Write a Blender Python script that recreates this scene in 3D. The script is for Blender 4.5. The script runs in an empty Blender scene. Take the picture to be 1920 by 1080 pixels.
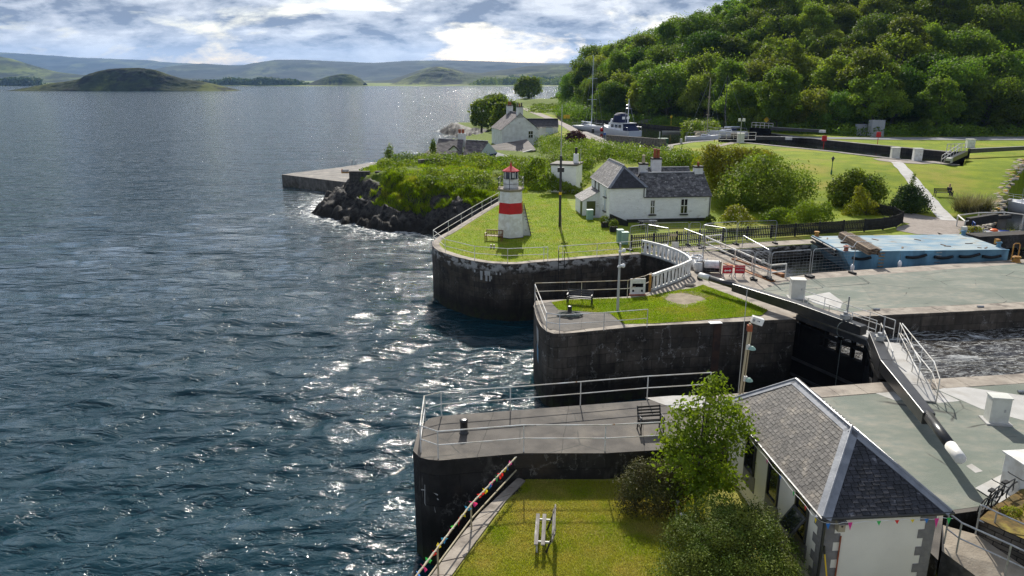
import bpy, math, random
import numpy as np
from mathutils import Vector, Matrix, geometry
S = bpy.context.scene
COL = S.collection
R = math.radians
# ---------------------------------------------------------------- camera, light, sky
CZ, FP, PIT = 18.0, 1378.0, R(15.8)          # the camera is 18 m above the sea at low tide
cam = bpy.data.objects.new('camera', bpy.data.cameras.new('camera')); COL.objects.link(cam)
cam.location = (0, 0, CZ); cam.rotation_euler = (R(90)-PIT, 0, 0)
cam.data.sensor_width = 36; cam.data.lens = FP/1920*36
cam.data.clip_start = .5; cam.data.clip_end = 60000
S.camera = cam
SUN_EL, SUN_AZ = R(36), R(.6)               # azimuth from +Y towards +X
sd = Vector((math.sin(SUN_AZ)*math.cos(SUN_EL), math.cos(SUN_AZ)*math.cos(SUN_EL), math.sin(SUN_EL)))
sun = bpy.data.objects.new('sun', bpy.data.lights.new('sun', 'SUN')); COL.objects.link(sun)
sun.data.energy = 5.0; sun.data.angle = R(.5); sun.data.color = (1, .95, .86)
sun.rotation_euler = (-sd).to_track_quat('-Z', 'Y').to_euler()
S.view_settings.view_transform = 'Standard'; S.view_settings.look = 'None'
S.view_settings.exposure = .4; S.view_settings.gamma = 1
S.render.engine = 'CYCLES'
S.cycles.use_denoising = True; S.cycles.denoising_prefilter = 'NONE'
S.cycles.sample_clamp_direct = 90; S.cycles.max_bounces = 6; S.cycles.transparent_max_bounces = 6; S.cycles.volume_bounces = 0
S.cycles.caustics_reflective = False; S.cycles.caustics_refractive = False
W = bpy.data.worlds.new('World'); S.world = W; W.use_nodes = True

class NT:                                     # small node-tree writer
    def __init__(s, t): s.t = t; s.n = t.nodes; s.l = t.links
    def new(s, k, **kw):
        n = s.n.new(k)
        for a, b in kw.items(): setattr(n, a, b)
        return n
    def put(s, x, sock):
        if isinstance(x, (int, float)): sock.default_value = x
        elif isinstance(x, (tuple, list)): sock.default_value = tuple(x) if len(x) != 3 or sock.type != 'RGBA' else tuple(x)+(1,)
        elif x is not None: s.l.new(x, sock)
    def math(s, op, a, b=None, c=None, clamp=False):
        n = s.new('ShaderNodeMath', operation=op, use_clamp=clamp)
        s.put(a, n.inputs[0]); s.put(b, n.inputs[1]); s.put(c, n.inputs[2]); return n.outputs[0]
    def noise(s, vec, sc, det=5, ro=.55, dist=0, col=False):
        n = s.new('ShaderNodeTexNoise'); s.put(vec, n.inputs['Vector'])
        n.inputs['Scale'].default_value = sc; n.inputs['Detail'].default_value = det
        n.inputs['Roughness'].default_value = ro; n.inputs['Distortion'].default_value = dist
        return n.outputs['Color' if col else 'Fac']
    def rng(s, x, a, b, c=0., d=1.):
        n = s.new('ShaderNodeMapRange'); n.clamp = True; s.put(x, n.inputs[0])
        for i, q in enumerate((a, b, c, d)): n.inputs[i+1].default_value = q
        return n.outputs[0]
    def mix(s, f, a, b, mode='MIX'):
        n = s.new('ShaderNodeMix', data_type='RGBA', blend_type=mode)
        s.put(f, n.inputs[0]); s.put(a, n.inputs[6]); s.put(b, n.inputs[7]); return n.outputs[2]
    def vscale(s, vec, k):
        n = s.new('ShaderNodeMapping'); s.put(vec, n.inputs[0]); n.inputs['Scale'].default_value = k; return n.outputs[0]
    def pos(s): return s.new('ShaderNodeNewGeometry').outputs['Position']
    def obj(s): return s.new('ShaderNodeTexCoord').outputs['Object']
    def attr(s, name): return s.new('ShaderNodeAttribute', attribute_name=name).outputs['Fac']

w = NT(W.node_tree)
bg = w.n['Background']; bg.inputs[1].default_value = .092
sky = w.new('ShaderNodeTexSky', sky_type='NISHITA'); sky.sun_disc = False
sky.sun_elevation = SUN_EL; sky.sun_rotation = SUN_AZ; sky.altitude = 20; sky.dust_density = 1.5
gen = w.new('ShaderNodeTexCoord').outputs['Generated']
sx = w.new('ShaderNodeSeparateXYZ'); w.l.new(gen, sx.inputs[0])
zz = w.math('ADD', w.math('MAXIMUM', sx.outputs[2], 0.), .3)
cx = w.new('ShaderNodeCombineXYZ'); w.l.new(w.math('DIVIDE', sx.outputs[0], zz), cx.inputs[0])
w.l.new(w.math('DIVIDE', sx.outputs[1], zz), cx.inputs[1])
cp = w.vscale(cx.outputs[0], (1.0, 1.15, 1)); 
n1 = w.noise(cp, 1.6, 9, .6, .3)             # cover
n2 = w.noise(w.vscale(cx.outputs[0], (1.0, 1.05, 1)), 3.1, 11, .6, .3)            # light and dark bodies
n3 = w.noise(cp, 9.5, 9, .6, .2)
bri = w.math('ADD', w.math('MULTIPLY', n2, .7), w.math('MULTIPLY', n3, .3))
bri = w.math('ADD', bri, w.rng(sx.outputs[2], .02, .11, -.035, .04))
clo = w.mix(w.rng(bri, .43, .49), (1.9, 2.25, 2.95, 1), (4.2, 4.55, 5.2, 1))
clo = w.mix(w.rng(bri, .495, .60), clo, (7.6, 7.8, 8.1, 1))
hz_ = w.rng(sx.outputs[2], .030, .05, 1, 0)
clo = w.mix(w.math('MULTIPLY', hz_, .6), clo, (5.6, 6.1, 6.9, 1))
cov = w.rng(n1, .36, .46)
cov = w.math('MULTIPLY', cov, w.rng(sx.outputs[2], .12, .5, 1, .38))
skc = w.mix(cov, sky.outputs[0], clo)
w.l.new(skc, bg.inputs[0])

# ---------------------------------------------------------------- pixel of the 1920x1080 photograph -> point in the world
def ray(u, v):
    x = (u-960)/FP; y = (540-v)/FP
    return x, math.cos(PIT)+y*math.sin(PIT), -math.sin(PIT)+y*math.cos(PIT)
def at(u, v, z=4.5):
    a, b, c = ray(u, v); t = (z-CZ)/c; return Vector((a*t, b*t, z))
def atY(u, v, Y):
    a, b, c = ray(u, v); t = Y/b; return Vector((a*t, Y, CZ+c*t))
def hgt(u, v, base):                          # height of a pixel above a base point standing at that distance
    return atY(u, v, base.y).z-base.z

# ---------------------------------------------------------------- mesh builder
class MB:
    def __init__(s): s.v = []; s.f = []; s.r = []; s.uv = []
    def q(s, pts, r=None, uv=None):
        i = len(s.v); s.v += [tuple(p) for p in pts]; s.f.append(tuple(range(i, i+len(pts))))
        s.r.append(random.random() if r is None else r); s.uv.append(uv); return s
    def fs(s, vs, fs, r=None):
        i = len(s.v); s.v += [tuple(p) for p in vs]; r = random.random() if r is None else r
        for f in fs: s.f.append(tuple(k+i for k in f)); s.r.append(r); s.uv.append(None)
        return s
    def box(s, c, d, rz=0, tilt=None, r=None, taper=1):
        c = Vector(c); x, y, z = [k/2 for k in d]; t = taper
        vs = [(-x,-y,-z),(x,-y,-z),(x,y,-z),(-x,y,-z),(-x*t,-y*t,z),(x*t,-y*t,z),(x*t,y*t,z),(-x*t,y*t,z)]
        M = Matrix.Rotation(rz, 3, 'Z')
        if tilt: M = M @ Matrix.Rotation(tilt[0], 3, 'X') @ Matrix.Rotation(tilt[1], 3, 'Y')
        return s.fs([M @ Vector(p)+c for p in vs], [(3,2,1,0),(4,5,6,7),(0,1,5,4),(1,2,6,5),(2,3,7,6),(3,0,4,7)], r)
    def beam(s, a, b, wd, h, r=None, w2=None, h2=None):
        a = Vector(a); b = Vector(b); d = (b-a).normalized()
        sd_ = d.cross(Vector((0,0,1)))
        sd_ = Vector((1,0,0)) if sd_.length < 1e-4 else sd_.normalized()
        up = sd_.cross(d); w2 = w2 or wd; h2 = h2 or h
        vs = []
        for p, ww, hh in ((a, wd, h), (b, w2, h2)):
            vs += [p-sd_*ww/2-up*hh/2, p+sd_*ww/2-up*hh/2, p+sd_*ww/2+up*hh/2, p-sd_*ww/2+up*hh/2]
        return s.fs(vs, [(0,1,2,3),(7,6,5,4),(0,4,5,1),(1,5,6,2),(2,6,7,3),(3,7,4,0)], r)
    def tube(s, pts, r, n=8, r2=None, cap=True, rr=None):
        pts = [Vector(p) for p in pts]; k = len(pts); i0 = len(s.v); rv = random.random() if rr is None else rr
        ref = None
        for i, p in enumerate(pts):
            d = (pts[min(i+1, k-1)]-pts[max(i-1, 0)]).normalized()
            if ref is None: ref = Vector((0,0,1)) if abs(d.z) < .9 else Vector((1,0,0))
            a = d.cross(ref); a = a.normalized() if a.length > 1e-5 else Vector((1,0,0)); b = d.cross(a)
            ref = a.cross(d) if a.length else ref
            rad = (r[i] if isinstance(r, (list, tuple)) else (r if r2 is None else r+(r2-r)*i/(k-1)))
            for j in range(n):
                t = 2*math.pi*j/n; s.v.append(tuple(p+a*math.cos(t)*rad+b*math.sin(t)*rad))
        for i in range(k-1):
            for j in range(n):
                A = i0+i*n+j; B = i0+i*n+(j+1) % n
                s.f.append((A, B, B+n, A+n)); s.r.append(rv); s.uv.append(None)
        if cap:
            s.f.append(tuple(range(i0+n-1, i0-1, -1))); s.f.append(tuple(range(i0+(k-1)*n, i0+k*n)))
            s.r += [rv, rv]; s.uv += [None, None]
        return s
    def cyl(s, c, r, h, n=12, r2=None): c = Vector(c); return s.tube([c, c+Vector((0,0,h))], r, n, r2)
    def lathe(s, c, prof, n=12, rot=0):
        i0 = len(s.v); c = Vector(c); rv = random.random()
        for r, z in prof:
            for j in range(n):
                t = rot+2*math.pi*j/n; s.v.append((c.x+r*math.cos(t), c.y+r*math.sin(t), c.z+z))
        for i in range(len(prof)-1):
            for j in range(n):
                A = i0+i*n+j; B = i0+i*n+(j+1) % n
                s.f.append((A, B, B+n, A+n)); s.r.append(rv); s.uv.append(None)
        k = len(prof); s.f.append(tuple(range(i0+n-1, i0-1, -1))); s.f.append(tuple(range(i0+(k-1)*n, i0+k*n)))
        s.r += [rv, rv]; s.uv += [None, None]; return s
    def poly(s, pts, z=None, r=None):         # flat, possibly concave sheet
        P3 = [Vector((p[0], p[1], p[2] if z is None else z)) for p in pts]
        tr = geometry.tessellate_polygon([P3]); fs = []
        for t in tr:
            a, b, c = [P3[k] for k in t]
            fs.append(t if (b-a).cross(c-a).z > 0 else t[::-1])
        return s.fs(P3, fs, r)
    def wall(s, pts, z0, z1, closed=False, th=None, batter=0):   # vertical faces along a polyline, uv in metres
        n = len(pts); acc = 0
        for i in range(n if closed else n-1):
            a = Vector((pts[i][0], pts[i][1], 0)); b = Vector((pts[(i+1) % n][0], pts[(i+1) % n][1], 0)); L = (b-a).length
            s.q([(a.x,a.y,z0),(b.x,b.y,z0),(b.x,b.y,z1),(a.x,a.y,z1)], None,
                [(acc, z0), (acc+L, z0), (acc+L, z1), (acc, z1)]); acc += L
        return s
    def blob(s, c, rad, n=10, m=6, jit=0, seed=0):
        rn = random.Random(seed); c = Vector(c); i0 = len(s.v); rv = rn.random()
        for i in range(m+1):
            ph = math.pi*i/m
            for j in range(n):
                t = 2*math.pi*j/n; k = 1+rn.uniform(-jit, jit)
                s.v.append((c.x+rad[0]*k*math.sin(ph)*math.cos(t), c.y+rad[1]*k*math.sin(ph)*math.sin(t), c.z+rad[2]*k*math.cos(ph)))
        for i in range(m):
            for j in range(n):
                A = i0+i*n+j; B = i0+i*n+(j+1) % n
                s.f.append((A, A+n, B+n, B)); s.r.append(rv); s.uv.append(None)
        return s
    def build(s, name, m, parent=None, smooth=False, bev=0, world=True):
        off = Vector(parent.location) if (parent is not None and world) else Vector((0,0,0))
        if parent is not None and world and parent.parent is not None: off += Vector(parent.parent.location)
        me = bpy.data.meshes.new(name)
        me.from_pydata([(a-off.x, b-off.y, c-off.z) for a, b, c in s.v], [], s.f)
        me.attributes.new('rnd', 'FLOAT', 'FACE').data.foreach_set('value', s.r)
        if any(u is not None for u in s.uv):
            ul = me.uv_layers.new(name='UVMap'); k = 0
            for f, u in zip(s.f, s.uv):
                for j in range(len(f)):
                    ul.data[k].uv = u[j] if u else (0, 0); k += 1
        if smooth: me.polygons.foreach_set('use_smooth', [True]*len(me.polygons))
        me.materials.append(m)
        o = bpy.data.objects.new(name, me); COL.objects.link(o)
        if parent is not None: o.parent = parent
        if bev:
            b = o.modifiers.new('bevel', 'BEVEL'); b.width = bev; b.segments = 2; b.limit_method = 'ANGLE'
        return o

def npmesh(name, V, Fc, m, parent=None, rnd=None, pt=None, smooth=False):
    me = bpy.data.meshes.new(name); V = np.asarray(V, np.float32); Fc = np.asarray(Fc, np.int32); k = Fc.shape[1]
    me.vertices.add(len(V)); me.vertices.foreach_set('co', V.ravel())
    me.loops.add(Fc.size); me.loops.foreach_set('vertex_index', Fc.ravel())
    me.polygons.add(len(Fc)); me.polygons.foreach_set('loop_start', np.arange(0, Fc.size, k, dtype=np.int32))
    me.polygons.foreach_set('loop_total', np.full(len(Fc), k, np.int32))
    if smooth: me.polygons.foreach_set('use_smooth', np.ones(len(Fc), bool))
    if rnd is not None: me.attributes.new('rnd', 'FLOAT', 'FACE').data.foreach_set('value', np.asarray(rnd, np.float32))
    for kk, a in (pt or {}).items(): me.attributes.new(kk, 'FLOAT', 'POINT').data.foreach_set('value', np.asarray(a, np.float32))
    me.update(calc_edges=True); me.materials.append(m)
    o = bpy.data.objects.new(name, me); COL.objects.link(o)
    if parent is not None: o.parent = parent
    return o

def tag(o, label, cat, group=None, kind=None):
    o['label'] = label; o['category'] = cat
    if group: o['group'] = group
    if kind: o['kind'] = kind
    return o
def thing(name, label, cat, loc=(0,0,0), rz=0, group=None):
    o = bpy.data.objects.new(name, None); COL.objects.link(o); o.empty_display_size = .2
    o.location = loc; o.rotation_euler = (0, 0, rz); return tag(o, label, cat, group)
def struct(o, kind='structure'): o['kind'] = kind; return o
def dup(o, loc, rz=None, label=None, group=None, sc=None):
    def cp(a, par):
        c = a.copy(); COL.objects.link(c)
        if par is not None: c.parent = par
        for ch in a.children: cp(ch, c)
        return c
    c = cp(o, None); c.location = loc
    if rz is not None: c.rotation_euler = (0, 0, rz)
    if sc is not None: c.scale = sc if isinstance(sc, (tuple, list)) else (sc, sc, sc)
    if label: c['label'] = label
    if group: c['group'] = group
    return c

# ---------------------------------------------------------------- numpy noise
def vnoise(x, y, seed=0):
    xi = np.floor(x).astype(np.int64); yi = np.floor(y).astype(np.int64); fx = x-xi; fy = y-yi
    fx = fx*fx*(3-2*fx); fy = fy*fy*(3-2*fy)
    def h(a, b):
        n = (a*374761393+b*668265263+seed*974711) & 0x7fffffff
        n = ((n ^ (n >> 13))*1274126177) & 0x7fffffff
        return ((n ^ (n >> 16)) & 0xffff)/65535.
    return (h(xi, yi)*(1-fx)+h(xi+1, yi)*fx)*(1-fy)+(h(xi, yi+1)*(1-fx)+h(xi+1, yi+1)*fx)*fy
def fbm(x, y, o=5, seed=0, g=.5):
    a = 1; t = 0; k = 0
    for i in range(o): t = t+a*vnoise(x, y, seed+i); k += a; a *= g; x = x*2.03+17.1; y = y*2.03+9.7
    return t/k
def sm(a, b, x): t = np.clip((x-a)/(b-a), 0, 1); return t*t*(3-2*t)
def inpoly(X, Y, P):
    c = np.zeros(np.shape(X), bool); n = len(P)
    for i in range(n):
        x1, y1 = P[i][:2]; x2, y2 = P[(i+1) % n][:2]
        if y1 == y2: continue
        c ^= ((y1 > Y) != (y2 > Y)) & (X < (x2-x1)*(Y-y1)/(y2-y1)+x1)
    return c
def pdist(X, Y, P, closed=True):
    d = np.full(np.shape(X), 1e9); n = len(P)
    for i in range(n if closed else n-1):
        x1, y1 = P[i][:2]; x2, y2 = P[(i+1) % n][:2]; dx, dy = x2-x1, y2-y1
        t = np.clip(((X-x1)*dx+(Y-y1)*dy)/(dx*dx+dy*dy+1e-9), 0, 1)
        d = np.minimum(d, np.hypot(X-x1-t*dx, Y-y1-t*dy))
    return d

# ---------------------------------------------------------------- materials
def mat(name, c1, c2=None, sc=3., rough=.8, bump=0., bsc=None, metal=0., c3=None, sc3=.4, t3=(.52, .66), attr=0., tr=0.,
        lo=.38, hi=.62, world=False, orand=0., det=6, spec=.3, stretch=None, bdist=.03, coat=0, joint=None):
    m = bpy.data.materials.new(name); m.use_nodes = True; t = NT(m.node_tree); B = t.n['Principled BSDF']
    P = t.pos() if world else t.obj()
    if stretch: P = t.vscale(P, stretch)
    col = tuple(c1)+(1,) if len(c1) == 3 else c1
    if c2: col = t.mix(t.rng(t.noise(P, sc, det), lo, hi), c1, c2)
    if c3: col = t.mix(t.rng(t.noise(P, sc3, 5, .6), *t3), col, c3)
    if joint:
        jm = t.new('ShaderNodeMapping'); t.put(P, jm.inputs[0]); jm.inputs['Rotation'].default_value = (0,0,R(joint[2])); br = t.new('ShaderNodeTexBrick'); t.l.new(jm.outputs[0], br.inputs['Vector'])
        wv = t.new('ShaderNodeVectorMath', operation='MULTIPLY_ADD'); t.put(t.noise(P, .9, 5, .6, 0, True), wv.inputs[0]); wv.inputs[1].default_value = (.16,.16,0); t.l.new(jm.outputs[0], wv.inputs[2]); t.l.new(wv.outputs[0], br.inputs['Vector'])
        br.inputs['Scale'].default_value = 1; br.inputs['Brick Width'].default_value = joint[0]; br.inputs['Row Height'].default_value = joint[1]; br.inputs['Mortar Size'].default_value = joint[3]; br.inputs['Mortar Smooth'].default_value = .4
        br.inputs['Color1'].default_value = (1,1,1,1); br.inputs['Color2'].default_value = (.86,.86,.86,1); br.inputs['Mortar'].default_value = (joint[4],)*3+(1,)
        col = t.mix(1., col, br.outputs['Color'], 'MULTIPLY')
        vo = t.new('ShaderNodeTexVoronoi', feature='DISTANCE_TO_EDGE'); vo.inputs['Scale'].default_value = .3; t.l.new(wv.outputs[0], vo.inputs['Vector'])
        col = t.mix(t.math('MULTIPLY', t.rng(vo.outputs['Distance'], .0, .012, 1, 0), t.rng(t.noise(P, .35, 4), .52, .6)), col, (.05,.05,.045,1))
    if attr: col = t.mix(1., col, t.math('MULTIPLY_ADD', t.attr('rnd'), 2*attr, 1-attr), 'MULTIPLY')
    if orand:
        oi = t.new('ShaderNodeObjectInfo').outputs['Random']
        h = t.new('ShaderNodeHueSaturation'); t.put(col, h.inputs['Color'])
        t.put(t.rng(oi, 0, 1, .5-orand*.012, .5+orand*.03), h.inputs['Hue'])
        t.put(t.rng(t.math('FRACT', t.math('MULTIPLY', oi, 7.3)), 0, 1, 1-orand*.4, 1+orand*.4), h.inputs['Value'])
        col = h.outputs[0]
    t.put(col, B.inputs['Base Color'])
    B.inputs['Roughness'].default_value = rough; B.inputs['Metallic'].default_value = metal
    B.inputs['Specular IOR Level'].default_value = spec
    if coat: B.inputs['Coat Weight'].default_value = coat
    if bump:
        b = t.new('ShaderNodeBump'); b.inputs['Strength'].default_value = bump; b.inputs['Distance'].default_value = bdist
        t.put(t.noise(P, bsc or sc*4, 6, .6), b.inputs['Height']); t.l.new(b.outputs[0], B.inputs['Normal'])
    if tr:
        T = t.new('ShaderNodeBsdfTranslucent'); t.put(t.mix(1., col, (1.25, 1.35, .55, 1), 'MULTIPLY'), T.inputs[0])
        X = t.new('ShaderNodeMixShader'); X.inputs[0].default_value = tr
        t.l.new(B.outputs[0], X.inputs[1]); t.l.new(T.outputs[0], X.inputs[2])
        t.l.new(X.outputs[0], t.n['Material Output'].inputs[0])
    return m

def stonewall(name, c1, c2, bw, bh, mortar, white=.5, wet=2.2, alg=(.03,.04,.012), white_c=(.42,.4,.37), top=None, wl=0., wsc=.35):
    """coursed masonry: uv in metres; tide line by height; lime runs at the joints"""
    m = bpy.data.materials.new(name); m.use_nodes = True; t = NT(m.node_tree); B = t.n['Principled BSDF']
    uv = t.new('ShaderNodeTexCoord').outputs['UV']; P = t.pos()
    br = t.new('ShaderNodeTexBrick'); 
    wob = t.noise(P, 1.6, 4, .6, 0, True)
    add = t.new('ShaderNodeVectorMath', operation='MULTIPLY_ADD'); t.put(wob, add.inputs[0]); add.inputs[1].default_value = (.06,.06,0); t.put(uv, add.inputs[2])
    t.put(add.outputs[0], br.inputs['Vector']); br.inputs['Scale'].default_value = 1
    br.inputs['Brick Width'].default_value = bw; br.inputs['Row Height'].default_value = bh
    br.inputs['Mortar Size'].default_value = .018; br.inputs['Mortar Smooth'].default_value = .6; br.inputs['Bias'].default_value = 0
    br.inputs['Color1'].default_value = tuple(c1)+(1,); br.inputs['Color2'].default_value = tuple(c2)+(1,); br.inputs['Mortar'].default_value = tuple(mortar)+(1,)
    col = t.mix(t.rng(t.noise(P, 1.1, 7, .65), .3, .7, .45, 1.5), (0,0,0,1), br.outputs['Color'])
    col = t.mix(1., br.outputs['Color'], t.rng(t.noise(P, .9, 7, .65), .3, .7, .45, 1.6), 'MULTIPLY')
    # vertical streaks
    col = t.mix(t.rng(t.noise(t.vscale(P, (1,1,.12)), 2.2, 5, .6), .5, .72, 0, .65), col, (.012,.011,.01,1))
    col = t.mix(t.rng(t.noise(P, .55, 6, .6), .5, .66, 0, .6), col, (.07,.052,.036,1))       # rusty brown drift
    col = t.mix(t.rng(t.noise(t.vscale(P, (1,1,.3)), 1.3, 7, .65), .58, .7, 0, .45), col, (.13,.12,.11,1))
    if white:
        vo = t.new('ShaderNodeTexVoronoi', feature='DISTANCE_TO_EDGE'); vo.inputs['Scale'].default_value = 1.25
        t2 = t.new('ShaderNodeVectorMath', operation='MULTIPLY_ADD'); t.put(t.noise(P, 2.0, 6, .7, 0, True), t2.inputs[0]); t2.inputs[1].default_value = (1.0,1.0,1.0); t.put(t.vscale(uv, (1.15,.6,1)), t2.inputs[2])
        t.l.new(t2.outputs[0], vo.inputs['Vector'])
        k = t.math('MULTIPLY', t.rng(vo.outputs['Distance'], .003, .05, 1, 0), t.rng(t.noise(P, wsc*1.6, 5, .65), .5, .58))
        k = t.math('MULTIPLY', k, t.rng(t.noise(P, 4.5, 5, .7), .42, .58))
        run = t.math('MULTIPLY', t.rng(t.noise(t.vscale(P, (1,1,.1)), 3.2, 4, .6), .66, .72), t.rng(t.noise(P, .8, 5, .6), .5, .6))
        k = t.math('MAXIMUM', k, t.math('MULTIPLY', run, .6))
        col = t.mix(t.math('MULTIPLY', k, white), col, white_c)
    sz = t.new('ShaderNodeSeparateXYZ'); t.put(P, sz.inputs[0])
    zn = t.math('ADD', sz.outputs[2], t.math('MULTIPLY', t.noise(P, 1.3, 5), 1.2))
    col = t.mix(t.rng(zn, wl+wet-.5, wl+wet+.7, .82, 0), col, (.009,.0085,.007,1))
    col = t.mix(t.math('MULTIPLY', t.rng(zn, wl+.9, wl+1.5, .6, 0), t.rng(t.noise(P, 2, 5), .45, .6)), col, alg)
    if top is not None:      # bird-white / lichen pale upper course
        col = t.mix(t.math('MULTIPLY', t.rng(zn, top+.3, top+.75), t.rng(t.noise(t.vscale(P, (1,1,1.5)), 1.4, 6, .65), .46, .54)), col, (.4,.385,.36,1))
    t.put(col, B.inputs['Base Color']); B.inputs['Roughness'].default_value = .85; B.inputs['Specular IOR Level'].default_value = .25
    b = t.new('ShaderNodeBump'); b.inputs['Strength'].default_value = .7; b.inputs['Distance'].default_value = .05
    hgt_ = t.math('ADD', t.math('MULTIPLY', br.outputs['Fac'], -.6), t.math('MULTIPLY', t.noise(P, 7, 6, .65), .9))
    t.put(hgt_, b.inputs['Height']); t.l.new(b.outputs[0], B.inputs['Normal'])
    return m

def water(name, deep, rough, b1, b2, foam=None, s1=1.6, s2=5.5, fcol=(.75,.76,.74), big=None):
    m = bpy.data.materials.new(name); m.use_nodes = True; t = NT(m.node_tree); B = t.n['Principled BSDF']; P = t.pos()
    col = deep+(1,)
    B.inputs['Roughness'].default_value = rough; B.inputs['IOR'].default_value = 1.333; B.inputs['Specular IOR Level'].default_value = .5
    ro = rough
    if foam == 'attr':
        f = t.math('MULTIPLY', t.attr('foam'), t.rng(t.noise(P, 1.1, 8, .7, .6), .42, .6))
        col = t.mix(f, deep, fcol); ro = t.rng(f, 0, 1, rough, .7)
    if foam == 'rapid':
        q = t.vscale(P, (.45, 1.5, 1)); 
        f = t.math('MAXIMUM', t.rng(t.noise(q, .9, 9, .7, 1.8), .53, .7), t.math('MULTIPLY', t.rng(t.noise(q, 2.6, 8, .75, 2.5), .52, .66), .8))
        col = t.mix(f, t.mix(t.rng(t.noise(P, .3, 3), .4, .6), deep, (.022,.016,.008,1)), fcol); ro = t.rng(f, 0, 1, rough, .7)
    t.put(col, B.inputs['Base Color']); t.put(ro, B.inputs['Roughness'])
    q1 = t.new('ShaderNodeMapping'); t.put(P, q1.inputs[0]); q1.inputs['Rotation'].default_value = (0,0,R(24)); q1.inputs['Scale'].default_value = (.55,1.25,1)
    na_ = t.noise(q1.outputs[0], s1, 3, .6, .6); nb_ = t.noise(q1.outputs[0], s2, 3, .6, .4)
    rdg = t.math('SUBTRACT', 1., t.math('ABSOLUTE', t.math('MULTIPLY_ADD', na_, 3.2, -1.6)))      # sharp little crests
    h = t.math('ADD', t.math('MULTIPLY', t.math('MULTIPLY_ADD', rdg, .3, na_), b1), t.math('MULTIPLY', nb_, b2))
    if big:
        for s_, k_ in big: h = t.math('ADD', h, t.math('MULTIPLY', t.noise(q1.outputs[0], s_, 2, .5, .4), k_))
    b = t.new('ShaderNodeBump'); b.inputs['Strength'].default_value = 1; b.inputs['Distance'].default_value = 1
    t.put(h, b.inputs['Height']); t.l.new(b.outputs[0], B.inputs['Normal'])
    return m

M = {}
M['white'] = mat('white_paint', (.78,.78,.76), (.62,.6,.55), 2.5, .45, .1)
M['rail'] = mat('white_rail_paint', (.74,.74,.72), (.55,.5,.42), 1.4, .4, c3=(.3,.15,.06), sc3=2.2, t3=(.66,.72))
M['railold'] = mat('rusty_rail_paint', (.6,.55,.45), (.42,.33,.2), 1.2, .55, c3=(.3,.12,.04), sc3=1.6, t3=(.58,.68))
M['galv'] = mat('galvanised_steel', (.42,.43,.44), (.3,.31,.33), 6, .4, metal=.6)
M['black'] = mat('black_paint', (.018,.018,.02), (.035,.034,.033), 3, .32, .1, spec=.5)
M['blackmatt'] = mat('black_timber', (.014,.013,.012), (.03,.028,.026), 4, .75, .3)
M['tar'] = mat('tarred_steel', (.004,.004,.005), (.009,.0085,.008), 2, .8, .2, spec=.08)
M['harled'] = mat('whitewashed_rubble', (.86,.86,.85), (.78,.78,.77), 1.5, .8, .6, 5.0, c3=(.6,.58,.54), sc3=1.3, t3=(.6,.72), bdist=.06, stretch=(1,1,1.8))
M['harldirty'] = mat('dirty_whitewash', (.74,.74,.73), (.6,.59,.57), 1.1, .85, .6, 5.0, c3=(.2,.19,.17), sc3=1.7, t3=(.66,.72), bdist=.06)
M['render'] = mat('cream_roughcast', (.74,.69,.58), (.68,.63,.53), .8, .9, .45, 45, bdist=.015)
M['quoin'] = mat('grey_quoin', (.2,.185,.17), (.16,.15,.14), 6, .85, .3, 30)
M['slate'] = mat('grey_slate', (.078,.068,.06), (.044,.039,.036), 5, .62, .35, 26, c3=(.16,.135,.105), sc3=1.6, t3=(.5,.68), attr=.4, spec=.4)
M['slated'] = mat('dark_shaded_slate', (.028,.028,.034), (.018,.018,.022), 5, .5, .35, 26, c3=(.11,.11,.12), sc3=3, t3=(.64,.7), attr=.45, spec=.45)  # colour darkened for the shade on hip slopes; also the shed's dark roof
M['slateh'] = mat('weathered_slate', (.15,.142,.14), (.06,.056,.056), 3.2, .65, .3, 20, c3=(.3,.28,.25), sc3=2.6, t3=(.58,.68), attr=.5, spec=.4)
M['slatefar'] = mat('pinkish_slate', (.14,.115,.115), (.09,.078,.08), 2, .7, .3, 12, c3=(.2,.18,.15), sc3=1, attr=.35)
M['lead'] = mat('lead_flashing', (.26,.27,.29), (.19,.2,.22), 2.5, .45, .25, 9, metal=.25, c3=(.34,.25,.17), sc3=.7, t3=(.68,.78))
M['glass'] = mat('window_glass', (.01,.012,.014), rough=.06, spec=.8)
M['glassblue'] = mat('tinted_glass', (.015,.025,.05), rough=.08, spec=.8)
M['concrete'] = mat('grey_concrete', (.2,.185,.165), (.135,.125,.115), .8, .85, .35, 22, c3=(.28,.25,.21), sc3=.45, t3=(.52,.66), world=True)
M['aggregate'] = mat('aggregate_concrete', (.125,.112,.098), (.08,.072,.064), 1.3, .85, .6, 30, c3=(.17,.15,.125), sc3=.6, t3=(.5,.68), det=11, joint=(3.1,6,8,.02,.45), world=True, bdist=.02)
M['coping'] = mat('stone_coping', (.36,.315,.26), (.24,.205,.17), 1.4, .85, .5, 12, c3=(.14,.12,.1), sc3=.9, t3=(.54,.68), world=True)
M['apron'] = mat('green_grey_apron', (.19,.213,.182), (.285,.272,.222), 2.6, .9, .5, 16, c3=(.16,.184,.152), sc3=.5, t3=(.42,.62), world=True, det=12, stretch=(.7,1.2,1), lo=.36, hi=.66, joint=(7.5,5.,9,.012,.8))
M['slab'] = mat('pale_slab', (.47,.46,.44), (.4,.39,.37), 1.2, .8, .2, 20, c3=(.33,.31,.28), sc3=.7, world=True)
M['gravel'] = mat('path_gravel', (.31,.27,.235), (.25,.215,.19), 3, .95, .3, 30, c3=(.22,.19,.16), sc3=.35, world=True)
M['tarmac'] = mat('pale_tarmac', (.2,.205,.21), (.16,.165,.17), .5, .9, .2, 20, world=True)
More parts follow.
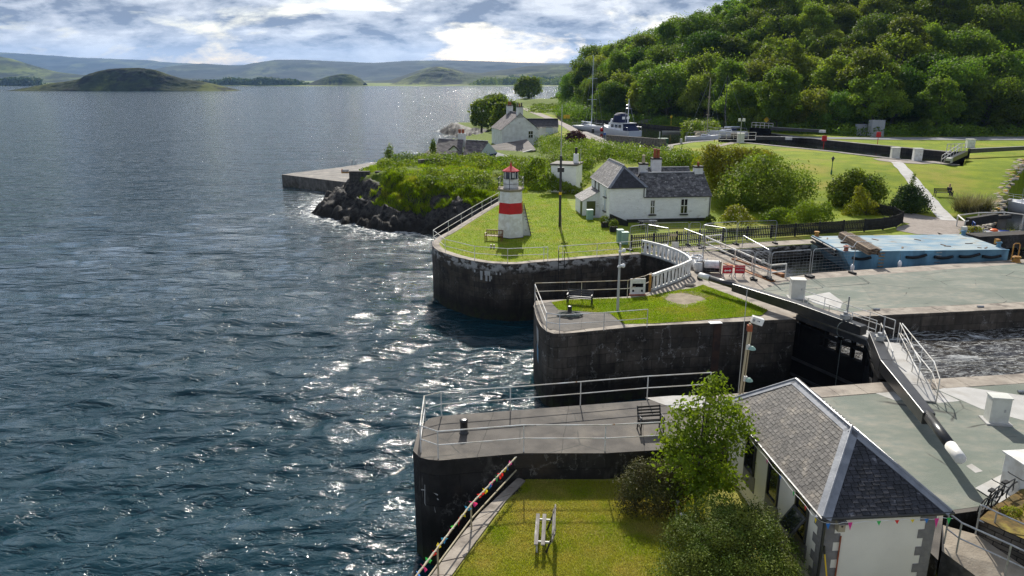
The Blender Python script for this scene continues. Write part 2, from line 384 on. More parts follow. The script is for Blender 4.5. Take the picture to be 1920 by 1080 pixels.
M['grass'] = mat('mown_grass', (.14,.195,.008), (.22,.26,.012), 1.1, .95, .8, 22, c3=(.24,.22,.03), sc3=.3, t3=(.5,.68), world=True, det=10, bdist=.05)
M['grassdry'] = mat('dry_mown_grass', (.18,.21,.014), (.27,.26,.035), .9, .95, .8, 30, c3=(.3,.25,.07), sc3=.4, t3=(.42,.8), world=True, det=10, bdist=.05)
M['blade'] = mat('grass_blade', (.26,.32,.012), (.38,.37,.035), .7, .7, attr=.35, tr=.4, world=True, spec=.1, c3=(.5,.39,.13), sc3=.55, t3=(.44,.66), det=8)
M['bladeg'] = mat('lush_grass_blade', (.17,.25,.008), (.25,.33,.012), .5, .7, attr=.35, spec=.1, tr=.45, world=True, det=8, c3=(.34,.31,.06), sc3=.6, t3=(.5,.7))
M['dirt'] = mat('trodden_earth', (.3,.25,.185), (.2,.165,.115), 1.8, .95, .6, 20, world=True)
M['wood'] = mat('varnished_wood', (.2,.085,.028), (.13,.05,.016), 4, .5, .2, stretch=(1,8,1))
M['oldwood'] = mat('weathered_planks', (.27,.25,.23), (.16,.145,.13), 5, .85, .5, 30, c3=(.6,.58,.55), sc3=3.5, t3=(.54,.62), stretch=(1,.25,1))
M['timber'] = mat('stacked_timber', (.2,.145,.1), (.11,.08,.055), 3, .85, .4, 20, attr=.4)
M['orangewood'] = mat('orange_timber', (.34,.13,.03), (.22,.08,.02), 2, .7, .3)
M['red'] = mat('red_paint', (.55,.012,.014), (.45,.012,.012), 2, .4)
M['redroof'] = mat('red_roof_paint', (.62,.05,.05), (.5,.04,.04), 3, .35)
M['redsign'] = mat('red_sign', (.5,.01,.025), rough=.4)
M['orange'] = mat('orange_plastic', (.7,.12,.02), rough=.5)
M['yellow'] = mat('yellow_paint', (.75,.48,.02), rough=.45)
M['ochre'] = mat('rusty_yellow_paint', (.5,.28,.05), (.3,.13,.04), 5, .6)
M['terra'] = mat('terracotta', (.36,.1,.045), (.25,.07,.03), 4, .75)
M['buffpot'] = mat('buff_chimney_pot', (.5,.42,.28), (.36,.3,.2), 4, .75)
M['blue'] = mat('barge_blue', (.12,.25,.34), (.075,.17,.26), 1.3, .5, .15, c3=(.16,.36,.52), sc3=.6, world=True, stretch=(1,1,.4))
M['bluedeck'] = mat('barge_deck', (.13,.24,.33), (.33,.38,.38), .7, .7, .2, c3=(.24,.18,.11), sc3=1.3, t3=(.58,.68), world=True, det=9, stretch=(.7,1.6,1))
M['navy'] = mat('navy_canvas', (.012,.018,.06), rough=.7)
M['boatblue'] = mat('boat_blue', (.03,.09,.35), rough=.35)
M['gel'] = mat('white_gelcoat', (.87,.87,.88), (.8,.8,.82), 1, .25, spec=.5)
M['greygel'] = mat('grey_hull', (.5,.55,.62), rough=.3)
M['mint'] = mat('mint_cabinet', (.3,.45,.38), (.26,.4,.34), 3, .5)
M['green'] = mat('green_paint', (.02,.1,.06), rough=.5)
M['olive'] = mat('olive_door', (.09,.1,.025), rough=.6)
M['cab'] = mat('pale_cabinet', (.64,.64,.58), (.52,.52,.47), 1.6, .5, .1, c3=(.72,.72,.68), sc3=.8)
M['greycab'] = mat('grey_cabinet', (.33,.34,.38), rough=.5)
M['plastic'] = mat('white_bag_fabric', (.8,.8,.8), (.6,.6,.6), 4, .6, .8, 8)
M['rope'] = mat('rope', (.09,.11,.1), (.2,.22,.2), 20, .9)
M['tan'] = mat('weathered_post', (.46,.4,.27), (.36,.3,.2), 3, .6, stretch=(1,1,.2))
M['greypost'] = mat('grey_post', (.46,.46,.43), (.38,.38,.35), 3, .5, stretch=(1,1,.2))
M['rubber'] = mat('black_rubber', (.012,.012,.013), rough=.6)
M['drystone'] = mat('drystone', (.16,.145,.125), (.07,.065,.06), 3, .9, .8, 6, attr=.5, bdist=.08)
M['flag'] = mat('flagstones', (.42,.36,.28), (.3,.25,.19), 1.2, .9, .5, 14, world=True)
M['moss'] = mat('brown_moss', (.16,.1,.03), (.08,.06,.02), 4, .95, .8, 12, c3=(.25,.2,.04), sc3=1.5)
M['skin'] = mat('skin', (.5,.3,.22), rough=.6)
M['cloth'] = mat('dark_cloth', (.02,.022,.03), rough=.9)
M['hair'] = mat('fair_hair', (.32,.2,.1), rough=.7)
M['bark'] = mat('bark', (.11,.09,.07), (.06,.05,.04), 5, .9, .6, 16, stretch=(1,1,.25))
M['pink'] = mat('pink_flag', (.75,.05,.3), rough=.7, tr=.3)
M['flagred'] = mat('red_flag', (.75,.03,.03), rough=.7, tr=.3)
M['flaggreen'] = mat('green_flag', (.05,.5,.12), rough=.7, tr=.3)
M['flagyellow'] = mat('yellow_flag', (.8,.6,.03), rough=.7, tr=.3)
M['flagblue'] = mat('blue_flag', (.04,.2,.6), rough=.7, tr=.3)
def leaf(name, a, b, at_=.4, tr=.35, orand=0., sc=.5):
    return mat(name, a, b, sc, .6, attr=at_, tr=tr, orand=orand, spec=.12)
M['leaf_wood'] = leaf('wood_leaf', (.105,.16,.018), (.195,.235,.026), .5, .5, .9, .25)
M['leaf_wood_pale'] = leaf('pale_wood_leaf', (.15,.19,.024), (.25,.27,.04), .5, .5, .9, .25)
M['leaf_wood_deep'] = leaf('deep_wood_leaf', (.075,.125,.016), (.135,.18,.02), .5, .48, .9, .25)
M['leaf_dark'] = leaf('dark_leaf', (.03,.06,.014), (.055,.09,.02), .45, .3, .3)
M['leaf_bright'] = leaf('bright_leaf', (.125,.19,.016), (.21,.26,.022), .4, .45)
M['leaf_mid'] = leaf('mid_leaf', (.1,.15,.014), (.19,.22,.022), .45, .38, .4)
M['leaf_yellow'] = leaf('yellow_leaf', (.17,.2,.016), (.25,.22,.025), .4, .42)
M['leaf_coto'] = leaf('small_dull_leaf', (.075,.12,.018), (.15,.175,.03), .5, .2, 0, 1.2)
M['leaf_brown'] = leaf('brown_leaf', (.055,.065,.02), (.1,.085,.03), .5, .15, 0, 1.5)
M['leaf_scrub'] = leaf('scrub_leaf', (.09,.15,.012), (.19,.23,.03), .5, .38, 0, .3)
M['leaf_purple'] = leaf('purple_leaf', (.05,.016,.022), (.085,.03,.025), .5, .2)
M['pampas'] = leaf('pampas_blade', (.3,.26,.17), (.15,.14,.06), .6, .2)
M['flower'] = leaf('pale_flower', (.75,.6,.58), (.6,.62,.45), .3, .3)
# ================================================================ terrain
ZQ = 4.5
pz = lambda l, z=4.5: [tuple(at(u, v, z)[:2]) for u, v in l]
# quay outlines in metres (counter-clockwise)
ROUND = pz([(935,378),(904,396),(865,420),(841,435),(820,446),(811,454),(810,460),(815,466),(822,471),(835,476),(853,482),(870,486),(888,490),(907,493),(926,495),(950,496),(972,496),(995,493.5),(1045,489.5),(1117,483.5),(1203,477)])
PA = ROUND+[(16.7,59.),(23.4,61.),(38.1,64.3),tuple(at(1834,440)[:2]),(44.5,74),(8.2,74),(8.2,91.5),(-1.2,91.)]
CRES = pz([(1203,477),(1222,481.5),(1240,486.5),(1257,492.5),(1271,498.5),(1283,505.5),(1290,511),(1293.5,517),(1283,522.5),(1271,528),(1257,533.5),(1240,539.5),(1222,546.5)])
MID = pz([(1001,573),(1003,585),(1006,596),(1011,607),(1017,615),(1026,622),(1038,626),(1060,625.5)])
CQ = MID+[(7.7,39.75),(16.7,41.),(22.1,41.7),(31.3,43.),(46,45.3),(46,57.),(39.1,55.8),(22.3,51.8),(19.2,50.3),(16.7,59.)]+CRES+pz([(1176,556),(1090,560),(1003,564)])
NP = [(-3.45,24.6),(-3.1,24.42),(-2.7,24.35),(.4,24.9),(3.5,24.9),(6.,25.2),(8.05,25.75),(11.85,26.05),(12.45,18.5),(13.9,20.8),(15.8,21.2),(17.5,21.8),(40,28),(40,35),(24.5,32.7),(17.1,31.6),(-2.9,28.1),(-3.35,27.9),(-3.6,27.5),(-3.75,27.),(-3.75,25.1)]
COAST = [(-.5,83),(-9.4,87.6),(-13.1,88.9),(-17.5,91.3),(-22.6,96),(-27.6,101),(-28.6,107.5),(-29,117),(-24,130),(-19,140),(-21,150),
         (-22,175),(-16,192),(-11,214),(-14,238),(-24,262),(-26,276),(-20,288),(-12,300),(-11,330),(-8,380),(-3,425),(8,446),(22,438),
         (30,460),(60,540),(140,600),(420,600),(420,40),(6,40),(6,70)]
# canal basin and upper lock: near bank, then far bank
BANK = pz([(1046,214),(1062,236),(1100,247),(1140,263),(1200,277),(1246,282),(1250,272),(1290,266),(1345,262),(1400,267),(1560,283),(1680,297),(1800,309)], 7)
FARB = pz([(1800,287),(1640,272),(1540,262),(1440,250),(1330,241),(1250,236),(1200,231),(1120,224),(1078,206)], 7)
CANAL = BANK+FARB
_fb = sorted((p[0], p[1]) for p in FARB)
def hb(X): return np.interp(X, [8,14]+[p[0] for p in _fb if 20 < p[0] < 50]+[58,69,98,300], [300,240]+[p[1]+3.5 for p in _fb if 20 < p[0] < 50]+[163,153,152,152])
def gz(X, Y):
    X = np.asarray(X, float); Y = np.asarray(Y, float)
    xl = np.interp(Y, [103,200,300,420], [6,2,-12,-14])
    z = 4.46+2.5*sm(72,103,Y)*sm(xl, xl+11, X)
    z = z+1.7*np.exp(-(((X+8.5)/13.5)**4+((Y-106)/11)**4))*(1+.35*(fbm(X/3, Y/3, 3, 5)-.5))
    z = z+(fbm(X/9, Y/9, 3, 2)-.5)*.18*sm(76,90,Y)*sm(5,25,X)
    d = Y-hb(X)
    cap = np.interp(X, [10,14,26,49,79,112,200,420], [0,3,9,16,24.5,34,64,95])
    cap = cap*sm(.07,.105,X/np.maximum(Y,1))
    z = z+cap*sm(0,115,d)+(fbm(X/30, Y/30, 3, 8)-.5)*7*sm(5,60,d)
    return z
def gzc(X, Y):
    z = gz(X, Y); ins = inpoly(X, Y, COAST); dd = pdist(X, Y, COAST)
    sdist = np.where(ins, dd, -dd)
    k = (X*.75+Y*.66); q = (Y*.75-X*.66)
    strata = fbm(k/1.1, q/4.5, 5, 21, .6); rough = fbm(X/2.2, Y/2.2, 5, 33, .6)
    wdt = np.where((Y > 205) & (X < 0), 9., 7.)
    sd2 = sdist+(rough-.5)*3.2
    prof = np.clip(sd2/wdt, -.6, 1); prof = np.where(prof > 0, prof**.9, prof*1.4)
    rockband = sm(-2, 1, sd2)*(1-sm(wdt*.75, wdt*1.25, sd2))
    zr = prof*z+rockband*((strata-.5)*2.6+(rough-.5)*1.4)*np.where((Y > 205) & (X < 0), .45, 1)
    spit = 2.2*np.exp(-(((X+19)/8)**2+((Y-268)/14)**2))
    zr = np.where(Y > 205, np.minimum(zr, np.where((X < -13), 2.4, 99))+spit*.4, zr)
    return zr, rockband, sdist
xs = np.unique(np.concatenate([np.arange(-36,-31,1.), np.arange(-31,2,.3), np.arange(2,72,.9), np.arange(72,150,2.2), np.arange(150,421,9)]))
ys = np.unique(np.concatenate([np.arange(56,84,1.2), np.arange(84,114,.3), np.arange(114,150,.8), np.arange(150,300,1.6), np.arange(300,605,6)]))
GX, GY = np.meshgrid(xs, ys)
Z, rb, sdst = gzc(GX, GY)
incan = inpoly(GX, GY, CANAL) | (pdist(GX, GY, CANAL) < .5)
Z = np.where(incan, 1., Z)
edge = np.interp(GX, [-40,7.5,8,39,41,60,420], [60,60,69,69,72,79,79])
Z = np.where((GY < edge) & (GX > 7.5), -2., Z)
Z = np.where(inpoly(GX, GY, PA), np.minimum(Z, 4.3), Z)
CH = pz([(1834,440),(1862,412),(1886,384),(1903,352),(1921,330)], 4.5)     # bank of the channel at the right edge
chan = inpoly(GX, GY, CH+[(CH[-1][0]+14, CH[-1][1]), (CH[0][0]+30, CH[0][1]-12)])
Z = np.where(chan, 0., Z)
ny, nx = Z.shape
V = np.stack([GX.ravel(), GY.ravel(), Z.ravel()], 1)
ii = np.arange(ny*nx).reshape(ny, nx)
Fq = np.stack([ii[:-1,:-1].ravel(), ii[:-1,1:].ravel(), ii[1:,1:].ravel(), ii[1:,:-1].ravel()], 1)
Fq = Fq[~((V[Fq][:,:,2] < -1.2).all(1))]
gm = bpy.data.materials.new('ground'); gm.use_nodes = True; t = NT(gm.node_tree); B = t.n['Principled BSDF']; P = t.pos()
gcol = t.mix(t.rng(t.noise(P, .35, 10, .62), .4, .62), (.13,.185,.008), (.21,.255,.012))
gcol = t.mix(t.rng(t.noise(P, .11, 6, .6), .52, .66), gcol, (.26,.24,.035))
wild = t.mix(t.rng(t.noise(P, 1.5, 8, .7), .4, .6), (.06,.10,.008), (.14,.18,.016))
gcol = t.mix(t.attr('wild'), gcol, wild)
rc = t.mix(t.rng(t.noise(P, 1.2, 9, .68, .6), .42, .62), (.013,.012,.011), (.075,.068,.06))
szn = t.new('ShaderNodeSeparateXYZ'); t.put(P, szn.inputs[0])
rc = t.mix(t.math('MULTIPLY', t.rng(t.noise(P, 2.4, 6, .7), .55, .66), t.rng(szn.outputs[2], .8, 2.2)), rc, (.10,.087,.075))
rc = t.mix(t.math('MULTIPLY', t.rng(szn.outputs[2], 1.6, .5), .8), rc, (.012,.010,.007))
rk = t.math('MULTIPLY', t.attr('rock'), 1.)
rk = t.rng(t.math('ADD', rk, t.math('MULTIPLY', t.math('SUBTRACT', t.noise(P, .9, 7, .65), .5), .9)), .36, .5)
gcol = t.mix(rk, gcol, rc)
t.put(gcol, B.inputs['Base Color']); t.put(t.rng(rk, 0, 1, .95, .7), B.inputs['Roughness']); B.inputs['Specular IOR Level'].default_value = .15
b = t.new('ShaderNodeBump'); b.inputs['Strength'].default_value = .9; b.inputs['Distance'].default_value = .12
t.put(t.noise(P, 4, 9, .68), b.inputs['Height']); t.l.new(b.outputs[0], B.inputs['Normal'])
rock_a = np.clip(1.25-np.clip((sdst-2.5)/5., 0, 1)*1.3, 0, 1)
rock_a = np.where((GX > 12) & (GY < 400), 0, rock_a); rock_a = np.where((GX > 0) & (GY < 92), 0, rock_a)
wild_a = np.maximum(sm(0,6,GY-hb(GX)), np.where(GX < 9, 1., 0)*sm(88,92,GY)).ravel()
struct(npmesh('ground', V, Fq, gm, pt={'rock': rock_a.ravel(), 'wild': wild_a}, smooth=True))

# ================================================================ sea: a fan of real waves round the quays
na, nr = 820, 560
ang = np.linspace(R(-62), R(62), na)
rr = 1/np.linspace(1/9., 1/2600., nr)
A, Rr = np.meshgrid(ang, rr); X = Rr*np.sin(A); Y = Rr*np.cos(A)
dr = np.gradient(rr)[:, None]*np.ones((1, na))
rng_ = np.random.default_rng(5)
Hh = np.zeros_like(X)
for i in range(64):
    lam = .5*(9/.5)**rng_.random(); th = R(-62)+rng_.normal(0, .55); k = 2*math.pi/lam
    am = .0052*lam*(.5 if lam > 4 else 1)
    ph = k*(X*math.cos(th)+Y*math.sin(th))+rng_.random()*6.28
    fade = np.clip((lam/(dr+1e-6)-2.2)/2.5, 0, 1)*np.clip(lam/(Rr*math.pi/na*1.4)/3, 0, 1)
    Hh += am*fade*(np.sin(ph)+.35*np.sin(2*ph+.6))
gust = .65+.8*fbm(X/26, Y/26, 3, 44)
Hh *= gust
SH = [(-1,20),(60,28),(60,62),(1,58)]; shel = 1-.75*inpoly(X, Y, SH)*sm(0,5,pdist(X, Y, SH))        # sheltered water between the piers
Hh *= shel
dc = pdist(X[:,:], Y[:,:], COAST[1:9], closed=False)
foam = np.exp(-np.clip(dc-.5, 0, None)/2.0)*(Rr < 160)*(.3+.5*(X < -10))*(Y > 80)
foam = np.maximum(foam, .35*np.exp(-pdist(X, Y, [(-30,117),(-36,128)], False)/1.5))
Hh += foam*(fbm(X*1.5, Y*1.5, 3, 3)-.4)*.35
V = np.stack([X.ravel(), Y.ravel(), Hh.ravel()], 1); ii = np.arange(na*nr).reshape(nr, na)
Fq = np.stack([ii[:-1,:-1].ravel(), ii[:-1,1:].ravel(), ii[1:,1:].ravel(), ii[1:,:-1].ravel()], 1)
M['sea'] = water('sea_water', (.003,.028,.040), .065, .24, .05, 'attr', 1.5, 5.2, big=((.11,1.7),(.42,.8)))
struct(npmesh('sea_water', V, Fq, M['sea'], pt={'foam': foam.ravel()}, smooth=True))
mb = MB(); mb.q([(-14000,2200,-.05),(14000,2200,-.05),(14000,9000,-.05),(-14000,9000,-.05)])
struct(mb.build('far_water', M['sea']))
M['still'] = water('dark_canal_water', (.006,.007,.006), .06, .012, .006)
M['rapid'] = water('churned_water', (.012,.009,.006), .12, .12, .05, 'rapid', .9, 3.)
mb = MB(); mb.poly([(p[0], p[1], 6.2) for p in CANAL]); struct(mb.build('canal_water', M['still']))
mb = MB(); mb.poly([(15.5,50,3.4),(15.5,62,3.4),(36,66,3.4),(45,84,3.4),(80,90,3.4),(60,50,3.4)]); struct(mb.build('dock_water', M['still']))

# ================================================================ far land
def hillmat(name, a, b, c, sc, wood=(.02,.035,.012), wt=(.5,.56), bump=.6):
    m = bpy.data.materials.new(name); m.use_nodes = True; t = NT(m.node_tree); B = t.n['Principled BSDF']; P = t.pos()
    q = t.vscale(P, (1,.6,1.6))
    col = t.mix(t.rng(t.noise(q, sc, 9, .62), .4, .6), a, b)
    col = t.mix(t.rng(t.noise(q, sc*.6, 7, .6), .5, .62), col, c)
    col = t.mix(t.rng(t.noise(q, sc*.8, 9, .7, .4), *wt), col, wood)
    t.put(col, B.inputs['Base Color']); B.inputs['Roughness'].default_value = .95; B.inputs['Specular IOR Level'].default_value = .1
    b = t.new('ShaderNodeBump'); b.inputs['Strength'].default_value = bump; b.inputs['Distance'].default_value = 3
    t.put(t.noise(P, sc*5, 8, .65), b.inputs['Height']); t.l.new(b.outputs[0], B.inputs['Normal'])
    return m
def ridge(name, prof, D, depth, m, seed, amp=.18, sharp=.9, base=0., nscale=1., rockbase=0):
    us = np.arange(prof[0][0], prof[-1][0]+1, 5.); vs = np.interp(us, [p[0] for p in prof], [p[1] for p in prof])
    Xc = []; Zc = []
    for u, v in zip(us, vs): p = atY(u, v, D); Xc.append(p.x); Zc.append(p.z)
    Xc = np.array(Xc); Zc = np.array(Zc)
    tt = np.concatenate([np.linspace(-1, 0, 46), np.linspace(0, 1, 22)[1:]])
    T, XX = np.meshgrid(tt, Xc, indexing='ij'); ZZ = np.ones_like(T)*Zc
    YY = D+T*depth*np.where(T > 0, .8, 1)
    ss = depth*.16*nscale
    wob = (fbm(XX/ss, YY/ss, 5, seed)-.5)
    shape = np.clip(1-np.abs(T)**1.0, 0, 1); shape = sm(0, 1, shape)*.55+.45*shape**sharp
    H = base+(ZZ-base)*shape*(1+amp*2*wob*(1-shape**3))+ZZ.clip(0)*.03*(fbm(XX/ss*6, YY/ss*6, 4, seed+9)-.5)
    V = np.stack([XX.ravel(), YY.ravel(), H.ravel()], 1); a, b_ = T.shape; ii = np.arange(a*b_).reshape(a, b_)
    Fq = np.stack([ii[:-1,:-1].ravel(), ii[:-1,1:].ravel(), ii[1:,1:].ravel(), ii[1:,:-1].ravel()], 1)
    return struct(npmesh(name, V, Fq, m, smooth=True))
HM1 = hillmat('far_moor', (.006,.012,.008), (.018,.024,.012), (.07,.085,.03), .004, (.01,.017,.008))
HM2 = hillmat('mid_moor', (.010,.018,.007), (.028,.038,.011), (.13,.16,.03), .006, (.01,.018,.006), (.46,.54))
HM3 = hillmat('island_turf', (.014,.022,.005), (.04,.05,.01), (.10,.115,.02), .02, (.010,.011,.006), (.5,.58), 1.)
HM4 = hillmat('knoll_turf', (.03,.045,.008), (.06,.08,.014), (.13,.15,.025), .012, (.012,.02,.005), (.47,.54), 1.)
HM5 = hillmat('salt_marsh', (.11,.16,.03), (.18,.2,.045), (.1,.13,.025), .008, (.03,.045,.015), (.55,.62), .3)
mb = MB()
ridge('hills', [(-420,84),(-150,90),(0,98),(50,101),(110,105),(150,108),(230,111),(285,113),(300,116),(360,119),(420,122),(520,121),(700,119),(1200,118),(1500,112)], 9200, 1700, HM1, 3, .25)
ridge('hills', [(250,140),(330,123),(380,119),(410,121),(450,124),(470,119),(520,112),(570,112),(630,115),(700,118),(760,114),(850,113),(920,115),(960,117),(1040,119),(1100,122),(1400,124)], 6200, 1000, HM1, 13, .25)
ridge('hills', [(-300,112),(-120,108),(0,106),(20,110),(45,118),(66,124),(100,134),(150,140),(330,145),(420,150)], 3900, 500, HM2, 23, .2)
ridge('hills', [(640,156),(735,149),(770,137),(800,127),(820,124),(845,127),(872,134),(900,137),(935,132),(990,124),(1040,121),(1100,120),(1250,118),(1500,112)], 3500, 330, HM2, 31, .2)
ridge('hills', [(735,158),(752,150),(775,140),(800,130),(822,125),(846,129),(870,137),(905,142),(950,141),(1000,136),(1060,130),(1120,128),(1300,124)], 2780, 190, HM4, 37, .3)
ridge('hills', [(575,160),(590,152),(615,143),(640,138),(662,140),(676,147),(688,158)], 2500, 70, HM4, 41, .3)
# flat shore of the far side, marsh and shingle
mb = MB()
def marsh(name, pts, D0, D1, z):
    xs = np.linspace(at(pts[0], 160, 0).x/at(pts[0],160,0).y*D0, at(pts[1], 160, 0).x/at(pts[1],160,0).y*D0, 160)
    T, XX = np.meshgrid(np.linspace(0, 1, 14), xs, indexing='ij'); YY = D0+(D1-D0)*T+(fbm(XX/120, XX*0, 4, 7)-.5)*190*(1-T)
    H = -.6+11*T+z*sm(0,.12,T)*(.6+.8*fbm(XX/60, YY/60, 4, 11))
    a, b_ = T.shape; ii = np.arange(a*b_).reshape(a, b_)
    Fq = np.stack([ii[:-1,:-1].ravel(), ii[:-1,1:].ravel(), ii[1:,1:].ravel(), ii[1:,:-1].ravel()], 1)
    struct(npmesh(name, np.stack([XX.ravel(), YY.ravel(), H.ravel()], 1), Fq, HM5, smooth=True))
marsh('shore', (-300, 1250), 2330, 5200, 3.2)
# the island in the bay and its low tail
ridge('island', [(-60,174),(0,171.5),(28,169),(60,162.5),(95,156),(118,153.5),(140,150),(152,147),(166,139),(182,134),(202,129.5),(232,127.5),(262,127),(288,130),(300,134),(318,140),(340,147),(356,150),(372,151),(395,156),(420,162),(436,166),(450,171)], 1330, 52, HM3, 53, .34, .5, -1.2, .8)
# trees along the far shore (each wood reads as one mass)
def wood(u0, u1, vt, D, n, s, seed, m, vb=156, deep=90):
    r = np.random.default_rng(seed); pts = []
    x0 = (u0-960)/FP*D; x1 = (u1-960)/FP*D
    cx = r.uniform(x0, x1, n); cy = D+r.uniform(0, deep, n)
    hmax = (atY(960, vt, D).z-atY(960, vb, D).z)
    e = np.clip(np.minimum(cx-x0, x1-cx)/(.12*(x1-x0)), .25, 1)
    hh = hmax*e*(.55+.55*fbm(cx/40, cx*0, 3, seed))
    return leafcloud('wood', [(a, b_, 2+c*.5, c*.42+2, c*.42+2, c*.52+1) for a, b_, c in zip(cx, cy, hh)], n*70, s, seed, m)
# ================================================================ plants
def leafarr(lobes, n, size, seed, up=.35, hollow=.72, aspect=.62, droop=0, hang=0):
    r = np.random.default_rng(seed); L = np.array(lobes, float)
    a = (L[:,3]*L[:,4]+L[:,3]*L[:,5]+L[:,4]*L[:,5]); a /= a.sum()
    k = r.choice(len(L), n, p=a); d = r.normal(size=(n,3)); d[:,2] += up; d /= np.linalg.norm(d, axis=1)[:,None]
    rad = hollow+(1.04-hollow)*r.random(n)**.6; rad = np.where(r.random(n) < .2, 1.02+.32*r.random(n)**1.5, rad)
    bump = .86+.3*vnoise(d[:,0]*2.6+k*3.1+7, d[:,1]*2.6+d[:,2]*2.2+k*1.7, seed)
    P = L[k,:3]+d*L[k,3:6]*(rad*bump)[:,None]
    nrm = d+r.normal(size=(n,3))*.75; nrm[:,2] += .25; nrm /= np.linalg.norm(nrm, axis=1)[:,None]
    t = np.cross(nrm, r.normal(size=(n,3))); t /= np.linalg.norm(t, axis=1)[:,None]+1e-9; b = np.cross(nrm, t)
    t[:,2] -= droop; s = size*(.6+.8*r.random(n))[:,None]
    V = np.stack([P-t*s*.5, P+b*s*.5*aspect, P+t*s*.5, P-b*s*.5*aspect], 1).reshape(-1,3)
    F_ = np.arange(4*n).reshape(n,4)
    rn = np.clip(.5+.5*(r.random(n)-.5)+.55*(vnoise(P[:,0]/size/5, P[:,2]/size/5+P[:,1]/size/6, seed+3)-.5), 0, 1)
    return V, F_, rn
def leafcloud(name, lobes, n, size, seed, m, parent=None, **kw):
    V, F_, rn = leafarr(lobes, n, size, seed, **kw); return npmesh(name, V, F_, m, parent, rnd=rn)
def rlobes(seed, n, R_, H, z0, lobe=.45, flat=1., top=.5):
    """lobes spread over a dome: broad shoulders, rounded top, ragged outline"""
    r = random.Random(seed); out = []
    for i in range(n):
        t = r.random()*6.283; z = (i+.5)/n; rad = R_*math.sqrt(max(.02, 1-(max(0, z-.3)/.75)**2))*r.uniform(.55,.9)*(1 if z > .15 else .8)
        s = R_*lobe*r.uniform(.45,1.3)
        out.append((math.cos(t)*rad, math.sin(t)*rad, z0+z*H*.88, s, s, s*.8*flat))
    return out
def tree(name, label, cat, loc, lobes, n, size, m, tr=.16, group=None, seed=0, limbs=True, rz=0, sc=1, barkm=None, **kw):
    o = thing(name, label, cat, loc, rz, group); o.scale = (sc,)*3
    leafcloud('crown', lobes, n, size, seed, m, o, **kw)
    b = MB(); zt = max(l[2] for l in lobes); z0 = min(l[2] for l in lobes); r = random.Random(seed)
    b.tube([(0,0,-.3),(r.uniform(-.1,.1),r.uniform(-.1,.1),z0*.6),(r.uniform(-.2,.2),r.uniform(-.2,.2),(z0+zt)/2),(0,0,zt)], [tr*1.3,tr,tr*.7,tr*.15], 7)
    if limbs:
        for l in lobes[::max(1, len(lobes)//14)]:
            zs = max(.2*z0, min(l[2]*.55, zt*.6)); b.tube([(0,0,zs),(l[0]*.5,l[1]*.5,(zs+l[2])/2+.05*zt),(l[0],l[1],l[2])], [tr*.5,tr*.3,tr*.08], 5)
    b.build('trunk', barkm or M['bark'], o, world=False)
    return o
def shrub(name, label, cat, loc, lobes, n, size, m, seed=0, group=None, **kw):
    o = leafcloud(name, lobes, n, size, seed, m, **kw); o.location = loc; return tag(o, label, cat, group)
def blades(name, P, h, wd, m, seed, lean=.5):
    r = np.random.default_rng(seed); n = len(P); P = np.asarray(P, float)
    t = r.random(n)*6.283; d = np.stack([np.cos(t), np.sin(t), np.zeros(n)], 1); s = np.stack([-np.sin(t), np.cos(t), np.zeros(n)], 1)
    hh = (h*(.5+.9*r.random(n)))[:,None]; tip = P+np.array([0,0,1])*hh+d*hh*(r.random(n)*lean)[:,None]*1.4
    V = np.stack([P-s*wd, P+s*wd, tip], 1).reshape(-1,3)
    return npmesh(name, V, np.arange(3*n).reshape(n,3), m, rnd=r.random(n))
def inpts(poly, n, seed):
    r = np.random.default_rng(seed); p = np.array([q[:2] for q in poly]); lo = p.min(0); hi = p.max(0)
    out = np.zeros((0,2))
    while len(out) < n:
        c = lo+(hi-lo)*r.random((n*2,2)); c = c[inpoly(c[:,0], c[:,1], poly)]; out = np.concatenate([out, c])
    return out[:n]
# far woods
for i, (u0, u1, vt, D, n, s, vb) in enumerate([(410,590,139,2450,120,5.5,153),(325,430,143,2650,60,6,152),(0,92,139,2350,90,5.5,154),(-60,60,142,2500,40,6,154),(880,1075,146,2480,130,5.,161),(955,990,138,2600,8,6,156),(1000,1075,141,2560,60,5,158),(300,330,134,2300,6,5,150)]):
    o = wood(u0, u1, vt, D, n, s, 70+i, M['leaf_dark'] if i != 4 else M['leaf_mid'], vb); tag(o, 'dark wood along the far shore', 'wood', None, 'stuff')

# ---------------------------------------------------------------- the wooded hill: every tree its own object
protos = []
for k, (n, Rr_, H, z0, m) in enumerate([(15,5.4,9.5,3.,'leaf_wood'),(12,4.9,8.5,2.2,'leaf_wood_pale'),(17,6.6,9.8,2.2,'leaf_wood_deep'),(13,4.8,11.5,2.6,'leaf_wood'),(14,5.6,8.,1.8,'leaf_wood_pale')]):
    lb = rlobes(200+k, n+34, Rr_*1.12, H, z0, .25, .9)+[(0,0,z0+H*.45,Rr_*.62,Rr_*.62,H*.5)]
    protos.append((lb, m))
r = random.Random(11); made = {}; ntree = 0; spots = []
yy = 152.
while yy < 345:
    xx = 14+r.random()*6
    while xx < .74*yy+12:
        X_ = xx+r.uniform(-3,3); Y_ = yy+r.uniform(-3,3); xx += r.uniform(8,11.5)
        d = Y_-float(hb(X_)); sk = float(np.interp(X_, [14,40,80,120,250], [125,112,108,104,95]))
        if d < 1.0 or d > sk or X_/Y_ < .076: continue
        if X_ > 60 and 148 < Y_ < 157: continue
        spots.append((X_, Y_, d, sk))
    yy += 8.6
spots.sort(key=lambda s: s[1])
if len(spots) > 285: spots = r.sample(spots, 285)
